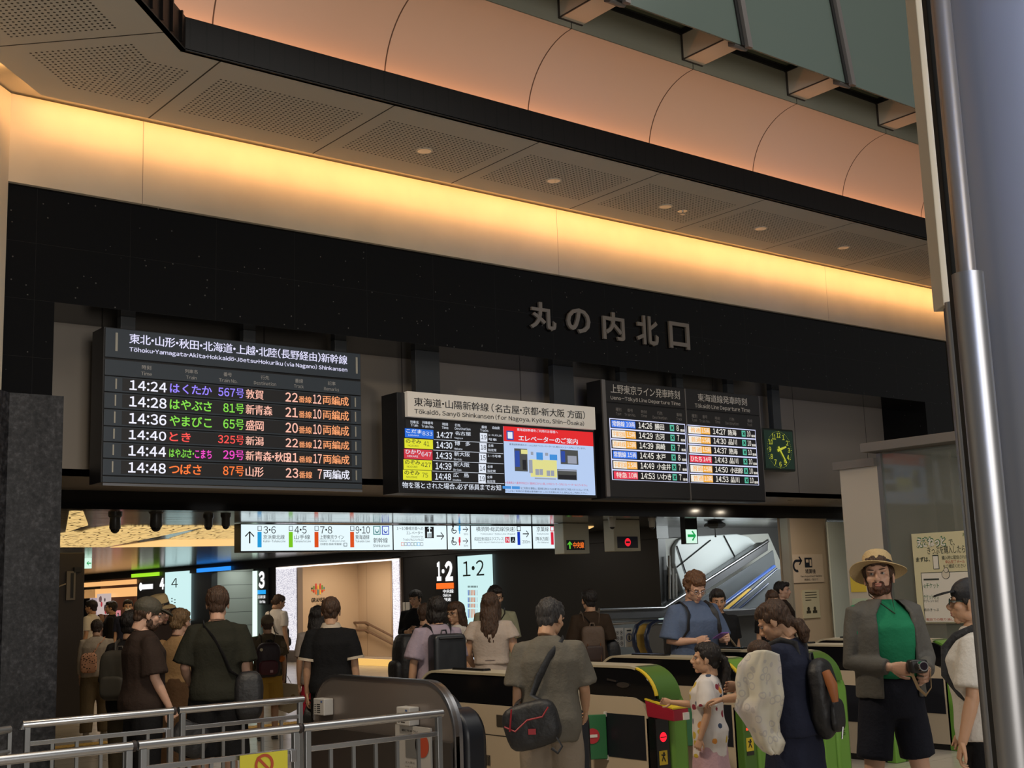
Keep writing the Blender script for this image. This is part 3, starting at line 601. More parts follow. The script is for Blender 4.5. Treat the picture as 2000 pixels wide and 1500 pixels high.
for h in range(60):
    a = math.pi/30*h; disc(b, pl, cx+R_*1.08*math.cos(a), cz+R_*1.08*math.sin(a), .007 if h % 5 == 0 else .003, d=.006, n=8)
b.build('numerals', CY, fc)
for nm, mins, L, w_ in (('hour_hand', 2.4*5, .15, .020), ('minute_hand', 24.2, .225, .015)):
    a = math.pi/2-mins*math.pi/30; u = Vector((math.cos(a), math.sin(a))); n_ = Vector((-u.y, u.x)); b = MB()
    P = [Vector((cx, cz))+u*s+n_*t for s, t in ((-.05, -w_), (L, -w_*.55), (L, w_*.55), (-.05, w_))]; b.prism([pl.p(q.x, q.y, .010 if L < .2 else .014) for q in P], pl.n*.003); b.build(nm, CY, e)
# ------------------------------------------------------------------ concourse beyond the opening
ZC = 2.86
def m_ceil():
    m = mat('ceiling_metal', (.42, .42, .41), .16, metal=.85); n = N(m); x, y, z = n.xyz()
    a = n.math('MODULO', n.math('ADD', y, 300.0), .9); j = n.math('GREATER_THAN', n.math('ABSOLUTE', n.math('SUBTRACT', a, .45)), .435)
    n.link(n.mix(j, (.42, .42, .41), (.03, .03, .03)), n.b.inputs['Base Color'])
    t = n('ShaderNodeTexNoise', Scale=1.2, Detail=2); mp = n('ShaderNodeMapping'); mp.inputs['Scale'].default_value = (.35, 2.5, 1); n.link(n.coord(), mp.inputs[0]); n.link(mp.outputs[0], t.inputs['Vector'])
    bp = n('ShaderNodeBump', Strength=.12, Distance=.05); n.link(t.outputs['Fac'], bp.inputs['Height']); n.link(bp.outputs[0], n.b.inputs['Normal']); return m
b = MB(); b.box(2, 24, 13.76, 62, ZC, ZC+.1); struct(b.build('ceiling_concourse', m_ceil()), 'mirror-like metal ceiling of the concourse')
b = MB(); b.box(1.8, 2, 13.7, 62, 0, ZC); struct(b.build('wall_west', BLACK))
b = MB(); b.box(2, 24, 61, 61.3, 0, ZC); struct(b.build('wall_back', mat('far_wall', (.4, .34, .28), .6)))
def m_gold():
    m = mat('gold_panel', (.5, .35, .12), .5); n = N(m); c = n.coord(); mp = n('ShaderNodeMapping'); mp.inputs['Scale'].default_value = (1.0, .16, 1); n.link(c, mp.inputs[0])
    v = n('ShaderNodeTexVoronoi', Scale=10, feature='DISTANCE_TO_EDGE'); n.link(mp.outputs[0], v.inputs['Vector'])
    e = n.ramp(v.outputs['Distance'], [(.0, (.03, .02, .005)), (.03, (.06, .035, .01)), (.08, (1, .70, .28)), (.6, (1, .62, .22))])
    n.link(e, n.b.inputs['Emission Color']); n.b.inputs['Emission Strength'].default_value = .85; return m
GOLD = m_gold(); WARM = E('warm_strip', (255, 205, 130), 1.0)
def cpoly(name, pts, m, label, dz=.01, cat='ceiling light', grp='luminous ceiling panels'):
    p = [at(x, y, Z=ZC-dz) for x, y in pts]; b = MB(); b.prism(p, (0, 0, .006)); return tag(b.build(name, m), label, cat, grp)
cpoly('luminous_panel', [(60, 1052), (215, 1028), (408, 1028), (205, 1069), (60, 1069)], GOLD, 'large glowing gold crackle panel in the concourse ceiling')
cpoly('luminous_panel', [(414, 1028), (475, 1029), (475, 1052), (330, 1053)], GOLD, 'small glowing gold crackle panel in the ceiling beside the long route sign')
cpoly('luminous_panel', [(325, 1054.5), (475, 1053.5), (475, 1066), (215, 1069.5)], WARM, 'plain warm glowing strip below the gold ceiling panels')
cpoly('luminous_panel', [(135, 1001), (160, 994), (172, 1026), (128, 1040)], GOLD, 'narrow gold ceiling panel beside the dark partition')
cpoly('luminous_panel', [(1104, 1030), (1160, 1029), (1152, 1033), (1108, 1034)], WARM, 'thin warm ceiling strip over the central line sign')
for i, (x, y, en) in enumerate(((7, 16, 40), (12, 16, 40), (9, 20.5, 55), (14.5, 20.5, 55), (10, 26, 80), (15, 26, 60), (12, 34, 120), (14, 44, 120))):
    area('concourse_lamp', (x, y, ZC-.03), (0, 0, -1), 2.4, 1.0, en*.40, (1, .88, .74))
# ------------------------------------------------------------------ facade of platform entrances
XF = 17.0; pf = SIDE(XF); zf = Z(pf, 0, 0, 1.0)
def fx(x, y): a, b_ = pf.uv(x, y); return -a, b_       # world Y, z
DARKW = mat('anthracite_wall', (.017, .0165, .0165), .4)
def fbox(mb, x0, x1, z0, z1, d0=0, d1=.2, yref=1150, k=None):
    y0, y1 = fx(x0, yref)[0], fx(x1, yref)[0]; mb.box(XF+d0, XF+d1, min(y0, y1), max(y0, y1), z0, z1, k)
b = MB(); fbox(b, 1003, 1290, 0, ZC); fbox(b, 783, 1003, 0, ZC); fbox(b, 495, 543, 0, 2.62); fbox(b, 373, 413, 0, 2.62); fbox(b, 268, 342, 0, 2.62); b.box(XF-.06, XF+.25, 16.9, 60, 2.62, ZC)
fbox(b, 120, 186, 0, 2.62)
struct(b.build('wall_east', DARKW), 'anthracite wall with the entrances to the platforms')
def recess(name, x0, x1, depth, m, mfl=None, lab=None):
    y0, y1 = sorted((fx(x0, 1150)[0], fx(x1, 1150)[0])); b = MB()
    b.box(XF+depth, XF+depth+.1, y0-.1, y1+4, 0, ZC); b.box(XF+.2, XF+depth, y1, y1+.1, 0, ZC); b.box(XF+.2, XF+depth, y0-.12, y0-.02, 0, ZC); b.box(XF+.2, XF+depth, y0, y1, 2.75, ZC)
    struct(b.build(name, m), lab); return y0, y1
BEIGE = m_lines('beige_stair_wall', (.62, .48, .34), (.35, .24, .15), [(1, .4, 1.3, .008)], .5)
y0, y1 = recess('wall_alcove', 545, 783, 2.6, BEIGE, lab='beige wall of the shop stairway with the round logo')
area('alcove_lamp', (XF+1.3, (y0+y1)/2, 2.74), (0, 0, -1), 1.2, 5, 95, (1, .82, .62))
TILE = m_lines('grey_tile', (.42, .44, .40), (.12, .13, .12), [(2, .1, .42, .008), (1, .3, 1.4, .006)], .4)
y2, y3 = recess('wall_alcove', 413, 495, 1.6, TILE, lab='grey tiled wall of the stairway to platform three')
area('alcove_lamp', (XF+.8, (y2+y3)/2, 2.74), (0, 0, -1), .8, 2.5, 22, (.9, 1, .95))
SHOP = mat('shop_wall', (.34, .22, .17), .6)
recess('wall_alcove', 186, 268, 1.5, SHOP, lab='shop front with warm lit canopy at the far end of the concourse')
# shop canopy lights and posters
q0, q1 = fx(165, 1146)[0], fx(266, 1146)[0]
b = MB(); b.box(XF-.10, XF+.02, q1, q0, 2.40, 2.56); b.box(XF-.0, XF+.1, q1, q0, 1.98, 2.30); tag(b.build('canopy_light', E('canopy_orange', (255, 190, 120), .95)), 'long orange light band over the far shop front', 'light')
for i, (x0, y0_, x1, y1_, cols, lab) in enumerate(((182, 1168, 196, 1205, ((90, 80, 120), (200, 180, 190)), 'small violet shop poster behind the travellers'), (196, 1160, 222, 1200, ((120, 90, 90), (225, 205, 200)), 'large pale shop poster with round shapes'), (224, 1192, 240, 1250, ((235, 215, 220), (240, 150, 160)), 'pink and white standing shop poster'))):
    a0, b1 = pf.uv(x0, y0_); a1, b0 = pf.uv(x1, y1_); e = empty('poster', pf.p((a0+a1)/2, b0, .1), lab, 'poster', 'shop posters')
    b = MB(); rect(b, pf, a0, b0, a1, b1, d=.12, t=.02); b.build('sheet', E('poster_%d' % i, cols[1], .7), e)
    b = MB(); w_, h_ = a1-a0, b1-b0
    s0 = pf.p((a0+a1)/2, b0, .11); b2 = MB(); b2.box(s0.x-.02, s0.x+.02, s0.y-.05, s0.y+.05, 0, s0.z); b2.build('stand', BLACK, e)
    random.seed(i)
    for j in range(7): disc(b, pf, a0+w_*random.uniform(.2, .8), b0+h_*random.uniform(.15, .85), min(w_, h_)*random.uniform(.08, .18), k=j % 3, d=.126, n=14)
    b.build('print', [E('poster_ink%d' % i, cols[0], .7), E('poster_red', (215, 70, 80), .6), E('poster_dim', (70, 60, 62), .6)], e)
# white patterned light panels beside the shop stairway
def m_dots():
    m = mat('patterned_light', (.8, .8, .85), .4); n = N(m); v = n('ShaderNodeTexVoronoi', Scale=20, feature='DISTANCE_TO_EDGE'); n.link(n.coord(), v.inputs['Vector'])
    n.link(n.ramp(v.outputs['Distance'], [(.0, (.30, .30, .40)), (.06, (.42, .42, .52)), (.12, (.92, .90, .95))]), n.b.inputs['Emission Color']); n.b.inputs['Emission Strength'].default_value = 1.0; return m
DOTS = m_dots(); LEDW = E('led_strip', (255, 250, 245), 1.6)
for x0, x1, zt_, lab in ((544, 583, 2.57, 'wide white patterned light panel beside the platform three number'), (772, 785, 2.6, 'narrow white patterned light panel at the dark wall')):
    Y0, Y1 = sorted((fx(x0, 1150)[0], fx(x1, 1150)[0])); e = empty('patterned_light', (XF, (Y0+Y1)/2, 0), lab, 'light panel', 'patterned lights')
    b = MB(); b.box(XF-.08, XF-.04, Y0, Y1, .32, zt_); b.build('diffuser', DOTS, e); b = MB(); b.box(XF-.06, XF+.1, Y0-.06, Y1+.06, .0, zt_+.05); b.build('frame', mat('panel_frame', (.3, .24, .2), .4), e)
Y0, Y1 = fx(783, 1090)[0], fx(545, 1090)[0]; b = MB(); b.box(XF-.10, XF-.06, Y0, Y1, 2.565, 2.60); tag(b.build('light_strip', LEDW), 'thin white light line over the shop stairway', 'light strip')
Y0, Y1 = fx(505, 1090)[0], fx(499, 1090)[0]; b = MB(); b.box(XF-.10, XF-.04, Y0, Y1, 0, 2.55); tag(b.build('light_strip', E('strip_pale', (225, 255, 235), 1.2)), 'upright white light line beside the platform three number', 'light strip')
Y0, Y1 = fx(775, 1283)[0], fx(700, 1283)[0]; b = MB(); b.box(XF-.02, XF+.06, Y0, Y1, .0, .16); tag(b.build('light_strip', E('led_amber_strip', (255, 200, 110), .9)), 'amber light line along the foot of the shop stairway', 'light strip')
# logo on the beige wall
XL = XF+2.58; pw = FRONT(y1-.005); zl = Z(pw, 470, 1060, 5.263); e = empty('wall_logo', pw.p(*pw.uv(621, 1160)), 'round logo of coloured upright bars with dark letters under it on the beige wall', 'logo')
b = MB(); cols = [(40, 70, 50), (235, 110, 40), (215, 60, 50), (110, 150, 60), (240, 190, 60), (90, 140, 140)]
top = [(725, 462, 478), (745, 445, 478), (767, 420, 478), (788, 438, 478), (810, 420, 478), (830, 437, 478), (850, 455, 478)]; bot = [(727, 483, 498), (745, 483, 512), (767, 483, 530), (788, 483, 537), (810, 483, 530), (830, 483, 510), (850, 483, 495)]
for j, (x, ya, yb_) in enumerate(top): zl.r(b, x, ya, x+14, yb_, k=(0, 3, 2, 4, 2, 3, 5)[j], d=.01)
for j, (x, ya, yb_) in enumerate(bot): zl.r(b, x, ya, x+14, yb_, k=(1, 2, 1, 5, 4, 2, 1)[j], d=.01)
b.build('bars', [mat('bar_%d' % j, srgb(*c), .4) for j, c in enumerate(cols)], e)
b = MB(); zl.t(b, 'GRANSTA', 727, 568, 890, 607, bold=.05, d=.01); zl.t(b, '丸の内', 775, 622, 835, 640, d=.01); b.build('lettering', mat('logo_ink', (.03, .025, .02), .5), e)
# handrails of the shop stairway
for i, dz in enumerate((0, -.36)):
    pts = [at(x, y+ (0 if i == 0 else 15), X=XL-.12) for x, y in ((684, 1216), (715, 1216), (790, 1255))]
    e = empty('handrail', pts[0], ('upper' if i == 0 else 'lower')+' handrail going down the beige stairway wall', 'handrail', 'stairway handrails')
    b = MB(); b.tube(pts, .035, 8); b.build('rail', mat('bronze_rail', (.22, .15, .11), .35, metal=.5), e, smooth=40)
    for s in (.1, .9): q = pts[0].lerp(pts[1], s); b = MB(); b.cyl(q, (q.x+.13, q.y, q.z-.08), .03); b.build('wall_mount', mat('bronze_rail', (0, 0, 0)), e, smooth=40)
# platform number signs
def pbox(name, label, x0, y0, x1, y1, m, d=.05, cat='sign', group=None):
    a0, b1 = pf.uv(x0, y0); a1, b0 = pf.uv(x1, y1); e = empty(name, pf.p((a0+a1)/2, b0, 0), label, cat, group); b = MB(); rect(b, pf, a0, b0, a1, b1, d=d, t=d); return e, b.build('panel', m, e)
CYAN = E('lightbox_cyan', (205, 240, 240), 1.0); SW = E('sign_white', (250, 250, 250), 1.1); TEAL = mat('sign_teal', (.02, .05, .05), .5); BLK = mat('sign_black', (.008, .008, .009), .4)
e, p = pbox('platform_sign', 'tall pale lightbox with the thin dark number 1·2 and coloured line bars', 899, 1087, 966, 1232, CYAN, .08, 'platform sign', 'platform signs')
z = Z(pf, 770, 1060, 5.263); b = MB(); z.t(b, '1·2', 735, 190, 958, 335, d=.09)
for j in range(7):
    x = 790+j*15
    for k_, (ya, yb_) in enumerate(((485, 540), (560, 610), (625, 665), (680, 770))): z.r(b, x, ya, x+9, yb_, k=(1, 2, 3, 4, 3, 5, 5)[j], d=.09)
    z.r(b, x, 440, x+8, 460, k=0, d=.09)
b.build('print', [TEAL]+[E('bar%d' % j, c, .8) for j, c in enumerate(((40, 80, 190), (120, 60, 80), (215, 110, 50), (235, 150, 90), (190, 215, 225)))], p)
e, p = pbox('platform_sign', 'black panel with the bold white number 1·2 over an orange bar', 851, 1088, 895, 1180, BLK, .04, 'platform sign', 'platform signs')
b = MB(); z.t(b, '1', 452, 195, 502, 392, bold=.06, d=.05); z.t(b, '·', 505, 270, 535, 315, bold=.08, d=.05); z.t(b, '2', 535, 190, 622, 392, bold=.06, d=.05); z.r(b, 450, 418, 630, 470, k=1, d=.05); z.t(b, '中央線', 518, 480, 628, 515, d=.05, bold=.03); z.t(b, 'Chūō Line', 518, 525, 600, 552, d=.05, bold=.03); z.t(b, '快速', 530, 565, 600, 600, d=.05, bold=.03)
b.build('print', [SW, E('sign_orange', (255, 110, 30), 1.1)], p)
e, p = pbox('platform_sign', 'black panel with the bold white number 3 over a blue bar', 505, 1105, 527, 1180, BLK, .04, 'platform sign', 'platform signs')
z = Z(pf, 470, 1060, 5.263); b = MB(); z.t(b, '3', 200, 295, 262, 468, bold=.05, d=.05); z.r(b, 190, 487, 273, 527, k=1, d=.05); z.t(b, '京浜東北線', 192, 540, 270, 572, d=.05, bold=.03); z.t(b, 'Keihin-Tōhoku', 210, 590, 268, 620, d=.05, bold=.03)
b.build('print', [SW, E('sign_blue', (30, 160, 235), 1.1)], p)
e, p = pbox('platform_sign', 'pale lightbox with the thin dark number 4', 327, 1118, 373, 1212, CYAN, .08, 'platform sign', 'platform signs')
z = Z(pf, 100, 960, 5.263); b = MB(); z.t(b, '4', 1262, 893, 1328, 985, d=.09); [z.r(b, 1260+30*(j % 2), 1095+14*j, 1275+30*(j % 2), 1103+14*j, d=.09) for j in range(4)]; b.build('print', TEAL, p)
e, p = pbox('platform_sign', 'black panel with the bold white number 4', 304, 1118, 326, 1165, BLK, .04, 'platform sign', 'platform signs')
b = MB(); z.t(b, '4', 1130, 890, 1175, 1005, bold=.06, d=.05); b.build('print', SW, p)
e, p = pbox('platform_sign', 'small white direction sign on black beside the number 4', 272, 1138, 303, 1152, BLK, .04, 'platform sign', 'platform signs')
b = MB(); disc(b, pf, *pf.uv(277.5, 1146), .14, d=.05); z.r(b, 948, 955, 1058, 1000, d=.05); b.build('print', SW, p)
for x0, y0_, x1, y1_, c, lab in ((264, 1119.5, 316, 1123, (165, 235, 40), 'lime green light bar over the far entrance'), (392, 1108.5, 456, 1112, (45, 150, 255), 'blue light bar over the stairway to platform three')):
    a0, bb = pf.uv(x0, y0_); a1, b0 = pf.uv(x1, y1_); b = MB(); rect(b, pf, a0, min(b0, bb)-.02, a1, min(b0, bb)+.10, d=.14, t=.06); tag(b.build('light_bar', E('bar_'+lab[:4], c, 1.0)), lab, 'light bar', 'coloured light bars')
for x, y, lab in ((425, 1188, 'small white switch plate on the black wall by the number 4'), (790, 1186, 'first small notice on the dark wall by the white light panel'), (797.5, 1186, 'second small notice on the dark wall by the white light panel')):
    a, c = pf.uv(x, y); b = MB(); rect(b, pf, a-.10, c-.12, a+.10, c+.12, d=.03, t=.03); tag(b.build('notice', mat('notice_white', (.55, .52, .47), .5), bevel=.005), lab, 'notice')
# ------------------------------------------------------------------ hanging signs of the concourse
YS = 16.84; ps = FRONT(YS); z = Z(ps, 460, 980, 3.0303)
sx = [ps.uv(x, 1045)[0] for x in (471, 766.5, 769, 872, 874.5, 918, 920.5, 1038, 1041, 1102)]; z0_, z1_ = 2.445, ZC-.012
NAVY = mat('sign_ink', (.012, .016, .03), .5); PALE = mat('sign_grey', (.14, .16, .18), .5); SWH = E('lightbox_white', (232, 250, 255), 1.0)
SC = [NAVY, PALE, E('s_sky', (30, 160, 225), .9), E('s_lime', (125, 205, 30), .9), E('s_orange', (228, 80, 20), .9), E('s_blue', (10, 55, 190), .9), E('s_red', (225, 30, 60), .9), E('s_teal', (30, 130, 130), .8), E('s_paper', (230, 248, 255), 1.0)]
labs = ['long white hanging lightbox with five platform routes and bullet train icons', 'white hanging lightbox pointing to the elevator', 'narrow white hanging lightbox with wheelchair toilet symbols', 'white hanging lightbox pointing along a blue bar', 'white hanging lightbox pointing along a crimson bar at the far end of the row']
boxes_ = []
for i in range(5):
    xa, xb = sx[2*i], sx[2*i+1]; e = empty('hanging_sign', ((xa+xb)/2, YS+.1, z0_), labs[i], 'hanging sign', 'route lightboxes')
    b = MB(); b.box(xa-.012, xb+.012, YS+.004, YS+.2, z0_-.02, z1_); b.build('case', BLK, e); b = MB(); b.box(xa, xb, YS, YS+.01, z0_, z1_-.015); boxes_.append(b.build('face', SWH, e))
b = MB(); q = z.uv(83, 210); arrow(b, ps, q[0], q[1], .18, math.pi/2, 0, w=.12)
for x, c, nums, jp, en, x2, w2 in ((130, 2, '3·6', '京浜東北線', 'Keihin-Tohoku Line', 165, 295), (315, 3, '4·5', '山手線', 'Yamanote Line', 348, 445), (467, 4, '7·8', '上野東京ライン', 'Ueno-Tokyo Line', 500, 648), (678, 4, '9·10', '東海道線', 'Tokaido Line', 710, 795)):
    z.r(b, x, 178, x+24, 270, k=c); z.r(b, x+1, 143, x+24, 172, k=1, d=.002); z.r(b, x+4, 146, x+21, 169, k=8, d=.004)
    z.t(b, nums, x2, 145, x2+(72 if len(nums) < 4 else 85), 188); z.t(b, jp, x2-2, 195, x2+(w2-x2)*.96, 222); z.t(b, en, x2-2, 226, w2, 240, k=1)
z.t(b, '(宇都宮・高崎・常磐線)', 500, 244, 630, 258); z.r(b, 640, 243, 660, 264, k=1); z.r(b, 643, 246, 657, 261, k=8, d=.004)
for x, c in ((815, 7), (866, 5)): z.r(b, x, 143, x+43, 195, k=c); z.r(b, x+5, 148, x+38, 190, k=8, d=.004); q = z.uv(x+21, 172); disc(b, ps, q[0], q[1], .035, k=c, d=.006); disc(b, ps, q[0], q[1]+.01, .025, k=8, d=.008)
z.t(b, '新幹線', 815, 213, 900, 243); z.t(b, 'Shinkansen', 813, 250, 912, 268, k=1); b.build('print', SC, boxes_[0])
b = MB(); z.t(b, '1~10番線方面への', 953, 147, 1110, 168); z.t(b, 'エレベーター', 1010, 174, 1108, 194); z.t(b, 'Elevators for', 1040, 200, 1110, 212, k=1); z.t(b, 'Tracks No.1 to No.10', 990, 216, 1112, 230, k=1)
for j in range(7): z.r(b, 980+j*19, 240, 996+j*19, 261, k=(4, 1, 5, 1, 7, 2, 1)[j]); z.r(b, 982+j*19, 242, 994+j*19, 259, k=8, d=.004)
z.r(b, 1120, 148, 1174, 216); z.r(b, 1134, 178, 1160, 212, k=8, d=.004)
for j in range(3): z.r(b, 1138+j*8, 186, 1142+j*8, 212, d=.006)
q = z.uv(1147, 163); arrow(b, ps, q[0], q[1], .09, math.pi/2, 8, .006, .2); q = z.uv(1212, 203); arrow(b, ps, q[0], q[1], .15, 0, 0, w=.13); b.build('print', SC, boxes_[1])
b = MB()
for y, c in ((163, 2), (232, 6)):
    q = z.uv(1293, y+6); disc(b, ps, q[0], q[1], .055, d=.004, r2=.042, ang=(math.pi*.75, math.pi*2)); q = z.uv(1287, y-17); disc(b, ps, q[0], q[1], .018); z.r(b, 1284, y-12, 1290, y+10); z.r(b, 1286, y+4, 1304, y+9)
    q = z.uv(1326, y-17); disc(b, ps, q[0], q[1], .018, k=c); z.r(b, 1320, y-11, 1332, y+9, k=c); z.r(b, 1323, y+9, 1329, y+27, k=c); q = z.uv(1360, y); arrow(b, ps, q[0], q[1], .11, 0, 0, w=.13); z.t(b, '50m', 1350, y+22, 1375, y+34, k=1)
b.build('print', SC, boxes_[2])
b = MB(); z.t(b, '横須賀・総武線(快速)', 1422, 147, 1655, 176); z.t(b, 'Yokosuka-Sobu Line (Rapid)', 1448, 184, 1655, 198, k=1); z.t(b, '成田空港(成田エクスプレス)', 1412, 209, 1588, 230); z.t(b, 'Narita Airport (Narita Express)', 1436, 235, 1588, 246, k=1); z.r(b, 1596, 208, 1623, 242, k=6); z.r(b, 1628, 208, 1655, 242); z.t(b, 'N', 1602, 213, 1618, 237, k=8, d=.006); z.t(b, '人', 1633, 213, 1651, 237, k=8, d=.006)
z.r(b, 1667, 178, 1686, 256, k=5); z.r(b, 1664, 145, 1688, 174, k=1); z.r(b, 1668, 149, 1684, 170, k=8, d=.004); q = z.uv(1718, 190); arrow(b, ps, q[0], q[1], .14, 0, 0, w=.13); z.t(b, '200m', 1697, 228, 1743, 246, k=1); b.build('print', SC, boxes_[3])
b = MB(); z.t(b, '京葉線', 1780, 148, 1853, 176); z.t(b, 'Keiyō Line', 1785, 184, 1853, 198, k=1); z.t(b, '(舞浜方面)', 1772, 207, 1855, 230); z.t(b, '(for Maihama)', 1785, 235, 1853, 246, k=1); z.r(b, 1865, 180, 1884, 254, k=6); z.r(b, 1862, 146, 1886, 175, k=6); z.r(b, 1866, 150, 1882, 171, k=8, d=.004); q = z.uv(1914, 190); arrow(b, ps, q[0], q[1], .14, 0, 0, w=.13); z.t(b, '680m', 1893, 228, 1938, 246, k=1); b.build('print', SC, boxes_[4])
# smaller hanging signs
FRM = mat('sign_frame_cream', (.50, .47, .36), .5)
def hang(label, x0, y0, x1, y1, Y, ix0, iy0, ix1, iy1, depth=.25):
    pl_ = FRONT(Y); a0, b1 = pl_.uv(x0, y0); a1, b0 = pl_.uv(x1, y1); e = empty('hanging_sign', ((a0+a1)/2, Y, b0), label, 'hanging sign', 'small hanging signs')
    b = MB(); b.box(a0, a1, Y, Y+depth, b0, max(b1, ZC-.005)); b.build('case', FRM, e, bevel=.01); c0, d1 = pl_.uv(ix0, iy0); c1, d0 = pl_.uv(ix1, iy1); b = MB(); b.box(c0, c1, Y-.006, Y+.01, d0, d1); return e, pl_, b.build('screen', SCRB, e), (c0, d0, c1, d1)
e, pl_, s_, q = hang('cream framed sign with a green arrow and orange characters', 1100, 1033, 1152, 1081, 16.3, 1106, 1055, 1142, 1074)
b = MB(); w_ = q[2]-q[0]; arrow(b, pl_, q[0]+w_*.17, (q[1]+q[3])/2, .13, math.pi/2, 1, .008, .25); txt(b, pl_, '中央線', q[0]+w_*.35, q[1]+.03, q[2]-.02, q[3]-.03, 0, .02, .008); b.build('print', [E('led_orange2', (255, 120, 40)), E('led_green2', (90, 190, 50))], s_)
e, pl_, s_, q = hang('cream framed sign with a red no entry symbol', 1198, 1024, 1252, 1076, 15.3, 1205, 1048, 1246, 1070)
b = MB(); cx_, cz_ = (q[0]+q[2])/2, (q[1]+q[3])/2; disc(b, pl_, cx_, cz_, .068, 0, .008); rect(b, pl_, cx_-.045, cz_-.014, cx_+.045, cz_+.014, 1, .012); b.build('print', [E('led_crimson', (240, 30, 50)), SCRB], s_)
pl_ = FRONT(14.6); a0, b1 = pl_.uv(1340, 1034); a1, b0 = pl_.uv(1362, 1061); e = empty('exit_sign', ((a0+a1)/2, 14.65, b0), 'small white exit sign with a green arrow', 'exit sign')
b = MB(); b.box(a0-.01, a1+.03, 14.61, 14.72, b0-.01, ZC-.004); b.build('case', BLK, e); b = MB(); b.box(a0, a1, 14.6, 14.615, b0, b1); f_ = b.build('face', E('exit_white', (215, 250, 230), 1.0), e); b = MB(); arrow(b, pl_, (a0+a1)/2, (b0+b1)/2+.01, (a1-a0)*.8, 0, 0, .004, .22); b.build('print', E('exit_green', (20, 165, 80), .9), f_)
pl_ = FRONT(30); a0, b1 = pl_.uv(168, 1090); a1, b0 = pl_.uv(179, 1110); e = empty('exit_sign', ((a0+a1)/2, 30, b0), 'tiny pale exit sign far down the concourse beside the dark partition', 'exit sign'); b = MB(); b.box(a0, a1, 30, 30.1, b0, ZC-.004); f_ = b.build('face', E('exit_white', (0, 0, 0)), e); b = MB(); arrow(b, pl_, (a0+a1)/2, (b0+b1)/2, (a1-a0)*.8, math.pi, 0, .004, .22); b.build('print', E('exit_green', (0, 0, 0)), f_)
# ceiling cameras
cam0 = None
for x, y, Y, s, lab in ((225, 1010, 15.3, 1.25, 'dark dome camera on the ceiling in front of the gold panel edge'), (305, 1010, 14.6, 1.35, 'largest dark dome camera, hanging low in front of the gold panel'), (407, 1012, 15.4, 1.0, 'dark dome camera on the ceiling, second one before the long route sign'), (441, 1013, 15.2, 1.0, 'dark dome camera next to the long route sign'), (1195, 1013, 15.0, .95, 'white dome camera over the no entry sign'), (1273, 1013, 15.0, .95, 'white dome camera between the no entry sign and the exit sign')):
    q = at(x, y, Y=Y); e = empty('dome_camera', (q.x, Y, ZC), lab, 'security camera', 'ceiling dome cameras'); r = .055*s; dk = x < 600
    b = MB(); b.lathe((q.x, Y, ZC), [(r*1.25, 0), (r*1.25, -.03), (r, -.05), (r, -r*2.6), (r*.85, -r*2.9)], 20); b.build('housing', mat('cam_dark' if dk else 'cam_white', (.05, .045, .04) if dk else (.5, .48, .42), .35), e, smooth=35)
    b = MB(); b.ball((q.x, Y, ZC-r*2.85), (r*.8, r*.8, r*.75), 16); b.build('dome', mat('cam_lens', (.01, .01, .012), .08), e, smooth=60)
q = at(1397, 1040, Y=15.6); e = empty('ceiling_sensor', (q.x, q.y, ZC), 'dark hexagonal sensor hanging from the ceiling in front of the pale escalator panel', 'sensor')
b = MB(); b.lathe((q.x, q.y, ZC), [(.13, 0), (.20, -.05), (.20, -.09), (.12, -.13)], 6); b.build('housing', mat('sensor_grey', (.10, .10, .09), .4), e); b = MB(); b.cyl((q.x, q.y, ZC-.13), (q.x, q.y, ZC-.26), .008, n=6); b.ball((q.x, q.y, ZC-.27), .018, 8); b.build('pull_cord', mat('sensor_grey', (0, 0, 0)), e)
# ------------------------------------------------------------------ dark partition by the pillar
a, c = at(100, 1080, Y=19.9), at(166, 1079, Y=19.9); e = empty('partition', ((a.x+c.x)/2, 20, 0), 'tall dark free-standing partition seen past the granite pillar', 'partition')
b = MB(); b.box(a.x-.6, c.x, 19.9, 20.25, 0, a.z); b.build('panel', mat('partition_dark', (.03, .022, .018), .4), e, bevel=.01)
pl_ = FRONT(19.9); b = MB(); z = Z(pl_, 100, 960, 5.263); z.r(b, 150, 820, 235, 1115, k=0, d=.05, t=.05); z.r(b, 190, 840, 215, 1095, k=1, d=.056); z.r(b, 225, 780, 300, 830, k=1, d=.07, t=.07); b.build('control_box', [mat('box_grey', (.16, .14, .12), .5), BLK], e, bevel=.004)
b = MB(); b.tube([at(100+x/5.263, 960+y/5.263, Y=19.86) for x, y in ((0, 1130), (30, 1050), (80, 975), (150, 950))], .012, 6); b.build('cable', mat('cable_grey', (.3, .25, .2), .5), e, smooth=40)
# ------------------------------------------------------------------ escalator bay
LG = mat('escalator_wall', (.40, .40, .37), .5); PB = mat('escalator_panel', (.62, .66, .66), .35); HB = mat('handrail_blue', (.02, .03, .07), .25); HBB = mat('rail_blue', (.05, .10, .32), .3); YL = mat('edge_yellow', (.75, .47, .10), .4); GLS = mat('balustrade', (.16, .17, .18), .2, metal=.4)
def fp(Y, pts): return [at(x, y, Y=Y) for x, y in pts]
b = MB(); b.box(XF+.2, 27, 17.35, 17.5, 0, 6); b.box(26.8, 27, 13.7, 17.4, 0, 6); struct(b.build('wall_escalator', mat('bay_dark', (.05, .047, .045), .5)))
b = MB(); b.prism(fp(17.2, [(1283, 1053), (1500, 1042), (1548, 1150), (1548, 1195), (1345, 1195), (1296, 1090)]), (0, .1, 0)); struct(b.build('wall_lining', LG), 'grey sloping lining around the escalator')
R3 = [(1318, 1068), (1326, 1055), (1338, 1048), (1440, 1043), (1462, 1048), (1478, 1062), (1384, 1142), (1342, 1178), (1318, 1100)]
b = MB(); b.prism(fp(17.1, R3), (0, .1, 0)); struct(b.build('wall_lining', PB, bevel=.02), 'pale rounded panel over the escalator')
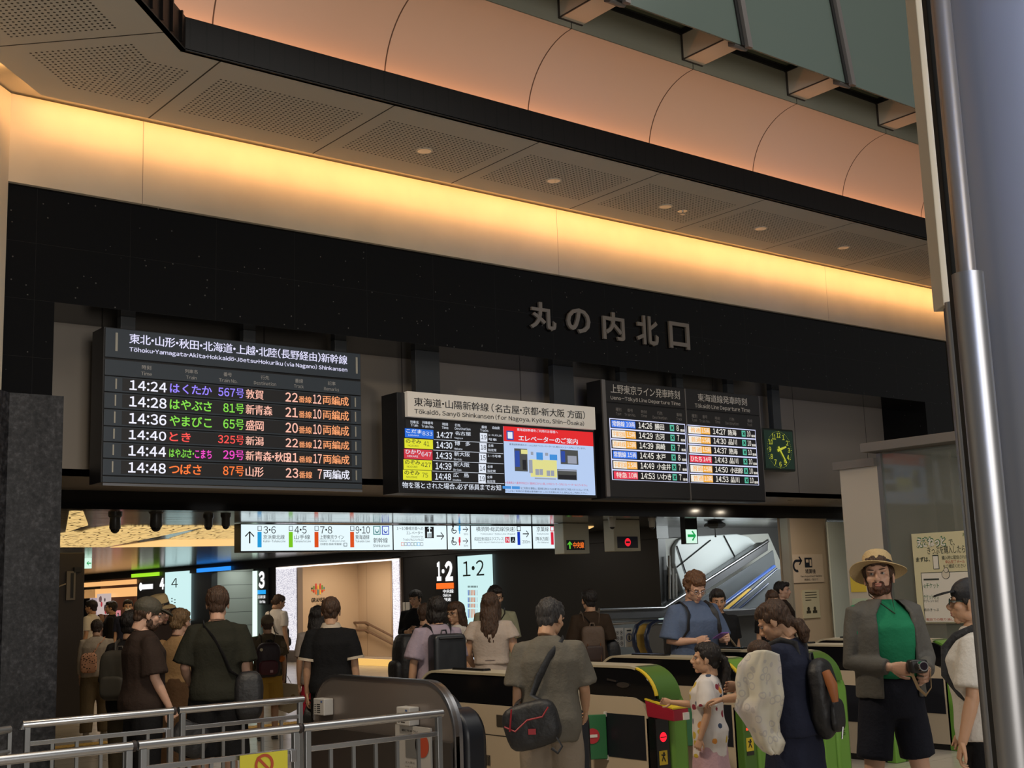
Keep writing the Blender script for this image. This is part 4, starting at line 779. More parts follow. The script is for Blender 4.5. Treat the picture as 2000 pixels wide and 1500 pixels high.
for p0, p1 in (((1414, 1046), (1438, 1092)), ((1388, 1055), (1322, 1108)), ((1322, 1066), (1340, 1120))): b = MB(); b.tube(fp(17.08, [p0, p1]), .012, 6); struct(b.build('trim_5', GAP))
area('escalator_lamp', (19.6, 15.0, 2.8), (.1, .75, -.6), 3, .5, 130, (.92, 1, 1))
e = empty('escalator', at(1250, 1270, Y=16), 'escalator rising beyond the gates with steel balustrades and a blue handrail', 'escalator')
def band(Y, top, th, depth, name, m, smooth=None):
    b = MB(); n = len(top); P = [(x, y) for x, y in top] + [(x, y+th) for x, y in top[::-1]]; b.prism(fp(Y, P), (0, depth, 0)); return b.build(name, m, e, bevel=.006)
band(16.7, [(1170, 1193), (1298, 1189), (1500, 1058)], 17, .3, 'upper_parapet', STEELD)
b = MB(); b.tube(fp(16.68, [(1170, 1191), (1297, 1187.5), (1500, 1056)]), .035, 10); b.build('parapet_rail', STEEL, e, smooth=40)
b = MB(); b.prism(fp(16.75, [(1170, 1206), (1300, 1203), (1345, 1176), (1345, 1290), (1170, 1290)]), (0, .1, 0)); b.build('side_panel', mat('steel_panel', (.30, .32, .33), .4, metal=.6), e)
b = MB(); b.prism(fp(16.6, [(1330, 1195), (1510, 1075), (1515, 1107), (1410, 1192)]), (0, .03, 0)); b.build('balustrade', GLS, e)
b = MB(); b.tube(fp(16.3, [(1395, 1194), (1512, 1106)]), .045, 10, flat=.7); b.build('handrail', HBB, e, smooth=40)
b = MB(); b.prism(fp(16.28, [(1412, 1192), (1420, 1192), (1468, 1150), (1463, 1150)]), (0, .04, 0)); b.build('safety_stripe', YL, e)
b = MB(); b.tube(fp(16.2, [(1424, 1192), (1518, 1112)]), .03, 8); b.tube(fp(16.1, [(1440, 1192), (1500, 1140)]), .02, 8); b.build('inner_rail', HB, e, smooth=40)
b = MB(); b.prism(fp(16.15, [(1430, 1192), (1520, 1112), (1545, 1112), (1545, 1192)]), (0, .04, 0)); b.build('balustrade', GLS, e)
b = MB(); b.box(at(1413, 1200, Y=15.6).x, at(1545, 1200, Y=15.6).x, 15.6, 15.9, 0, at(1450, 1200, Y=15.6).z); b.build('end_block', mat('block_grey', (.10, .095, .09), .5), e)
b = MB(); b.box(at(1405, 1200, Y=15.6).x, at(1545, 1200, Y=15.6).x, 15.5, 15.95, at(1450, 1203, Y=15.6).z, at(1450, 1189, Y=15.6).z); b.build('end_cap', STEELD, e, bevel=.02)
b = MB(); b.tube(fp(15.4, [(1180, 1226), (1196, 1219), (1260, 1214), (1292, 1213)]), .022, 8); b.build('kick_rail', STEEL, e, smooth=40)
for i, (x, Y, lab) in enumerate(((1256, 15.0, ''), (1280, 14.7, ''))):
    pts = [(x+30, 1213), (x, 1214), (x-12, 1222), (x-18, 1240), (x-16, 1262), (x-8, 1280), (x+4, 1290)]
    b = MB(); b.tube(fp(Y, pts), .05, 10, flat=.6); b.build('newel_handrail', HB, e, smooth=40)
    b = MB(); b.prism(fp(Y+.02, [(x+26, 1217), (x+2, 1218), (x-8, 1226), (x-13, 1242), (x-11, 1262), (x, 1285), (x+26, 1285)]), (0, .04, 0)); b.build('newel_panel', mat('newel_grey', (.20, .20, .20), .35, metal=.3) if i else YL, e)
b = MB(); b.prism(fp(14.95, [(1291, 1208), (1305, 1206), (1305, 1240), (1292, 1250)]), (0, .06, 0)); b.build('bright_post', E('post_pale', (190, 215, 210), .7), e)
pl_ = FRONT(15.35); e2 = None
for x0, x1, lab in ((1200, 1218, 'white notice with six round pictograms beside the escalator'), (1220, 1236, 'white notice with one blue ringed pictogram beside the escalator')):
    a0, b1 = pl_.uv(x0, 1227); a1, b0 = pl_.uv(x1, 1263); e2 = empty('safety_notice', ((a0+a1)/2, 15.35, b0), lab, 'notice', 'escalator notices'); b = MB(); rect(b, pl_, a0, b0, a1, b1, d=.01, t=.02); s_ = b.build('sheet', mat('notice_paper', (.60, .62, .64), .5), e2); b = MB(); w_, h_ = a1-a0, b1-b0
    if x0 < 1210:
        for i in range(2):
            for j in range(3): disc(b, pl_, a0+w_*(.28+.46*i), b0+h_*(.17+.29*j), w_*.17, 0, .012, r2=w_*.13); rect(b, pl_, a0+w_*(.24+.46*i), b0+h_*(.14+.29*j), a0+w_*(.33+.46*i), b0+h_*(.21+.29*j), 0, .013)
    else: disc(b, pl_, a0+w_*.5, b0+h_*.5, w_*.42, 1, .012, r2=w_*.34); rect(b, pl_, a0+w_*.42, b0+h_*.36, a0+w_*.6, b0+h_*.6, 0, .013); disc(b, pl_, a0+w_*.5, b0+h_*.66, w_*.07, 0, .013); rect(b, pl_, a0+w_*.2, b0+h_*.83, a0+w_*.8, b0+h_*.9, 0, .013)
    b.build('print', [NAVY, mat('notice_blue', (.03, .09, .4), .5)], s_)
for x, yt in ((1307, 1085), (1314, 1110), (1320, 1120)): b = MB(); b.cyl(at(x, yt, Y=16.85), at(x+1, 1170, Y=16.85), .025, n=8); b.build('guard_bar', mat('bar_grey', (.35, .34, .32), .4, metal=.5), e, smooth=40)
# ------------------------------------------------------------------ fare adjustment pillar at the end of the opening
pr = FRONT(13.45); SIGNP = mat('beige_panel', (.60, .47, .34), .5)
b = MB(); b.box(16.60, 17.55, 13.46, 13.7, 0, 2.775); struct(b.build('pillar_beige', SIGNP), 'beige pillar with the fare adjustment sign')
b = MB(); b.box(16.54, 16.60, 13.44, 13.6, 0, 2.775); b.box(17.55, 17.585, 13.44, 13.6, 0, 2.775); struct(b.build('trim_6', mat('jamb_alu', (.55, .50, .42), .35, metal=.5)))
z = Z(pr, 1500, 720, 3.75); a0, b1 = z.uv(172, 1362); a1, b0 = z.uv(410, 1562); e = empty('wall_sign', ((a0+a1)/2, 13.45, b0), 'pale sign with a turning arrow and a machine pictogram on the beige pillar', 'sign'); b = MB(); rect(b, pr, a0, b0, a1, b1, d=.01, t=.02); s_ = b.build('plate', mat('plate_pale', (.72, .58, .45), .5), e)
b = MB(); q = z.uv(207, 1445); disc(b, pr, q[0], q[1]-.0, .105, 0, .014, r2=.065, ang=(math.pi*.5, math.pi*1.6)); rect(b, pr, q[0]-.0, q[1]+.065, q[0]+.07, q[1]+.105, 0, .014); arrow(b, pr, q[0]+.06, q[1]+.085, .17, 0, 0, .015, .24)
z.r(b, 262, 1385, 320, 1455, d=.014); z.r(b, 272, 1398, 292, 1420, k=1, d=.016); z.r(b, 298, 1398, 314, 1445, k=1, d=.016); z.t(b, '精算機', 268, 1468, 345, 1500, d=.014); z.t(b, 'Fare Adjustment Machine', 235, 1515, 390, 1527, d=.014); z.t(b, '精算机 · 정산기', 262, 1538, 360, 1550, d=.014); b.build('print', [NAVY, mat('plate_pale', (0, 0, 0))], s_)
a0, b1 = pr.uv(1566, 1153); a1, b0 = pr.uv(1602, 1206); e = empty('wall_notice', ((a0+a1)/2, 13.45, b0), 'cream paper notice with two small figures under the fare adjustment sign', 'notice'); b = MB(); rect(b, pr, a0, b0, a1, b1, d=.01, t=.02); s_ = b.build('sheet', mat('paper_cream', (.66, .60, .42), .5), e)
b = MB(); w_, h_ = a1-a0, b1-b0
for j in range(4): rect(b, pr, a0+w_*.15, b0+h_*(.9-j*.09), a0+w_*(.85 if j < 3 else .5), b0+h_*(.925-j*.09), 0, .012)
for i in (.3, .68): disc(b, pr, a0+w_*i, b0+h_*.33, w_*.08, 0, .012); rect(b, pr, a0+w_*(i-.13), b0+h_*.17, a0+w_*(i+.13), b0+h_*.27, 0, .012)
b.build('print', mat('ink_brown', (.05, .045, .03), .5), s_)
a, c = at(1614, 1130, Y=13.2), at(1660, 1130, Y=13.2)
b = MB(); b.box(a.x+.14, c.x+1.2, 13.2, 13.23, 0, 2.7); struct(b.build('window_3', mat('reflection_pale', (.66, .72, .66), .25, metal=0)), 'glass beside the beige pillar, its bright reflection painted as pale colour')  # bright reflection put into the pale base colour of the glass
# ------------------------------------------------------------------ ticket office beside the gates
XO = 13.0; po = SIDE(XO); OFFC = mat('office_cream', (.50, .45, .37), .55); CAPG = mat('office_cap', (.16, .145, .13), .45)
def oy(x, y): return -po.uv(x, y)[0]
yA, yB = oy(1720, 1000), oy(1646, 1000)
b = MB(); b.box(XO, XO+1.6, yA, yB, 0, 3.10); struct(b.build('wall_office', OFFC), 'cream end wall of the ticket office')
b = MB(); b.box(XO-.06, XO+1.7, yA-.0, yB+.06, 3.10, 3.20); struct(b.build('trim_7', CAPG), 'dark cap over the cream office wall')
yC = oy(1701, 880); b = MB(); b.box(XO-.22, XO+3.2, 4.6, yC, 3.26, 3.37); struct(b.build('trim_8', CAPG, bevel=.006), 'grey overhanging cap over the office glass')
b = MB(); b.box(XO+.02, XO+.04, 4.6, yA-.02, 0, 3.25); struct(b.build('window_4', mat('office_glass', (.20, .23, .20), .05, spec=.9, alpha=.35)), 'glass front of the ticket office')
b = MB(); b.box(XO-.0, XO+.06, yA-.06, yA-.0, 0, 3.25); yM = oy(1790, 1000)
struct(b.build('trim_9', mat('office_frame', (.20, .20, .19), .35, metal=.5)))
b = MB(); b.box(XO+.3, XO+.36, 8.32, 8.55, 0, 3.2); b.box(XO+3, XO+3.1, 3.5, 9.2, 0, 3.3); b.box(XO+.05, XO+3, 9.06, 9.12, 0, 3.3); struct(b.build('wall_office_inner', mat('office_inner', (.30, .24, .19), .6)))
b = MB(); b.box(XO-.02, XO+3.0, 4.6, yA, 0, .95); struct(b.build('wall_office_base', OFFC))
area('office_lamp', (XO+1.6, 7, 3.1), (0, 0, -1), 1.5, 1.5, 14, (1, .92, .8))
a0, b1 = po.uv(1782, 1043); a1, b0 = po.uv(1797, 1217); a1 = -7.75; e = empty('poster', po.p((a0+a1)/2, b0, .02), 'cream ticket poster with bubble lettering on the office glass', 'poster'); PP = SIDE(XO-.02)
b = MB(); rect(b, PP, a0, b0, a1, b1, d=.004, t=.012); s_ = b.build('sheet', mat('poster_cream', (.62, .57, .36), .5), e)
z = Z(PP, 1760, 1020, 3.125); b = MB()
def pt(s, x0, y0, x1, y1, **kw): z.t(b, s, x0, y0, x1, y1, d=kw.pop('d', .008), **kw)
pt('えきねっと', 92, 92, 278, 150, k=1, bold=.10); pt('えきねっと', 96, 98, 274, 145, k=2, bold=.045, d=.012); pt('で、', 292, 105, 330, 140); pt('きっぷを購入したら、', 160, 150, 408, 185); pt('まずは、', 92, 213, 180, 240, bold=.02); pt('購入時に配信された', 250, 205, 410, 222); pt('申込完了メール', 272, 232, 392, 248, k=3); pt('をご確認ください！', 258, 258, 410, 275)
z.r(b, 192, 200, 236, 286, k=0, d=.006); z.r(b, 196, 207, 232, 282, k=2, d=.009)
z.r(b, 122, 308, 440, 612, k=0, d=.006); z.r(b, 126, 312, 436, 608, k=2, d=.008); q = z.uv(275, 318); disc(b, PP, q[0], q[1], .055, 0, .009); disc(b, PP, q[0], q[1], .048, 4, .011); q = z.uv(278, 292); disc(b, PP, q[0], q[1], .032, 0, .012); disc(b, PP, q[0], q[1], .026, 4, .014)
for s, y0_, y1_, c in (('―――', 345, 352, 0), ('eチケット', 372, 402, 1), ('チケットレス', 442, 470, 1), ('タブレットなど', 472, 488, 0), ('紙のきっぷ', 525, 543, 0)): pt(s, 140, y0_, 235, y1_, k=c, d=.011)
pt('電話での取り消し・変更は', 155, 585, 400, 600, k=3, d=.011); pt('JR', 374, 66, 392, 84, k=1)
b.build('print', [mat('poster_ink', (.04, .05, .04), .5), mat('poster_green', (.03, .16, .06), .5), mat('poster_white', (.70, .66, .58), .5), mat('poster_crimson', (.45, .07, .04), .5), mat('poster_paper', (.62, .56, .45), .5)], s_)
a0, b1 = po.uv(1660, 1108); a1, b0 = po.uv(1700, 1150)
b = MB(); Y0, Y1 = oy(1690, 1120), oy(1661, 1120); b.box(XO-.012, XO, Y0, Y1, 1.58, 1.85); tag(b.build('notice', mat('notice_yellow', (.65, .48, .06), .5)), 'yellow notice on the cream office wall behind the straw hat', 'notice')
b = MB(); b.box(XO-.012, XO, Y0, Y1, 1.28, 1.50); tag(b.build('notice', mat('notice_green', (.42, .5, .36), .5)), 'pale green notice under the yellow one on the office wall', 'notice')
# ------------------------------------------------------------------ ticket gates
GP = mat('gate_panel', (.50, .41, .30), .40, metal=.1); GB = mat('gate_black', (.006, .006, .007), .12); GT = mat('gate_trim', (.40, .35, .25), .4); GG = mat('gate_green', (.115, .26, .035), .4); GGD = mat('gate_green_dark', (.06, .14, .02), .4); GN = mat('gate_navy', (.010, .012, .018), .3)
FLAP = mat('flap_green', (.012, .12, .035), .35); RED = mat('sign_red', (.42, .02, .03), .4); WH = mat('sign_pale', (.65, .62, .58), .4); YELL = mat('sticker_yellow', (.62, .45, .03), .45); SEAM = mat('seam', (.02, .017, .014), .6)
def arc(cy_, cz_, ry, rz, a0, a1, n=8): return [(cy_+ry*math.cos(math.radians(a0+(a1-a0)*i/n)), cz_+rz*math.sin(math.radians(a0+(a1-a0)*i/n))) for i in range(n+1)]
def gate(X, label, nose, col, extras, flaps=(), rim=GT):
    YC = 8.45; e = empty('ticket_gate', (X, YC, 0), label, 'ticket gate', 'ticket gates')
    P = lambda x, y, zz: Vector((X+x, YC+y, zz))
    # lower body
    pr_ = [(-1.02, .06)] + [(-1.02, .66)] + arc(-.84, .66, .18, .19, 180, 90, 6) + [(.70, .85), (.70, .06)]
    b = MB(); b.prism([P(-.14, y, zz) for y, zz in pr_], (.28, 0, 0)); body = b.build('body', GP, e, smooth=30)
    b = MB()
    for y0_, y1_, zz in ((-.9, .69, .62), (-.2, .69, .50), (-.2, .69, .24)): b.box(X-.142, X+.142, YC+y0_, YC+y1_, zz-.003, zz+.003)
    b.box(X-.142, X+.142, YC-.2, YC-.194, .06, .62); b.build('seam', SEAM, body)
    b = MB(); b.box(X-.12, X+.12, YC-.98, YC+.66, 0, .06); b.build('plinth', GB, e)
    # black cowl and its trim
    pc = arc(-.80, .83, .30, .25, 180, 90, 8) + arc(.45, .83, .26, .25, 90, 0, 8)
    b = MB(); b.prism([P(-.13, y, zz) for y, zz in pc], (.26, 0, 0)); cowl = b.build('cowl', GB, e, smooth=30, bevel=.004)
    po_ = arc(-.80, .83, .32, .27, 180, 90, 10) + arc(.45, .83, .28, .27, 90, 0, 10); n = 13
    def strip_(pts_o, name, m, x0, x1, dz=.02):
        b = MB(); L = len(pts_o)
        for i in range(L-1):
            (ya, za), (yb_, zb_) = pts_o[i], pts_o[i+1]; d = Vector((0, yb_-ya, zb_-za)).normalized(); nn = Vector((0, d.z, -d.y))
            b.add([P(x0, ya, za), P(x1, ya, za), P(x1, yb_, zb_), P(x0, yb_, zb_)], [(0, 1, 2, 3)]); q = [P(x0, ya, za)+nn*dz, P(x1, ya, za)+nn*dz, P(x1, yb_, zb_)+nn*dz, P(x0, yb_, zb_)+nn*dz]; b.add(q, [(3, 2, 1, 0)])
            b.add([P(x0, ya, za), P(x0, yb_, zb_), q[3], q[0]], [(0, 1, 2, 3)]); b.add([P(x1, ya, za), P(x1, yb_, zb_), q[2], q[1]], [(3, 2, 1, 0)])
        return b.build(name, m, e, smooth=40)
    strip_(po_[8:], 'top_trim', GT, -.14, .14); strip_(po_[:10], 'nose_trim', rim, -.10, .15, .03)
    if 'hazard' in extras: strip_(po_[1:9], 'caution_strip', YELL, -.135, -.105, .012)
    # rounded end bollard
    b = MB(); b.prism([P(.02, y, zz) for y, zz in [(-.9, 0), (-1.12, 0), (-1.12, .72)] + arc(-.9, .72, .22, .22, 180, 90, 7)], (.20, 0, 0)); b.build('end_post', nose, e, smooth=35, bevel=.05)
    # display column
    b = MB(); b.box(X-.14, X+.015, YC-1.10, YC-.99, 0, .70); cl = b.build('display_column', col, e, bevel=.01)
    pd = FRONT(YC-1.10)
    if 'red' in extras:
        b = MB(); disc(b, pd, X-.062, .545, .038, 0, .004); rect(b, pd, X-.095, .54, X-.03, .548, 1, .006); b.build('stop_symbol', [E('gate_red', (255, 20, 45), 1.3), mat('stop_line', (.25, .01, .02), .4)], cl)
    if '10' in extras:
        b = MB(); txt(b, pd, '10', X-.11, .50, X-.005, .60, 0, .05, .004); b.build('count_display', E('gate_count', (255, 70, 40), 1.2), cl)
    if 'sticker' in extras:
        b = MB(); rect(b, pd, X-.115, .33, X-.025, .44, 0, .003); a, c = X-.07, .39; disc(b, pd, a+.005, c+.028, .010, 1, .005); 
        for q in (((a-.02, c-.03), (a, c+.01)), ((a+.02, c-.035), (a, c+.0)), ((a-.025, c+.02), (a+.005, c+.012)), ((a+.02, c+.018), (a, c+.008))):
            u = (Vector(q[1])-Vector(q[0])); m_ = Vector((-u.y, u.x)).normalized()*.005; b.quad(*[pd.p(t[0], t[1], .005) for t in (Vector(q[0])-m_, Vector(q[0])+m_, Vector(q[1])+m_, Vector(q[1])-m_)], k=1)
        rect(b, pd, X-.115, .295, X-.025, .325, 1, .003); b.build('warning_sticker', [YELL, SEAM], cl)
    if 'reader' in extras:
        q = P(-.15, -1.0, .835); b = MB(); b.prism([q, q+Vector((0, -.32, -.06)), q+Vector((0, -.32, -.15)), q+Vector((0, -.02, -.13))], (.17, 0, 0)); rd = b.build('red_ticket_box', mat('box_red', (.30, .012, .03), .4), e, bevel=.008)
        b = MB(); b.obox(q+Vector((-.002, 0, .002)), (.174, 0, 0), (0, -.32, -.06), (0, 0, .012)); b.build('yellow_top', YELL, rd); b = MB(); b.obox(q+Vector((.03, -.05, .012)), (.11, 0, 0), (0, -.18, -.034), (0, 0, .012)); b.build('slot', GB, rd)
        b = MB(); b.box(X-.05, X+.01, YC-1.335, YC-1.32, .69, .745); b.build('white_label', WH, rd)
        q = P(-.125, -.86, .872); b = MB(); L = .13
        for o_, a_, c_ in (((0, 0, 0), (.016, 0, -.008), (0, -L, -.045)), ((.10, 0, -.05), (.016, 0, -.008), (0, -L, -.045)), ((0, 0, 0), (.11, 0, -.05), (0, -.016, -.005)), ((0, -L+.016, -.041), (.11, 0, -.05), (0, -.016, -.005))): b.obox(q+Vector(o_), a_, c_, (0, 0, .012))
        b.build('reader_frame', mat('frame_yellow', (.55, .52, .15), .4), e)
    if 'badge' in extras:
        b = MB(); q = P(-.134, -.74, .945); b.prism([q+Vector((0, .075*math.cos(t), .022*math.sin(t))) for t in [2*math.pi*i/18 for i in range(18)]], (-.006, 0, 0)); b.obox(P(-.134, -.66, .965), (-.006, 0, 0), (0, .11, .012), (0, 0, .014)); b.build('badge', STEEL, cowl)
    if 'recess' in extras:
        b = MB(); b.box(X-.144, X-.139, YC-.98, YC-.52, .36, .71); b.build('sensor_panel', GN, body)
    if 'plate' in extras:
        b = MB(); b.box(X-.146, X-.14, YC-.62, YC-.40, .69, .78); b.build('card_slot', mat('slot_dark', (.05, .04, .03), .4), body, bevel=.003)
        b = MB()
        for i in range(4): b.box(X-.146, X-.14, YC-.30+i*.02, YC-.29+i*.02, .38, .46)
        b.build('vent', SEAM, body)
    for sd, hy_ in flaps:
        hx = sd*.145; d = Vector((sd*.86, .50, 0)); h0 = P(hx, hy_, .34); b = MB(); b.obox(h0, d*.25, Vector((-d.y, d.x, 0))*.018, (0, 0, .36)); fo = b.build('door_flap', FLAP, e, bevel=.006)
        u = d if sd > 0 else -d; pfm = Plane(h0+Vector((0, 0, 0)), u, (0, 0, 1)); a_ = (.125 if sd > 0 else -.125); dd = .024 if sd > 0 else .024
        b = MB(); disc(b, pfm, a_, .19, .062, 0, dd); rect(b, pfm, a_-.042, .178, a_+.042, .202, 1, dd+.003); b.build('no_entry_mark', [RED, WH], fo)
        b = MB(); b.box(X+hx-.012, X+hx+.012, YC+hy_-.012, YC+hy_+.012, .33, .37); b.box(X+hx-.012, X+hx+.012, YC+hy_-.012, YC+hy_+.012, .68, .72); b.build('hinge', WH, e)
    b = MB(); b.box(X-.03, X+.05, YC-.1, YC+.35, 1.09, 1.118); b.build('sensor_bar', GB, e, bevel=.01)
    if isinstance(extras, tuple) and extras and extras[-1].isdigit() and extras[-1] != '10':
        b = MB(); pn_ = FRONT(YC-1.12); txt(b, pn_, extras[-1], X+.10, .34, X+.13, .385, 0, .01, .004); b.build('lane_number', SEAM, e)
    return e
gate(6.32, 'ticket gate with dark end post beside the man in the grey shirt', GN, GN, ('plate',), ((1, -.55),), GT)
gate(7.38, 'green ended ticket gate with red ticket box and glowing red stop symbol', GG, GB, ('hazard', 'red', 'sticker', 'reader', 'badge', 'recess'), ((-1, -.52),), GGD)
gate(8.42, 'green ended ticket gate with a glowing red number, behind the girl', GG, GGD, ('10', 'sticker', 'hazard', 'recess'), ((-1, -.52),), GG)
gate(9.50, 'green ended ticket gate numbered 5 behind the woman with the backpack', GG, GG, ('recess', '5'), (), GGD)
gate(10.55, 'green ended ticket gate numbered 4 behind the man in the straw hat', GG, GG, ('recess', '4'), (), GG)
gate(11.62, 'green rimmed ticket gate next to the man in the cap, last before the office', GG, GG, ('recess', '3'), (), GG)
# steel end guard with boxes
X = 5.25; YC = 8.45; e = empty('gate_guard', (X, YC, 0), 'tall brushed steel end guard of the gate row behind the railings', 'gate guard')
po_ = [(-1.22, 0), (-1.22, .70)] + arc(-.86, .76, .36, .37, 180, 90, 10) + arc(.42, .78, .34, .35, 90, 0, 9) + [(.80, 0)]
GS = mat('guard_steel', (.34, .295, .27), .30, metal=.75)
b = MB(); b.prism([Vector((X-.06, YC+y, zz)) for y, zz in po_], (.03, 0, 0)); b.build('side_sheet', GS, e, smooth=30)
b = MB(); pts = po_[1:-1]; L = len(pts)
b.loft([[Vector((X-.07, YC+y, zz)), Vector((X+.0, YC+y, zz)), Vector((X+.0, YC+y*.985, zz-.02)), Vector((X-.07, YC+y*.985, zz-.02))] for y, zz in po_[:-1]]); b.build('edge_strip', STEEL, e, smooth=30)
b = MB(); b.box(X-.03, X+.14, YC-1.0, YC+.65, 0, .85); b.prism([Vector((X, YC+y, zz)) for y, zz in arc(-.80, .80, .30, .25, 180, 90, 8)+arc(.42, .80, .26, .25, 90, 0, 8)], (.12, 0, 0)); b.build('body', GN, e, smooth=30)
b = MB(); b.prism([Vector((X+.02, YC+y, zz)) for y, zz in [(-1.0, 0), (-1.22, 0), (-1.22, .72)] + arc(-1.0, .72, .22, .22, 180, 90, 7)], (.20, 0, 0)); b.build('end_post', GN, e, smooth=35, bevel=.05)
b = MB(); b.obox((X-.075, YC-1.2, .0), (-.02, 0, 0), (0, 1.95, 0), (0, 0, .72)); b.build('lower_sheet', mat('guard_dark', (.07, .06, .055), .35, metal=.5), e)
sd = SIDE(X-.06)
for i, (x0, y0_, x1, y1_, lab) in enumerate(((631, 1362, 652, 1396, 'small white control box on the steel guard near its curved far end'), (794, 1378, 820, 1416, 'white control box on the steel guard behind the railing end'))):
    a0, b1 = sd.uv(x0, y0_); a1, b0 = sd.uv(x1, y1_); e2 = empty('control_box', sd.p((a0+a1)/2, b0, 0), lab, 'control box', 'control boxes on the steel guard'); b = MB(); rect(b, sd, a0, b0, a1, b1, d=.09, t=.088); c_ = b.build('case', mat('box_pale', (.42, .41, .40), .45), e2, bevel=.006); b = MB(); w_, h_ = a1-a0, b1-b0
    for j in range(5): rect(b, sd, a0+w_*.35, b0+h_*(.15+.12*j), a0+w_*.65, b0+h_*(.20+.12*j), 0, .092); rect(b, sd, a0+w_*.12, b0+h_*(.15+.12*j), a0+w_*.25, b0+h_*(.18+.12*j), 0, .092)
    rect(b, sd, a0+w_*.7, b0+h_*.78, a0+w_*.85, b0+h_*.88, 1, .092); b.build('print', [SEAM, mat('box_blue', (.06, .1, .25), .5)], c_)
sl = SIDE(X-.10); z = Z(sl, 580, 1260, 5.5556); a0, b1 = z.uv(1090, 858); a1, b0 = z.uv(1480, 1500); b0 = .25; e2 = empty('notice_board', sl.p((a0+a1)/2, b0, 0), 'white notice with a red disc seen through the railing bars', 'notice'); b = MB(); rect(b, sl, a0, b0, a1, b1, d=.02, t=.018); c_ = b.build('sheet', mat('sheet_grey', (.34, .33, .32), .5), e2)
b = MB(); z.t(b, '電にちゅうい', 1165, 905, 1340, 950, d=.024, bold=.02); q = z.uv(1385, 1085); disc(b, sl, q[0], q[1], .085, 1, .024); z.r(b, 1205, 1000, 1340, 1230, k=2, d=.024); z.t(b, '立入禁止', 1205, 1250, 1310, 1290, d=.024); z.t(b, 'お客さまへ', 1205, 1300, 1320, 1333, d=.024); b.build('print', [SEAM, mat('disc_red', (.35, .05, .02), .5), mat('photo_grey', (.12, .12, .12), .5)], c_)
# ------------------------------------------------------------------ railings
RS = mat('rail_steel', (.46, .47, .49), .26, metal=.95); RSB = mat('rail_bar', (.30, .31, .32), .35, metal=.8); CLIP = mat('rail_clip', (.02, .012, .012), .5)
def fence(X0, X1, Y, label, posts, nb, clips=True, zt=.985):
    e = empty('railing', ((X0+X1)/2, Y, 0), label, 'railing', 'steel railings')
    b = MB(); b.tube([(X0, Y, zt-.03), (X0, Y, zt), (X1, Y, zt)] if posts[0] else [(X0, Y, zt), (X1, Y, zt)], .026, 12); b.build('top_rail', RS, e, smooth=40)
    b = MB(); b.box(X0+.03, X1-.03, Y-.012, Y+.012, .845, .875); b.build('mid_rail', RS, e, bevel=.003)
    b = MB(); b.box(X0+.03, X1-.03, Y-.012, Y+.012, .12, .15); b.build('bottom_rail', RS, e, bevel=.003)
    for x in (X0+.03, X1-.03): b = MB(); b.box(x-.018, x+.018, Y-.018, Y+.018, 0, zt-.02); b.build('post', RSB, e, bevel=.003)
    for i in range(nb): x = X0+.03+(X1-X0-.06)*(i+1)/(nb+1); b = MB(); b.box(x-.011, x+.011, Y-.008, Y+.008, .15, .845); b.build('bar', RSB, e)
    if clips: b = MB(); b.tube([(X1-.012, Y, zt), (X1+.006, Y, zt)], .030, 12); b.build('joint_ring', CLIP, e, smooth=40); b = MB(); b.box(X1-.075, X1-.035, Y-.03, Y-.012, .80, .87); b.build('latch', STEEL, e, bevel=.004)
    return e
fence(1.62, 2.70, 6.75, 'front railing section whose far end meets the dark ring over the yellow floor', (0,), 6)
fence(2.72, 3.71, 6.75, 'front railing section carrying the yellow no entry sign', (0,), 6)
fence(3.73, 4.74, 6.75, 'front railing section ending before the steel guard', (0,), 5, False)
fence(2.69, 3.74, 8.62, 'rear railing section starting by the granite pillar', (1,), 5)
fence(3.77, 4.77, 8.62, 'rear railing section ending behind the steel guard', (0,), 5, False)
e = empty('railing', (2.3, 8.1, 0), 'dark railing at the foot of the granite pillar', 'railing', 'steel railings')
b = MB(); b.tube([(2.62, 8.66, .96), (1.55, 8.1, .96)], .025, 10); b.build('top_rail', RSB, e, smooth=40); b = MB(); b.tube([(2.62, 8.66, .82), (1.55, 8.1, .82)], .015, 8); b.build('mid_rail', RSB, e, smooth=40)
for i in range(7): t = i/6; x, y = 2.62-1.07*t, 8.66-.56*t; b = MB(); b.box(x-.012, x+.012, y-.012, y+.012, 0 if i in (0, 6) else .1, .95 if i in (0, 6) else .82); b.build('bar', RSB, e)
# yellow sign on the railing
pl = FRONT(6.715); a0, b1 = pl.uv(468, 1476); a1, _ = pl.uv(561, 1466); b0 = b1-.42; e = empty('warning_sign', ((a0+a1)/2, 6.715, b0), 'yellow sign with a red prohibition ring hanging on the front railing', 'warning sign'); b = MB(); rect(b, pl, a0, b0, a1, b1+.0, d=.004, t=.006); c_ = b.build('plate', mat('plate_yellow', (.58, .52, .04), .45), e)
b = MB(); cx, cz = pl.uv(515, 1493); disc(b, pl, cx, cz, .060, 0, .008, r2=.043); d = Vector((.7, -.7)); m_ = Vector((.7, .7))*.008
b.quad(*[pl.p(cx+q.x, cz+q.y, .009) for q in (d*-.045*1.4-m_, d*-.045*1.4+m_, d*.045*1.4+m_, d*.045*1.4-m_)]); rect(b, pl, a0+.04, b0+.06, a1-.04, b0+.16, 1, .008); b.build('print', [mat('ring_red', (.40, .06, .02), .5), SEAM], c_)
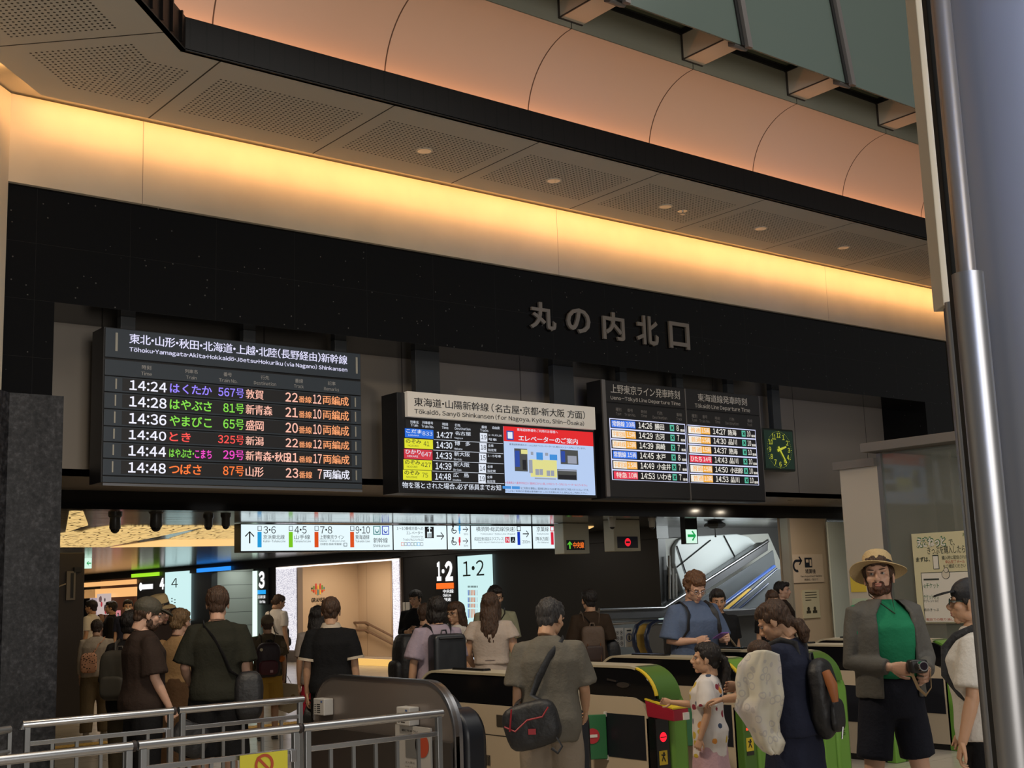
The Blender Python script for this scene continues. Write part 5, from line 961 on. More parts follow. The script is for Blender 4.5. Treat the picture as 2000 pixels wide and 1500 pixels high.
# ------------------------------------------------------------------ people
def fuse(mb, voxel, smooth=2, disp=None):
    # closed shapes melted into one skin
    me = bpy.data.meshes.new('f'); me.from_pydata(mb.v, [], mb.f); o = bpy.data.objects.new('f', me); COL.objects.link(o)
    r = o.modifiers.new('r', 'REMESH'); r.mode = 'VOXEL'; r.voxel_size = voxel
    if smooth: s = o.modifiers.new('s', 'SMOOTH'); s.iterations = smooth; s.factor = .5
    dg = bpy.context.evaluated_depsgraph_get(); dg.update(); ev = o.evaluated_get(dg); m2 = ev.to_mesh()
    n = len(m2.vertices); V = [v.co.copy() for v in m2.vertices]; F = [tuple(p.vertices) for p in m2.polygons]
    if disp:
        NN = [v.normal.copy() for v in m2.vertices]; V = [v + nn*disp(v) for v, nn in zip(V, NN)]
    ev.to_mesh_clear(); bpy.data.objects.remove(o); bpy.data.meshes.remove(me); return V, F
def folds(amp, seed, f=(9, 9, 5)):
    off = Vector((seed*3.1, seed*1.7, seed*.9))
    def d(v):
        q = Vector((v.x*f[0], v.y*f[1], v.z*f[2]))+off
        return amp*(noise.noise(q)+.5*noise.noise(q*2.1)+.25*(1-2*abs(noise.noise(q*1.3+Vector((5, 2, 1))))))
    return d
SKIN = {}
def skin(c):
    if c not in SKIN:
        m = mat('skin_%d' % len(SKIN), c, .5, spec=.35, bump=(60, .08)); m.node_tree.nodes['Principled BSDF'].inputs['Subsurface Weight'].default_value = .08; SKIN[c] = m
    return SKIN[c]
ASIAN = (.46, .27, .17); PALE = (.52, .31, .22); TAN = (.40, .22, .13)
EYEW = mat('eye_white', (.36, .33, .31), .3); LIP = mat('lip', (.33, .13, .10), .45)
def cloth(name, c, b=(45, .25), rough=.85): return mat(name, c, rough, spec=.15, bump=b)
def hairmat(name, c):
    if name in MATS: return MATS[name]
    m = mat(name, c, .45, spec=.35); n = N(m); mp = n('ShaderNodeMapping'); mp.inputs['Scale'].default_value = (1, 1, .16); n.link(n.coord(), mp.inputs[0])
    t = n('ShaderNodeTexNoise', Scale=150, Detail=3); n.link(mp.outputs[0], t.inputs['Vector']); bp = n('ShaderNodeBump', Strength=.9, Distance=.01); n.link(t.outputs['Fac'], bp.inputs['Height']); n.link(bp.outputs[0], n.b.inputs['Normal'])
    n.link(n.ramp(t.outputs['Fac'], [(.3, tuple(x*.45 for x in c)), (.7, tuple(min(1, x*1.7) for x in c))]), n.b.inputs['Base Color']); return m
HB_ = hairmat('hair_black', (.012, .009, .008)); HBR = hairmat('hair_brown', (.05, .026, .015)); HGR = hairmat('hair_greying', (.035, .032, .032)); HRED = hairmat('hair_auburn', (.10, .045, .02)); HBL = hairmat('hair_dark_blond', (.14, .085, .04))
def V3(*a): return Vector(a)
def rotm(rx=0, ry=0, rz=0): return Matrix.Rotation(math.radians(rz), 3, 'Z') @ Matrix.Rotation(math.radians(rx), 3, 'X') @ Matrix.Rotation(math.radians(ry), 3, 'Y')
def hand(mb, w, d, n, curl=25, k=1.0, fine=True, grip=0):
    # palm, four unequal bent fingers and a thumb; d = towards the fingers, n = out of the palm, thumb side = n x d (or mirrored)
    d = d.normalized(); n = (n-d*n.dot(d)).normalized(); s = n.cross(d)
    if hand.flip: s = -s
    P = lambda a, b, c: w+(d*a+s*b+n*c)*k
    rings = [(0, .024, .019), (.03, .033, .017), (.065, .041, .015), (.09, .041, .013), (.098, .036, .010)]
    mb.loft([[P(a, math.cos(t)*x, math.sin(t)*y) for t in [2*math.pi*i/12 for i in range(12)]] for a, x, y in rings])
    for i, (o, L) in enumerate(((.030, .070), (.010, .079), (-.011, .073), (-.031, .057))):
        p = P(.088, o, 0); ang = 0; pts = [p - d*.02*k]; r = (.0093-.0006*i)*k
        pts.append(p)
        for f_, c in ((.45, curl*(.7+.12*i)), (.32, curl*(1.1+.1*i)), (.23, curl*.8)):
            ang += math.radians(c); p = p + (d*math.cos(ang)+n*math.sin(ang)+s*o*.9)*(L*f_*k); pts.append(p)
        mb.tube(pts, [r, r, r*.95, r*.88, r*.7], 8)
    p = P(.025, .028, .004); a = math.radians(28+grip*.4)
    q1 = p+(d*.7+s*.62+n*(.25+grip*.006)).normalized()*.036*k; q2 = q1+(d*.88+s*.28+n*(.25+grip*.01)).normalized()*.030*k; q3 = q2+(d*.95+s*.05+n*(.2+grip*.012)).normalized()*.024*k
    mb.tube([P(.012, .012, 0), p, q1, q2, q3], [.014*k, .0135*k, .0108*k, .0098*k, .007*k], 8)
hand.flip = False
def head_shape(mb, male=True):
    b = mb.ball
    b((0, -.012, .030), (.0745, .096, .088), 20); b((0, .022, -.032), (.060, .067, .078), 18); b((0, .060, -.095), (.024 if male else .019, .021, .019), 12)
    for s in (1, -1):
        b((s*.040, .004, -.066), (.023 if male else .019, .036, .030), 12); b((s*.041, .052, -.022), (.024, .025, .024), 12); b((s*.030, .076, .022), (.030, .015, .010), 12); b((s*.011, .098, -.034), (.0095, .011, .009), 10)
        b((s*.077, -.012, -.008), (.009, .021, .033), 12, rot=Matrix.Rotation(s*-.3, 3, 'Z')); b((s*.078, -.004, -.032), (.008, .011, .012), 10)
    mb.tube([(0, .080, .020), (0, .098, -.008), (0, .112, -.030)], [.008, .0095, .0115], 10); b((0, .104, -.034), (.013, .011, .010), 10)
    b((0, .084, -.056), (.023, .013, .010), 12); b((0, .082, -.071), (.020, .012, .009), 12)
def hair_shape(mb, style, seed=1):
    b = mb.ball
    if style == 'none': return
    if style == 'undercap':
        b((0, -.040, .005), (.081, .072, .060), 16); b((0, -.066, -.034), (.062, .040, .045), 14)
        for s in (1, -1): b((s*.070, -.004, .010), (.014, .040, .030), 10)
        return
    b((0, -.034, .034), (.0865, .090, .097), 20); b((0, .002, .072), (.076, .087, .056), 18)
    for s in (1, -1): b((s*.070, -.004, .030), (.016, .045, .038), 10)
    if style in ('short', 'crop', 'curly', 'pony', 'bun'): b((0, -.066, -.030), (.066, .042, .052), 14)
    if style == 'short': b((0, .046, .082), (.066, .050, .038), 12)
    if style == 'fringe' or style in ('bob', 'long'): b((0, .055, .062), (.068, .036, .042), 14)
    if style == 'bob':
        for s in (1, -1): b((s*.066, -.010, -.040), (.028, .060, .085), 14)
        b((0, -.058, -.045), (.080, .056, .088), 16)
    if style == 'long':
        for s in (1, -1): mb.tube([(s*.066, .0, .03), (s*.075, -.01, -.08), (s*.07, -.045, -.20)], [.035, .034, .028], 10)
        mb.tube([(0, -.06, .02), (0, -.085, -.10), (0, -.105, -.24), (0, -.11, -.35)], [.085, .088, .088, .055], 16, flat=.55, upv=(0, 1, .01))
    if style == 'pony':
        mb.tube([(0, -.11, .015), (0, -.145, .005), (0, -.165, -.06), (0, -.16, -.16), (0, -.145, -.27), (0, -.14, -.33)], [.022, .030, .034, .030, .020, .006], 12)
    if style == 'lowpony':
        b((0, -.075, -.04), (.062, .045, .05), 12); mb.tube([(0, -.095, -.045), (0, -.128, -.085), (0, -.125, -.145), (0, -.095, -.20)], [.022, .036, .040, .018], 12)
    if style == 'bun': b((0, -.118, -.030), (.040, .034, .036), 12)
    if style == 'curly':
        random.seed(seed)
        for i in range(70):
            t, p = random.uniform(0, 2*math.pi), random.uniform(0, 1); v = Vector((math.cos(t)*math.sqrt(1-p*p), math.sin(t)*math.sqrt(1-p*p), p*1.15-.35)).normalized()
            if v.y > .45 and v.z < .55: continue
            b((v.x*.088, -.030+v.y*.098, .030+v.z*.100), random.uniform(.016, .028), 8)
RELAX = ((.10, -.05, -1), (.06, .22, -1))
LBUILD = []
def person(label, px, depth, ytop, face, sk=ASIAN, hair=('short', None), male=True, near=1, head=(0, 0, 0), lean=0, R=RELAX, L=RELAX, legs=None, top=None, bottom=None, shoes=(.02, .02, .022), hand_c=(25, 25), build=1.0, faceon=True, seed=1, grip=(0, 0), palms=(None, None), brow=None, beard=None, zfix=None, hs=1.0):
    X, Y = spot(px, depth); H = zfix or zat(px, ytop, depth); k = H/(1.75+.22*(hs-1))
    vd = Vector((X, Y)).normalized(); a = math.radians(face); fv = Vector((vd.x*math.cos(a)+vd.y*math.sin(a), vd.y*math.cos(a)-vd.x*math.sin(a)))
    e = empty('person', (X, Y, 0), label, 'person'); e.rotation_euler.z = math.atan2(-fv.x, fv.y)
    T = Matrix.Translation((0, 0, .95)) @ Matrix.Rotation(math.radians(-lean), 4, 'X') @ Matrix.Translation((0, 0, -.95))
    bw = build
    # skeleton
    J = {}
    for s, nm, arm in ((1, 'R', R), (-1, 'L', L)):
        sh = T @ V3(s*.172*bw, -.015, 1.405); u = Vector(arm[0]); u = V3(u.x*s, u.y, u.z).normalized(); f_ = Vector(arm[1]); f_ = V3(f_.x*s, f_.y, f_.z).normalized()
        el = sh+u*.285; wr = el+f_*.245; J[nm] = (sh, el, wr, f_)
    lg = legs or (((.03, .02, -1), (.0, -.02, -1)), ((.03, .0, -1), (.0, -.03, -1)))
    for s, nm, q in ((1, 'RL', lg[0]), (-1, 'LL', lg[1])):
        hp = V3(s*.092*bw, -.005, .90); t_, sh_ = Vector(q[0]), Vector(q[1]); t_ = V3(t_.x*s, t_.y, t_.z).normalized(); sh_ = V3(sh_.x*s, sh_.y, sh_.z).normalized(); kn = hp+t_*.42; an = kn+sh_*.41; J[nm] = (hp, kn, an)
    low = min(J['RL'][2].z, J['LL'][2].z)-.075; K = Matrix.Translation((0, 0, -low*k)) @ Matrix.Scale(k, 4)
    NB = T @ V3(0, -.02, 1.47); HR = (T.to_3x3() @ rotm(rx=head[1], ry=head[2], rz=head[0])); HC = NB + T.to_3x3() @ V3(0, .0, .035) + HR @ V3(0, .022, .109*(1+(hs-1)*.8))
    HM = Matrix.Translation(HC) @ HR.to_4x4() @ Matrix.Scale(1.05*hs, 4)
    def torso(b, inf, z0, z1, taper=0, ext=None):
        z1 = 1.485 if z1 == 1.47 else z1
        prof = [(.50, .150, .13, -.0), (.60, .150, .125, -.0), (.70, .150, .118, -.0), (.80, .150, .11, -.005), (.88, .168, .122, -.012), (.95, .170, .124, -.012), (1.03, .158, .108, -.004), (1.11, .150, .100, 0), (1.22, .165, .112, .004), (1.32, .172, .116, .0), (1.38, .165, .104, -.010), (1.42, .135, .090, -.015), (1.455, .095, .075, -.020), (1.485, .066, .062, -.020)]
        rings = []
        for z_, w_, d_, y_ in prof:
            if z_ < z0-.001 or z_ > z1+.001: continue
            g = inf*(1 if z_ < 1.37 else .55 if z_ < 1.43 else .30 if z_ < 1.47 else .15)
            ww, dd = w_*bw+g, d_*(1+(bw-1)*.8)+g
            if ext and z_ < 1.15: ww, dd = max(ww, ext[0]*bw), max(dd, ext[1]*bw)
            rings.append([T @ V3(math.copysign(abs(math.cos(t))**.8, math.cos(t))*ww, math.copysign(abs(math.sin(t))**.8, math.sin(t))*dd+y_, z_) for t in [2*math.pi*i/24 for i in range(24)]])
        b.loft(rings)
    # body
    body = MB(); torso(body, -.012, .80, 1.47)
    body.tube([T @ V3(0, -.022, 1.40), T @ V3(0, -.016, 1.49), HC+HR @ V3(0, -.03, -.03)], [.075, .054, .052], 14)
    for nm in 'RL':
        sh, el, wr, f_ = J[nm]; body.tube([sh-(el-sh)*.1, sh, sh.lerp(el, .4), el, el.lerp(wr, .35), wr, wr+f_*.03], [.050, .052, .047, .039, .040, .027, .024], 12)
    for nm in ('RL', 'LL'):
        hp, kn, an = J[nm]; body.tube([hp+V3(0, 0, .04), hp, hp.lerp(kn, .5), kn, kn.lerp(an, .3), an, an+V3(0, 0, -.045)], [.085, .088, .072, .055, .056, .036, .038], 14)
        body.ball(an+V3(0, .055, -.045), (.040, .11, .030), 12)
    bv, bf = fuse(body, .013, 3)
    hm = MB(); head_shape(hm, male); hm.tube([(0, -.03, -.03), (0, -.045, -.13)], [.055, .054], 14); hv, hf = fuse(hm, .0058 if near else .009, 2 if near else 1)
    out = MB(); out.add([K @ v for v in bv], bf, 0); out.add([K @ (HM @ v) for v in hv], hf, 0)
    for i, nm in enumerate('RL'):
        sh, el, wr, f_ = J[nm]; hb = MB(); hand.flip = (nm == 'L'); n_ = palms[i]
        n_ = Vector(n_) if n_ else V3(-1 if nm == 'R' else 1, -.1, .0)
        if n_.normalized().cross(f_).length < .2: n_ = V3(0, 0, -1)
        hand(hb, wr+f_*.005, f_, n_, hand_c[i], 1.0 if male else .92, near, grip[i]); v_, f2 = fuse(hb, .0042 if near else .007, 1); out.add([K @ v for v in v_], f2, 0)
    if faceon:
        for s in (1, -1):
            for (c, r, kk, rot) in (((s*.030, .0745, .003), (.0130, .0130, .0068), 1, None), ((s*.030, .0848, .0030), (.0060, .0042, .0060), 2, None), ((s*.031, .0865, .0245), (.019, .006, .0038), 3, Matrix.Rotation(s*-.15, 3, 'Y'))):
                t = MB(); t.ball(c, r, 12, rot=rot); out.add([K @ (HM @ v) for v in t.v], t.f, kk)
        t = MB(); t.ball((0, .0905, -.0575), (.021, .008, .005), 12); t.ball((0, .0885, -.0690), (.018, .0085, .006), 12); out.add([K @ (HM @ v) for v in t.v], t.f, 4)
    bm_ = brow or hair[1] or HB_
    out.build('body', [skin(sk), EYEW, mat('iris', (.02, .012, .008), .2), bm_, LIP], e, smooth=60, world=False)
    def piece(nm, b, m, vox=.012, sm=2, disp=None, par=None, sma=80):
        v, f_ = fuse(b, vox, sm, disp); o_ = MB(); o_.add([K @ q for q in v], f_, 0); return o_.build(nm, m, par or e, smooth=sma, world=False)
    # hair
    if hair[0] != 'none' and hair[1]:
        hb = MB(); hair_shape(hb, hair[0], seed); hb.xf(HM)
        st = noise.noise
        piece('hair', hb, hair[1], .008 if near else .011, 1, (lambda v: .008*st(Vector((v.x*38, v.y*38, v.z*11)))+.0065*st(Vector((v.x*85, v.y*85, v.z*30)))) if hair[0] != 'curly' else (lambda v: .009*st(v*55)))
    if beard:
        hb = MB()
        for c, r in (((0, .058, -.098), (.030, .026, .024)), ((.034, .040, -.085), (.028, .034, .026)), ((-.034, .040, -.085), (.028, .034, .026)), ((.052, .012, -.060), (.016, .030, .036)), ((-.052, .012, -.060), (.016, .030, .036)), ((.016, .091, -.049), (.017, .008, .006)), ((-.016, .091, -.049), (.017, .008, .006)), ((0, .084, -.084), (.026, .012, .014)), ((.026, .078, -.066), (.010, .012, .022)), ((-.026, .078, -.066), (.010, .012, .022)), ((.008, .093, -.048), (.014, .007, .006)), ((-.008, .093, -.048), (.014, .007, .006))): hb.ball(c, r, 12)
        hb.xf(HM); piece('beard', hb, beard, .006, 1, lambda v: .003*noise.noise(v*90))
    # clothes
    if top:
        t = dict(m=None, hem=.86, sl=.62, loose=.028, flare=None, amp=.007, name='shirt'); t.update(top); b = MB(); torso(b, t['loose'], t['hem'], 1.47, ext=t['flare'])
        for i, nm in enumerate('RL'):
            sh, el, wr, f_ = J[nm]; sl = t['sl']; wide = t.get('wide', .0); r0 = .062+t['loose']*.5
            if sl <= .15: b.ball(sh-V3(0, 0, .01), (.055, .062, .055), 12); continue
            if sl <= 1: pts = [sh.lerp(T @ V3(0, -.02, 1.42), .40), sh, sh.lerp(el, sl*.45), sh.lerp(el, sl)]; rr = [.050, .060+t['loose']*.2, r0*.90+wide*.5, r0*.92+wide]
            else: pts = [sh.lerp(T @ V3(0, -.02, 1.42), .40), sh, sh.lerp(el, .5), el, el.lerp(wr, .5*(sl-1)), el.lerp(wr, sl-1)]; rr = [.050, .060+t['loose']*.2, r0*.88, r0*.82, r0*.76+wide*.5, r0*.66+wide]
            b.tube(pts, rr, 14)
        o_ = piece(t['name'], b, t['m'], .0125, 3, folds(t['amp'], seed))
        if t.get('trim'):
            b = MB()
            for nm in 'RL':
                sh, el, wr, f_ = J[nm]; c = sh.lerp(el, t['sl']); d_ = (el-sh).normalized(); rr = (.062+t['loose']*.5)*.92+t.get('wide', 0); b.tube([c-d_*.018, c+d_*.006], rr+.005, 16)
            b.xf(K); b.build('sleeve_trim', t['trim'], o_, smooth=40, world=False)
        if t.get('collar'):
            b = MB(); ctr_ = T @ V3(0, -.018, 1.475); rg = []
            for dz, r in ((-.012, .100), (.018, .085), (.034, .078), (.036, .070), (.0, .066)): rg.append([ctr_+T.to_3x3() @ V3(r*math.cos(t_), r*.92*math.sin(t_), dz) for t_ in [2*math.pi*i/20 for i in range(20)]])
            b.loft(rg, False); b.xf(K); b.build('collar', t['collar'], o_, smooth=50, world=False)
    if bottom:
        t = dict(m=None, kind='full', loose=.018, amp=.007, name='trousers'); t.update(bottom); b = MB()
        if t['kind'] in ('full', 'knee'):
            torso(b, .010, .80, 1.03)
            for nm in ('RL', 'LL'):
                hp, kn, an = J[nm]; lo = t['loose']
                if t['kind'] == 'full': b.tube([hp+V3(0, 0, .05), hp, hp.lerp(kn, .5), kn, kn.lerp(an, .5), an+V3(0, 0, -.01)], [.088, .096+lo*.6, .082+lo, .064+lo, .060+lo, .052+lo], 14)
                else: b.tube([hp+V3(0, 0, .05), hp, hp.lerp(kn, .5), hp.lerp(kn, t.get('len', .95))], [.088, .098+lo*.6, .090+lo, .082+lo*1.4], 14)
        else:
            z1, w0, w1 = t['z'], t['w0'], t['w1']
            b.loft([[V3(math.cos(a_)*w*(1+.05*math.sin(7*a_)*q), math.sin(a_)*w*.8*(1+.05*math.sin(7*a_)*q), z_) for a_ in [2*math.pi*i/32 for i in range(32)]] for z_, w, q in ((1.08, .155, 0), (1.0, w0, .2), ((1.0+z1)/2, (w0+w1)/2, .7), (z1, w1, 1))])
        piece(t['name'], b, t['m'], .013, 2, folds(t['amp'], seed+3, (8, 8, 4)))
    if shoes:
        for nm in ('RL', 'LL'):
            an = J[nm][2]; b = MB(); b.ball(an+V3(0, .065, -.040), (.050, .125, .036), 16); b.ball(an+V3(0, .0, -.012), (.045, .055, .045), 12); b.box(an.x-.045, an.x+.045, an.y-.055, an.y+.175, an.z-.075, an.z-.055)
            piece('shoe', b, mat('shoe_%d' % int(sum(shoes)*1000), shoes, .5), .010, 1)
    e['_'] = 0; del e['_']
    return dict(e=e, K=K, T=T, HM=HM, J=J, k=k, piece=piece, M=Matrix.Translation((X, Y, 0)) @ Matrix.Rotation(e.rotation_euler.z, 4, 'Z'), bw=bw)
def worn(p, name, base, label, cat, group=None):
    # a thing carried by a person: its own top-level root, built in the person's frame
    bp = p['K'] @ Vector(base); r = empty(name, p['M'] @ bp, label, cat, group); r.rotation_euler.z = p['e'].rotation_euler.z
    def put(nm, b, m, smooth=60, vox=None, disp=None, bevel=0, par=None):
        if vox: v, f_ = fuse(b, vox, 2, disp); b = MB(); b.add(v, f_)
        b.xf(Matrix.Translation(-bp) @ p['K']); return b.build(nm, m, par or r, smooth=smooth, bevel=bevel, world=False)
    return r, put
def sbox(b, c, r, n=16, pw=.35, rot=None):
    # soft box
    v = []; f = []; m = n//2
    sg = lambda x: math.copysign(abs(x)**pw, x)
    for i in range(m+1):
        for j in range(n):
            th, ph = math.pi*i/m, 2*math.pi*j/n; q = V3(r[0]*sg(math.sin(th))*sg(math.cos(ph)), r[1]*sg(math.sin(th))*sg(math.sin(ph)), r[2]*sg(math.cos(th))); v.append(Vector(c)+(rot @ q if rot else q))
    for i in range(m):
        for j in range(n): a, c2 = i*n+j, i*n+(j+1) % n; f.append((a, a+n, c2+n, c2))
    b.add(v, f)
def straps(p, b, w=.026, bag_y=-.15, zt=1.40, zb=1.05, x=.10):
    T = p['T']; bw = p['bw']
    for s in (1, -1):
        P_ = [T @ V3(s*a*bw, y, z_) for a, y, z_ in ((x*.8, bag_y+.03, zt), (x, -.10, 1.45), (x*1.1, -.02, 1.472), (x*1.15, .07, 1.44), (x*1.25, .135, 1.38), (x*1.45, .150, 1.24), (.175, .08, 1.14), (.17, -.06, zb+.03), (x, bag_y+.03, zb))]
        b.tube(P_, w, 8, flat=.28)
def backpack(p, label, size, m, m2=None, pocket=True, y=-.16, zc=1.20, pw=.45, strap=None, name='backpack', cat='backpack', disp=.005, handle=True):
    w_, d_, h_ = size; r, put = worn(p, name, (0, y-d_, zc-h_), label, cat); T = p['T']
    b = MB(); sbox(b, (0, y-d_, zc), (w_, d_, h_), 20, pw); b.xf(T); body = put('bag_body', b, m, vox=.011, disp=folds(disp, 4))
    if pocket: b = MB(); sbox(b, (0, y-2*d_+.0, zc-h_*.42), (w_*.78, d_*.42, h_*.42), 16, pw); b.xf(T); put('pocket', b, m2 or m, vox=.010, disp=folds(disp*.6, 6))
    b = MB(); straps(p, b, zt=min(1.42, zc+h_*.85), zb=max(zc-h_*.85, .95), bag_y=y); put('strap', b, strap or m)
    if handle: b = MB(); b.tube([T @ V3(-.03, y-.03, zc+h_-.01), T @ V3(-.02, y-.03, zc+h_+.03), T @ V3(.02, y-.03, zc+h_+.03), T @ V3(.03, y-.03, zc+h_-.01)], .008, 8); put('handle', b, strap or m)
    return r, put
def cap(p, m, back=False, brim=True, label='cap'):
    HM = p['HM']; b = MB(); b.ball((0, -.014, .050), (.088, .108, .086), 20); b.loft([[V3(x*.0885, y*.109-.014, z_) for x, y in [(math.cos(t), math.sin(t)) for t in [2*math.pi*i/24 for i in range(24)]]] for z_ in (.040, .062)]); b.xf(HM)
    o = p['piece']('cap', b, m, .007, 1)
    if brim:
        b = MB(); s = -1 if back else 1; top = [V3(math.cos(t)*.072, s*(.070+math.sin(t)*.112), .044-.012*math.sin(t)+.010*math.cos(2*t)) for t in [math.pi*i/16 for i in range(17)]]; b.prism([HM @ q for q in top], HM.to_3x3() @ V3(0, 0, .010)); b.xf(p['K']); b.build('brim', m, o, smooth=40, world=False)
    return o
def sunhat(p, m, mband, brim=.17, crown=.095):
    HM = p['HM'] @ Matrix.Translation((0, -.012, .045)) @ Matrix.Rotation(math.radians(8), 4, 'X'); n = 36; b = MB()
    def rg(rx, z_, wob=0): return [HM @ V3(math.cos(t)*rx*.92, math.sin(t)*rx*1.08, z_+wob*math.sin(2*t)) for t in [2*math.pi*i/n for i in range(n)]]
    b.loft([rg(brim, -.012, .012), rg(brim*.82, .0, .006), rg(.098, .008), rg(.095, .03), rg(.088, crown*.8), rg(.072, crown), rg(.045, crown+.004), rg(.02, crown-.008), rg(.001, crown-.010)], False)
    b.loft([rg(brim, -.016, .012), rg(brim*.82, -.006, .006), rg(.096, .002), rg(.092, .03)], False); b.loft([rg(brim, -.012, .012), rg(brim, -.016, .012)], False)
    b.xf(p['K']); o = b.build('sun_hat', m, p['e'], smooth=50, world=False)
    b = MB(); b.loft([rg(.0985, .012), rg(.0965, .034)], False); b.xf(p['K']); b.build('hat_band', mband, o, smooth=50, world=False); return o
def glasses(p, m):
    HM = p['HM']; b = MB()
    for s in (1, -1):
        b.tube([HM @ V3(s*.031+.021*math.cos(t), .099, .002+.016*math.sin(t)) for t in [2*math.pi*i/16 for i in range(17)]], .0022, 6); b.tube([HM @ V3(s*.052, .098, .006), HM @ V3(s*.074, .03, .008), HM @ V3(s*.080, -.01, .004)], .002, 6)
    b.tube([HM @ V3(-.010, .101, .004), HM @ V3(.010, .101, .004)], .002, 6); b.xf(p['K']); b.build('glasses', m, p['e'], smooth=40, world=False)
def crossbag(p, label, c, r, m, side=1, name='shoulder_bag', pw=.5, rot=None, trim=None, hipx=None):
    # bag on a strap running from the opposite shoulder; side = +1: strap over the wearer's right shoulder
    rt, put = worn(p, name, c, label, 'bag'); T = p['T']; b = MB(); sbox(b, c, r, 18, pw, rot); put('bag_body', b, m, vox=.010, disp=folds(.006, 5))
    b = MB(); c = Vector(c); s = side
    back = [T @ V3(s*.10, -.09, 1.435), T @ V3(s*.03, -.155, 1.36), T @ V3(-s*.05, -.165, 1.22), T @ V3(-s*.10, -.165, 1.10)]; front = [T @ V3(s*.105, -.02, 1.468), T @ V3(s*.10, .08, 1.425), T @ V3(s*.0, .155, 1.28), T @ V3(-s*.12, .14, 1.12)]
    e1 = c+V3(s*r[0]*.7, 0, r[2]*.8); e2 = c+V3(-s*r[0]*.6, r[1]*.6, r[2]*.8)
    b.tube([e1]+back[::-1]+front+[V3(-s*.20, .05, max(1.0, c.z+r[2])), e2], .026, 8, flat=.25); put('strap', b, m); return rt, put
DK = cloth('cloth_black', (.008, .008, .009)); NAVYC = cloth('cloth_navy', (.018, .021, .040)); GREYT = cloth('cloth_olive_grey', (.118, .107, .088)); BEIG = cloth('cloth_beige', (.36, .29, .21)); KHAKI = cloth('cloth_khaki', (.16, .115, .06)); WHITE = cloth('cloth_white', (.55, .52, .48)); BLACKBAG = mat('bag_black', (.010, .010, .012), .55, bump=(30, .3)); DKBROWN = cloth('cloth_dark_brown', (.028, .018, .014)); STRAW = mat('straw', (.50, .36, .18), .8, bump=(140, .6))
def patt(name, base, cols, scale, thr, rough=.85):
    m = mat(name, base, rough, spec=.15); n = N(m); c = n.coord(); v = n('ShaderNodeTexVoronoi', Scale=scale); n.link(c, v.inputs['Vector'])
    w_ = n('ShaderNodeTexWhiteNoise'); n.link(v.outputs['Color'], w_.inputs['Vector']); t = n('ShaderNodeTexNoise', Scale=scale*2.2); n.link(c, t.inputs['Vector'])
    d = n.math('ADD', v.outputs['Distance'], n.math('MULTIPLY', t.outputs['Fac'], .18)); col = n.ramp(w_.outputs['Value'], [(i/len(cols), q) for i, q in enumerate(cols)], 'CONSTANT')
    n.link(n.mix(n.math('LESS_THAN', d, thr), base, col), n.b.inputs['Base Color']); return m
# ---- man in the grey shirt before the gates
p = person('person in a loose grey T-shirt seen from behind with a black and red bag', 1066, 8.2, 1167, 6, hair=('short', HGR), head=(-24, -14, 0), lean=4, R=((.20, .12, -1), (-.05, .75, -.55)), L=((.14, -.06, -1), (.05, .18, -1)), top=dict(m=GREYT, hem=.80, sl=.88, loose=.040, wide=.030, amp=.009), bottom=dict(m=cloth('cloth_stone', (.22, .18, .14)), loose=.035), build=1.02, seed=2)
r, put = crossbag(p, 'black messenger bag with red piping on the back of the grey shirted person', (-.10, -.24, .93), (.185, .075, .15), BLACKBAG, 1, 'messenger_bag', .55, rotm(ry=-14))
RP = mat('piping_red', (.28, .02, .03), .5)
b = MB(); b.tube([V3(-.27, -.318, .93), V3(-.20, -.325, .90), V3(-.12, -.325, .97), V3(-.02, -.325, .99), V3(.02, -.322, 1.05)], .006, 6); b.tube([V3(-.22, -.322, 1.04), V3(-.235, -.324, .90)], .012, 6, flat=.5); put('piping', b, RP)
b = MB(); b.box(-.115, -.065, -.328, -.320, .88, .915); put('badge', b, RP, smooth=None)
b = MB(); b.tube([V3(.06, -.28, .86), V3(.10, -.30, .80), V3(.07, -.31, .76), V3(.03, -.30, .79)], .010, 6, flat=.4); put('loose_strap', b, BLACKBAG)
# ---- woman in navy with the baby
p = person('person in a long navy dress carrying a baby under a white blanket', 1530, 7.6, 1166, -72, hair=('lowpony', HBR), male=False, head=(8, -26, 0), lean=3, L=((.20, .35, -.85), (-.02, 1, -.12)), R=((.15, .55, -.75), (-.75, .75, .0)), palms=(None, (0, 0, -1)), top=dict(m=NAVYC, hem=.86, sl=1.55, loose=.045, wide=.03, amp=.009, name='dress_bodice'), bottom=dict(m=NAVYC, kind='skirt', z=.12, w0=.19, w1=.30, amp=.012, name='dress_skirt'), build=.98, seed=3)
PN = p
r, put = backpack(p, 'black backpack on the back of the person in navy', (.15, .075, .25), BLACKBAG, zc=1.10, y=-.14, pw=.75, disp=.012)
b = MB(); b.tube([V3(-.09, -.26, 1.28), V3(-.11, -.30, 1.20), V3(-.10, -.31, 1.10)], [.03, .035, .02], 10); put('orange_patch', b, mat('bag_orange', (.30, .10, .03), .6))
b = MB(); b.tube([V3(-.10, -.345, .95), V3(-.12, -.34, .88)], .006, 6); put('zip_pull', b, STEEL)
pm = p['M'] @ p['K']
def wpt(x, y, z): return pm @ V3(x, y, z)
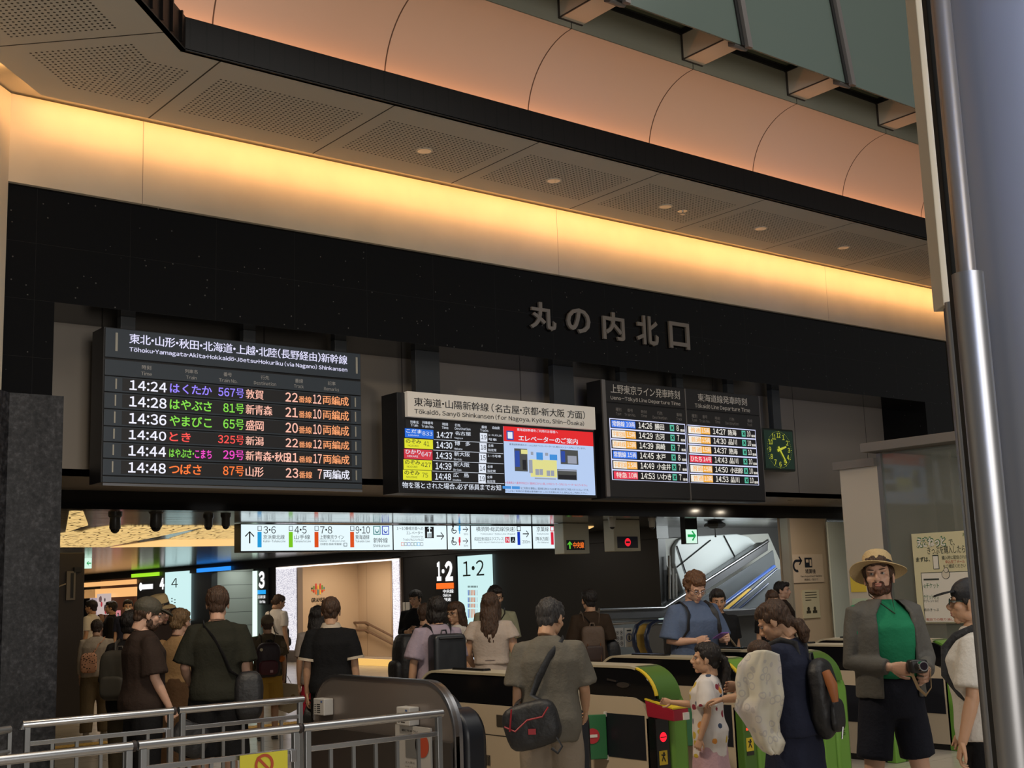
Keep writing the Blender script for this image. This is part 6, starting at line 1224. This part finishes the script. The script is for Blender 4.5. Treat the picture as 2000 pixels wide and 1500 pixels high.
# baby in the blanket: head with knit hat, small body
bb = at(1484, 1284, D=7.32); e = empty('person', (bb.x, bb.y, bb.z-.3), 'baby in a lilac hat held under a white blanket by the person in navy', 'person')
b = MB(); b.ball(bb+V3(0, 0, .02), (.065, .07, .075), 16); b.tube([bb, bb+V3(0, 0, -.1), bb+V3(0, 0, -.30)], [.04, .085, .09], 14); v, f = fuse(b, .009, 2); o = MB(); o.add(v, f); o.build('body', skin(ASIAN), e, smooth=60)
b = MB(); b.ball(bb+V3(0, 0, .045), (.070, .075, .060), 16); v, f = fuse(b, .009, 1); o = MB(); o.add(v, f); o.build('hair', HBR, e, smooth=60)
b = MB(); b.lathe(bb+V3(0, 0, -.035), [(.080, -.015), (.100, .0), (.098, .02), (.078, .028)], 24); v, f = fuse(b, .009, 2, folds(.006, 2, (20, 20, 20))); o = MB(); o.add(v, f); o.build('collar', cloth('cloth_lilac', (.42, .34, .46)), e, smooth=60)
# blanket: a sheet hung from the baby down to a pointed corner
def m_blanket():
    m = mat('blanket', (.60, .57, .52), .9, spec=.1); n = N(m); v = n('ShaderNodeTexVoronoi', Scale=17); n.link(n.coord(), v.inputs['Vector']); d = v.outputs['Distance']
    rgn = n.math('MULTIPLY', n.math('GREATER_THAN', d, .28), n.math('LESS_THAN', d, .40)); t = n('ShaderNodeTexNoise', Scale=4); n.link(n.coord(), t.inputs['Vector'])
    base = n.ramp(t.outputs['Fac'], [(.35, (.60, .55, .58)), (.6, (.64, .60, .50))]); n.link(n.mix(n.math('MULTIPLY', rgn, .55), base, (.42, .40, .42)), n.b.inputs['Base Color']); return m
D = 7.15; rows = [(1278, 1462, 1520), (1300, 1443, 1524), (1330, 1438, 1526), (1360, 1441, 1530), (1385, 1434, 1526), (1410, 1452, 1520), (1430, 1466, 1522), (1450, 1474, 1532), (1465, 1490, 1528), (1473, 1506, 1520)]
g = []; nn = 24
R2 = []
for (a, c) in zip(rows, rows[1:]):
    for q in range(5): R2.append(tuple(a[z_]+(c[z_]-a[z_])*q/5 for z_ in range(3)))
rows = R2+[rows[-1]]
for i, (y, xa, xb) in enumerate(rows):
    row = []
    for j in range(nn+1):
        t = j/nn; q = at(xa+(xb-xa)*t, y - 9*math.sin(math.pi*t)*max(0, 1-i/6), D=D+.10*(1-math.sin(math.pi*t)) - .020*math.sin(t*13+i*.09+1.5*noise.noise(V3(t*3, i*.06, 0)))*min(1, .3+i/12) - .014*noise.noise(V3(t*6, i*.15, 3))); row.append(q)
    g.append(row)
b = MB(); vs = [q for row in g for q in row]; b.add(vs, [(i*(nn+1)+j, i*(nn+1)+j+1, (i+1)*(nn+1)+j+1, (i+1)*(nn+1)+j) for i in range(len(rows)-1) for j in range(nn)])
o = b.build('blanket', m_blanket(), None, smooth=80); s_ = o.modifiers.new('thick', 'SOLIDIFY'); s_.thickness = .008; tag(o, 'white patterned baby blanket hanging to a pointed corner in front of the navy dress', 'blanket')
# ---- girl
def m_floral():
    return patt('cloth_floral', (.58, .54, .52), [(.58, .25, .06), (.05, .07, .12), (.50, .36, .05), (.25, .04, .06), (.55, .5, .48)], 12.5, .42)
p = person('girl in a white flowered T-shirt and pink skirt holding out a card', 1368, 9.2, 1254, -82, hair=('pony', HB_), hs=1.22, male=False, head=(6, 4, 0), R=((.10, .55, -.85), (.0, 1, .12)), L=((.22, -.05, -1), (.10, .35, -1)), hand_c=(40, 45), top=dict(m=m_floral(), hem=.70, sl=.80, loose=.050, wide=.03, amp=.007), bottom=dict(m=cloth('cloth_pink', (.42, .27, .30)), kind='skirt', z=.42, w0=.18, w1=.25, name='skirt'), build=1.0, seed=4, grip=(20, 0))
q = p['J']['R'][2]+p['J']['R'][3]*.15; r, put = worn(p, 'travel_card', q, 'black travel card in the outstretched hand of the girl', 'card'); b = MB(); b.obox(q+V3(-.03, -.03, -.002), (.054, 0, 0), (0, .09, .012), (0, 0, .003)); put('card', b, DK, smooth=None)
# ---- man in the straw hat
SHIRTG = cloth('cloth_green', (.018, .19, .09)); JACK = cloth('cloth_charcoal', (.10, .095, .086))
p = person('bearded person in a straw hat, dark jacket and green T-shirt with shorts', 1722, 8.1, 1082, 152, sk=PALE, hair=('short', HBR), head=(-34, 12, 4), R=((.20, -.02, -1), (-.55, .85, -.10)), L=((.22, .10, -1), (-.45, .85, -.22)), hand_c=(48, 50), top=dict(m=SHIRTG, hem=.98, sl=.5, loose=.022, amp=.006), bottom=dict(m=cloth('cloth_dark_navy', (.012, .013, .02)), kind='knee', loose=.016, len=.80, name='shorts'), beard=hairmat('beard_brown', (.07, .028, .016)), seed=5, shoes=(.03, .03, .03), grip=(30, 30), build=.97, legs=(((.17, .06, -1), (.05, -.02, -1)), ((.17, -.02, -1), (.06, -.05, -1))))
sunhat(p, STRAW, mat('hat_band_black', (.012, .01, .01), .6), .175, .10)
b = MB()                                # open jacket: back and side panels with long sleeves
T = p['T']
rings = []
for z_, w_, d_ in ((.92, .212, .165), (1.05, .208, .162), (1.2, .212, .162), (1.32, .216, .160), (1.40, .200, .138), (1.45, .145, .110), (1.485, .090, .092)):
    A = [math.radians(q) for q in range(128, 420, 12)]; rings.append([T @ V3(math.cos(a)*w_, math.sin(a)*d_-.004, z_) for a in A] + [T @ V3(math.cos(a)*(w_-.022), math.sin(a)*(d_-.022)-.004, z_) for a in A[::-1]])
b.loft(rings)
for nm in 'RL': sh, el, wr, f_ = p['J'][nm]; b.tube([sh.lerp(T @ V3(0, -.02, 1.43), .3), sh, sh.lerp(el, .5), el, el.lerp(wr, .6), wr.lerp(el, .06)], [.070, .078, .070, .062, .054, .046], 14)
p['piece']('jacket', b, JACK, .010, 2, folds(.007, 9))
b = MB(); b.tube([p['HM'] @ V3(-.078, -.01, .03), p['HM'] @ V3(-.06, .05, -.11), T @ V3(-.01, .11, 1.40), p['HM'] @ V3(.06, .05, -.11), p['HM'] @ V3(.078, -.01, .03)], .0035, 6); b.xf(p['K']); b.build('hat_cord', mat('cord_dark', (.03, .012, .01), .6), p['e'], smooth=40, world=False)
q = (p['J']['R'][2]+p['J']['L'][2])/2+V3(0, .10, .02); r, put = worn(p, 'camera', q, 'small dark camera with a silver lens held by the person in the straw hat', 'camera'); b = MB(); sbox(b, q, (.055, .030, .038), 14, .3); put('camera_body', b, mat('camera_black', (.015, .014, .014), .4)); b = MB(); b.cyl(q+V3(.0, .02, 0), q+V3(0, .075, .004), .030, .028, 20); put('lens_ring', b, CHROME); b = MB(); b.cyl(q+V3(0, .07, .004), q+V3(0, .078, .004), .022, n=20); put('lens_glass', b, mat('lens_dark', (.02, .01, .02), .05)); b = MB(); b.tube([q+V3(-.055, 0, .02), q+V3(-.075, .01, -.02), q+V3(-.06, .03, -.12), q+V3(-.02, .035, -.16), q+V3(.02, .03, -.12), q+V3(.045, .01, -.03)], .009, 6, flat=.3); put('strap', b, mat('strap_tan', (.30, .20, .10), .6))
# ---- man in the cap by the column
p = person('person in a black cap, glasses and pale T-shirt walking beside the metal column', 1897, 6.9, 1131, -84, hair=('undercap', HB_), head=(4, 6, 0), lean=3, L=((.14, .06, -1), (.06, .30, -1)), R=((.16, .1, -1), (.05, .45, -1)), hand_c=(35, 35), palms=(None, (.3, -1, 0)), top=dict(m=WHITE, hem=.86, sl=.85, loose=.045, wide=.025, amp=.008), bottom=dict(m=DK, loose=.03), build=1.05, seed=6)
cap(p, mat('cap_black', (.010, .011, .016), .6, bump=(60, .2))); glasses(p, mat('glasses_green', (.02, .06, .05), .3))
r, put = backpack(p, 'dark backpack on the person in the black cap', (.14, .07, .20), BLACKBAG, zc=1.15, y=-.16)
# ---- man in the blue T-shirt beyond the gates
p = person('curly haired person in glasses and a blue T-shirt looking down beyond the gates', 1350, 12.0, 1116, 148, sk=PALE, hair=('curly', HRED), head=(-6, -22, 0), lean=3, R=((.25, .0, -1), (-.5, .8, .05)), L=((.2, .15, -1), (-.35, .9, .1)), hand_c=(45, 45), top=dict(m=cloth('cloth_slate_blue', (.085, .115, .19)), hem=.86, sl=.92, loose=.045, wide=.03, amp=.008), bottom=dict(m=DK), build=1.10, seed=7)
glasses(p, mat('glasses_silver', (.4, .35, .38), .25, metal=.8)); backpack(p, 'black backpack worn by the person in the blue T-shirt', (.15, .09, .24), BLACKBAG, zc=1.16)
q = (p['J']['R'][2]+p['J']['L'][2])/2+V3(0, .11, .01); r, put = worn(p, 'phone', q, 'violet phone in the hands of the person in the blue T-shirt', 'phone'); b = MB(); b.obox(q+V3(-.04, -.02, -.004), (.078, 0, 0), (0, .14, .05), (0, -.002, .008)); put('case', b, mat('case_violet', (.15, .07, .30), .4), smooth=None)
p = person('person in black with a shoulder strap just behind the blue T-shirt', 1400, 13.4, 1150, 160, sk=TAN, hair=('short', HB_), near=0, top=dict(m=DK, sl=.75, loose=.03), bottom=dict(m=KHAKI), seed=8, head=(-10, -8, 0))
r, put = crossbag(p, 'beige tote bag hanging beside the person in black beyond the gates', (-.24, .02, .90), (.05, .14, .17), BEIG, 1, 'tote_bag', .3)
# ---- big man in dark T-shirt
p = person('tall broad person in a black olive T-shirt seen from behind in front of the railings', 425, 10.4, 1145, 2, sk=PALE, hair=('short', HBR), head=(0, -4, 0), L=((.28, .02, -1), (-.10, .9, -.55)), R=((.15, -.04, -1), (.05, .25, -1)), top=dict(m=cloth('cloth_black_olive', (.020, .020, .014)), hem=.86, sl=.90, loose=.045, wide=.03, amp=.009), bottom=dict(m=DK, kind='knee', loose=.05, len=1.05, name='shorts'), build=.98, seed=9)
crossbag(p, 'large black shoulder bag at the hip of the tall broad person', (.24, -.10, .90), (.11, .10, .19), BLACKBAG, -1, pw=.6)
# ---- man with olive cap
p = person('bearded person in an olive cap and dark brown T-shirt facing sideways', 283, 10.1, 1166, 72, sk=PALE, hair=('undercap', HBR), head=(-6, -14, 0), R=((.14, .12, -1), (.05, .50, -1)), L=((.15, .2, -1), (.0, .6, -1)), hand_c=(55, 50), top=dict(m=DKBROWN, hem=.86, sl=.92, loose=.045, wide=.03, amp=.009), bottom=dict(m=DK, loose=.035), beard=HBR, build=.98, seed=10)
cap(p, mat('cap_olive', (.055, .048, .032), .7, bump=(50, .3)))
q = p['J']['R'][2]+V3(.02, .10, -.16); r, put = worn(p, 'shoulder_bag', q+V3(0, .02, -.22), 'dark grey bag hanging from the hand of the person in the olive cap', 'bag'); b = MB(); sbox(b, q+V3(0, .06, -.10), (.06, .15, .13), 16, .6, rotm(rx=-25)); put('bag_body', b, BLACKBAG, vox=.011, disp=folds(.008, 3)); b = MB(); b.tube([q+V3(0, -.03, 0), q+V3(0, .03, .05), q+V3(0, .12, .0), q+V3(0, .19, -.14)], .010, 6, flat=.5); put('handle', b, mat('strap_grey', (.05, .045, .04), .6))
# ---- dark coat beside him
p = person('person in a dark jacket and olive trousers half hidden by the olive cap', 258, 11.0, 1192, 30, hair=('short', HB_), near=0, L=((.30, .0, -1), (-.35, .8, -.1)), R=RELAX, hand_c=(45, 25), top=dict(m=cloth('cloth_soot', (.012, .011, .011)), hem=.80, sl=1.75, loose=.05, amp=.010, name='jacket'), bottom=dict(m=cloth('cloth_olive', (.055, .045, .028)), loose=.035), build=.95, seed=11)
backpack(p, 'dark olive backpack on the person in the dark jacket', (.15, .08, .22), mat('bag_olive', (.03, .026, .018), .7), zc=1.18, strap=mat('strap_olive', (.06, .05, .04), .7))
# ---- woman in tan top, hidden people behind
p = person('person with tied up fair hair, tan top and long brown skirt', 352, 11.8, 1188, 22, sk=PALE, hair=('bun', HBL), male=False, head=(-14, -4, 0), L=((.35, .02, -1), (-.35, .9, -.2)), R=((.2, .1, -1), (-.2, .9, .3)), top=dict(m=cloth('cloth_tan', (.34, .21, .10)), hem=1.02, sl=.1, loose=.012, amp=.004, name='camisole'), bottom=dict(m=cloth('cloth_brown', (.10, .055, .028)), kind='skirt', z=.10, w0=.175, w1=.24, name='skirt'), seed=12)
p = person('person in a tan sun hat standing beyond the olive cap', 316, 12.6, 1166, 150, sk=PALE, hair=('bob', HBL), male=False, near=0, top=dict(m=DKBROWN, sl=.7), bottom=dict(m=DK), seed=13, head=(0, -10, 12))
sunhat(p, STRAW, mat('hat_band_black', (0, 0, 0)), .15, .11)
p = person('greying person in dark clothes behind the tan top', 338, 14.0, 1186, 20, hair=('crop', HGR), near=0, top=dict(m=DKBROWN, sl=.7), bottom=dict(m=DK), seed=14)
# ---- beige hoodie
p = person('person in a beige hooded top and khaki trousers walking away with a spotted bag', 190, 17.0, 1209, 2, hair=('short', hairmat('hair_dark', (.028, .016, .01))), male=True, near=0, head=(0, -6, 0), lean=3, top=dict(m=BEIG, hem=.88, sl=1.8, loose=.045, amp=.008, name='hooded_top'), bottom=dict(m=KHAKI, loose=.04), legs=(((.05, .10, -1), (.02, -.10, -1)), ((.04, -.08, -1), (.02, -.12, -1))), shoes=(.35, .28, .2), build=1.08, seed=15)
r, put = crossbag(p, 'orange spotted bag slung on the back of the beige hooded top', (-.10, -.19, 1.10), (.12, .05, .15), patt('cloth_spots', (.55, .28, .16), [(.02, .015, .012), (.03, .02, .015)], 40, .42), 1, 'spotted_bag')
# ---- people far down the concourse
p = person('person in a black hat and pale top far down the concourse', 178, 24.5, 1172, -60, hair=('short', HB_), near=0, top=dict(m=WHITE, sl=.8), bottom=dict(m=DK), seed=16); cap(p, mat('cap_black', (0, 0, 0)), brim=False)
person('person all in black with a hand at the mouth far down the concourse', 217, 25.0, 1174, -80, hair=('short', HB_), near=0, R=((.1, .4, -1), (-.1, .35, 1)), top=dict(m=DK, sl=1.7), bottom=dict(m=DK), seed=17)
p = person('person in a dark navy polo shirt and face mask far down the concourse', 250, 23.5, 1171, 178, hair=('short', HB_), near=0, top=dict(m=NAVYC, sl=.8, loose=.03), bottom=dict(m=DK), seed=18)
b = MB(); b.ball((0, .07, -.055), (.052, .045, .045), 12); b.xf(p['HM']); p['piece']('face_mask', b, WHITE, .008, 1)
# ---- boy with the maroon backpack
CAMO = patt('cloth_camouflage', (.10, .075, .045), [(.05, .045, .025), (.16, .12, .08), (.03, .025, .018)], 9, .45)
p = person('person in a cap, patterned shirt and mustard shorts with a maroon backpack', 522, 15.9, 1201, -3, hair=('undercap', HBR), near=1, top=dict(m=CAMO, hem=.88, sl=.85, loose=.04, wide=.02), bottom=dict(m=cloth('cloth_mustard', (.48, .28, .05)), kind='knee', loose=.035, len=1.0, name='shorts'), R=((.22, .1, -1), (.05, .35, -1)), L=((.25, .05, -1), (-.1, .6, -.8)), legs=(((.03, .10, -1), (.0, -.05, -1)), ((.03, -.03, -1), (.0, -.22, -1))), seed=19, shoes=(.03, .028, .025))
cap(p, cloth('cap_camouflage', (.13, .10, .065)))
MAR = mat('bag_maroon', (.075, .008, .014), .6, bump=(30, .2)); MARD = mat('bag_plum', (.022, .010, .014), .6, bump=(30, .2))
r, put = backpack(p, 'maroon and plum backpack with a pale pin on the person in mustard shorts', (.175, .085, .245), MARD, MAR, zc=1.12, y=-.16, pw=.55, strap=MARD); b = MB(); b.cyl(V3(-.10, -.335, 1.27), V3(-.10, -.345, 1.27), .022, n=14); put('pin', b, mat('pin_cream', (.6, .5, .3), .5)); b = MB(); b.box(.02, .06, -.375, -.365, .95, .985); put('label', b, mat('label_pale', (.5, .3, .3), .5), smooth=None)
r, put = worn(p, 'pompom', (.18, -.25, 1.12), 'fluffy orange pompom charm on the maroon backpack', 'charm'); b = MB(); b.ball((.18, -.27, 1.13), .048, 14); put('pompom', b, mat('pompom_orange', (.55, .15, .02), .9, bump=(60, .8)), vox=.008, disp=folds(.010, 2, (45, 45, 45)))
q = p['J']['R'][2]; r, put = worn(p, 'paper_bag', q+V3(.08, 0, -.50), 'large cream paper bag in the hand of the person in mustard shorts', 'bag'); b = MB(); b.prism([q+V3(-.08, -.05, -.12), q+V3(.20, -.05, -.16), q+V3(.24, -.05, -.48), q+V3(.06, -.05, -.56), q+V3(-.08, -.05, -.50)], (0, .12, 0)); put('bag_body', b, patt('paper_print', (.42, .34, .22), [(.25, .17, .08), (.42, .34, .22)], 7, .3), smooth=None, bevel=.006); b = MB(); b.tube([q+V3(-.02, .0, -.13), q+V3(0, 0, -.06), q+V3(.04, 0, -.03), q+V3(.10, 0, -.14)], .005, 6); put('handle', b, BEIG)
# ---- woman in white T-shirt with black strap
p = person('person in a white T-shirt with a black strap beside the white light panel', 541, 22.5, 1160, 42, hair=('bun', HBR), male=False, near=0, head=(-20, -20, 0), top=dict(m=cloth('cloth_offwhite', (.62, .58, .55)), hem=.95, sl=.75, loose=.03), bottom=dict(m=DK), seed=20)
crossbag(p, 'small black bag on a long strap of the person in the white T-shirt', (.18, .06, .92), (.04, .08, .07), BLACKBAG, -1)
# ---- polo man
TRIM = cloth('cloth_cream_trim', (.45, .38, .30))
p = person('person in a black polo shirt with cream collar and sleeve trims seen from behind', 646, 11.6, 1166, 3, hair=('crop', HBR), head=(0, -8, 0), R=((.15, -.04, -1), (.08, .22, -1)), L=((.17, -.02, -1), (.02, .20, -1)), top=dict(m=DK, hem=.84, sl=.82, loose=.036, wide=.02, trim=TRIM, collar=TRIM), bottom=dict(m=DK), build=1.0, seed=21)
b = MB(); b.ball((0, -.118, -.01), .026, 10); b.xf(p['HM']); p['piece']('hair_knot', b, HBR, .008, 1)
q = p['J']['L'][2]; r, put = worn(p, 'duffel_bag', q+V3(.0, .05, -.40), 'black duffel bag carried by the person in the black polo shirt', 'bag'); b = MB(); b.tube([q+V3(-.04, .1, -.2), q+V3(.10, .1, -.24), q+V3(.22, .1, -.30)], [.09, .11, .09], 16); put('bag_body', b, BLACKBAG, vox=.012); b = MB(); b.tube([q+V3(-.02, .1, -.11), q+V3(.0, .05, -.07), q+V3(.06, .06, -.10)], .010, 6); put('handle', b, BLACKBAG)
q = p['J']['R'][2]; r, put = worn(p, 'handbag', q+V3(.06, .1, -.12), 'small black handbag with a pale clasp beside the black polo shirt', 'bag'); b = MB(); sbox(b, q+V3(.06, .12, .0), (.06, .06, .09), 12, .5); put('bag_body', b, BLACKBAG, vox=.01); b = MB(); b.ball(q+V3(.03, .05, .04), .022, 10); put('clasp', b, mat('clasp_pale', (.5, .42, .3), .4))
p = person('long haired person in red partly hidden by the black polo shirt', 620, 13.4, 1183, 8, hair=('long', HB_), male=False, near=0, top=dict(m=cloth('cloth_mauve', (.30, .25, .22)), sl=.8), bottom=dict(m=cloth('cloth_red', (.30, .012, .03)), kind='skirt', z=.3, w0=.17, w1=.25, name='skirt'), seed=22)
# ---- group before the 1·2 signs
p = person('person in a black open collared suit with folded hands by the dark wall', 812, 18.8, 1152, 192, hair=('fringe', HB_), near=1, R=((.15, .15, -1), (-.5, .8, .1)), L=((.15, .15, -1), (-.5, .8, .2)), top=dict(m=DK, sl=1.7, loose=.03, name='suit_jacket'), bottom=dict(m=DK), seed=23, head=(-16, -4, 0))
p = person('person in a pink T-shirt seen past the lilac shirt, with a large black backpack', 834, 14.0, 1178, 62, hair=('crop', HBR), near=0, top=dict(m=cloth('cloth_rose', (.42, .24, .24)), sl=.8), bottom=dict(m=DK), seed=24)
backpack(p, 'large black backpack with red edges on the person in the pink T-shirt', (.17, .14, .30), BLACKBAG, zc=1.10, y=-.16, pw=.6)
p = person('person with a black bob and lilac T-shirt carrying a boxy black backpack', 851, 11.7, 1165, -22, hair=('bob', HB_), male=False, L=((.28, -.05, -1), (.06, .18, -1)), top=dict(m=cloth('cloth_lilac_grey', (.27, .22, .27)), hem=.82, sl=.88, loose=.05, wide=.03), bottom=dict(m=NAVYC), build=1.02, seed=25)
r, put = backpack(p, 'boxy black roll top backpack on the lilac T-shirt', (.165, .10, .26), mat('bag_rubber', (.010, .012, .016), .4), pocket=False, zc=1.14, y=-.15, pw=.22, disp=.002); b = MB(); b.tube([V3(-.12, -.36, 1.36), V3(.12, -.36, 1.36)], .010, 8); put('roll_strap', b, BLACKBAG)
p = person('long haired person in glasses facing the lilac shirt', 889, 13.6, 1175, -128, hair=('long', HBR), male=False, top=dict(m=WHITE, sl=.8), bottom=dict(m=BEIG), seed=26, head=(8, -4, 0), near=1); glasses(p, mat('glasses_dark', (.02, .015, .012), .3))
DRESS = cloth('cloth_pale_dress', (.40, .33, .28))
p = person('long haired person in a pale gathered dress seen from behind', 957, 12.6, 1157, 8, hair=('long', HBR), male=False, L=((.28, .05, -1), (-.1, .75, -.5)), R=((.22, .0, -1), (.05, .3, -1)), top=dict(m=DRESS, hem=1.03, sl=.45, loose=.030, wide=.03, name='dress_bodice'), bottom=dict(m=DRESS, kind='skirt', z=.35, w0=.17, w1=.30, amp=.012, name='dress_skirt'), seed=27)
b = MB(); b.tube([V3(.155*math.cos(t), .125*math.sin(t)-.005, 1.07) for t in [2*math.pi*i/20 for i in range(21)]], .012, 6); b.xf(p['K']); b.build('waist_tie', cloth('cloth_taupe', (.14, .11, .10)), p['e'], smooth=40, world=False)
q = p['J']['L'][2]+V3(-.01, .07, .02); r, put = worn(p, 'phone', q, 'phone with a bright screen in the hand of the person in the pale dress', 'phone'); b = MB(); b.obox(q+V3(-.035, .0, -.06), (.07, 0, 0), (0, .045, .13), (0, .008, -.003)); put('case', b, DK, smooth=None); b = MB(); b.obox(q+V3(-.031, -.002, -.054), (.062, 0, 0), (0, .042, .121), (0, .001, 0)); put('screen', b, E('phone_screen', (225, 240, 255), 1.0), smooth=None)
q = p['J']['R'][2]; r, put = worn(p, 'tote_bag', q+V3(.05, .05, -.35), 'cream tote bag beside the pale gathered dress', 'bag'); b = MB(); sbox(b, q+V3(.04, .06, -.14), (.07, .12, .19), 14, .4); put('bag_body', b, cloth('cloth_cream', (.42, .34, .24)), vox=.012, disp=folds(.010, 2))
p = person('person in a khaki green shirt with a shoulder strap facing the pale dress', 966, 14.6, 1143, 176, hair=('short', HB_), top=dict(m=cloth('cloth_sage', (.24, .23, .15)), sl=.9, loose=.04, wide=.02), bottom=dict(m=DK), seed=28, head=(6, -10, 0))
crossbag(p, 'dark bag on the strap of the khaki green shirt', (.20, -.1, .95), (.06, .1, .12), BLACKBAG, -1)
p = person('person in a dark brown top with a tan rucksack walking towards the escalator', 1150, 14.7, 1151, -6, hair=('short', HB_), head=(18, 0, 0), top=dict(m=cloth('cloth_umber', (.035, .022, .014)), hem=.88, sl=.95, loose=.05, wide=.04), bottom=dict(m=cloth('cloth_putty', (.24, .21, .17))), seed=29, build=.98)
RUCK = mat('bag_taupe', (.10, .065, .045), .7, bump=(40, .2)); r, put = backpack(p, 'tan flap rucksack with two leather buckle straps', (.135, .075, .22), RUCK, mat('bag_brown', (.035, .018, .014), .6), zc=1.10, y=-.16, pw=.35, strap=mat('strap_taupe', (.13, .09, .065), .7))
b = MB()
for s in (1, -1): b.tube([V3(s*.075, -.318, 1.12), V3(s*.075, -.330, 1.0), V3(s*.075, -.335, .92)], .010, 6, flat=.4)
put('buckle_strap', b, mat('leather_tan', (.30, .12, .05), .5))
crossbag(p, 'large black slouch bag at the side of the tan rucksack', (.24, -.02, .98), (.10, .11, .17), BLACKBAG, -1, pw=.7)
person('brown haired person in dark clothes facing the gates by the beige pillar', 1506, 15.6, 1152, 170, hair=('bob', HBR), male=False, near=0, top=dict(m=DK, sl=.8), bottom=dict(m=DK), seed=30, head=(0, -8, 0))
person('black haired person looking sideways by the beige pillar', 1527, 17.6, 1135, 105, hair=('short', HB_), near=0, top=dict(m=DKBROWN, sl=.8), bottom=dict(m=DK), seed=31, sk=PALE)
# ---- suitcase behind the railings
q = at(296, 1470, Y=12.2); e = empty('suitcase', (q.x, 12.2, 0), 'reddish brown upright suitcase seen through the railing bars', 'suitcase'); SC_ = mat('case_brown', (.13, .055, .04), .45)
b = MB(); sbox(b, (q.x, 12.2, .37), (.20, .12, .31), 20, .25); b.build('shell', SC_, e, smooth=50)
for s in (-1, 1): b = MB(); b.cyl((q.x+s*.15-.02, 12.2, .035), (q.x+s*.15+.02, 12.2, .035), .035); b.build('wheel', DK, e, smooth=40)
b = MB(); b.tube([(q.x-.09, 12.26, .66), (q.x-.09, 12.26, .95), (q.x+.09, 12.26, .95), (q.x+.09, 12.26, .66)], .010, 8); b.build('handle', STEELD, e, smooth=40)
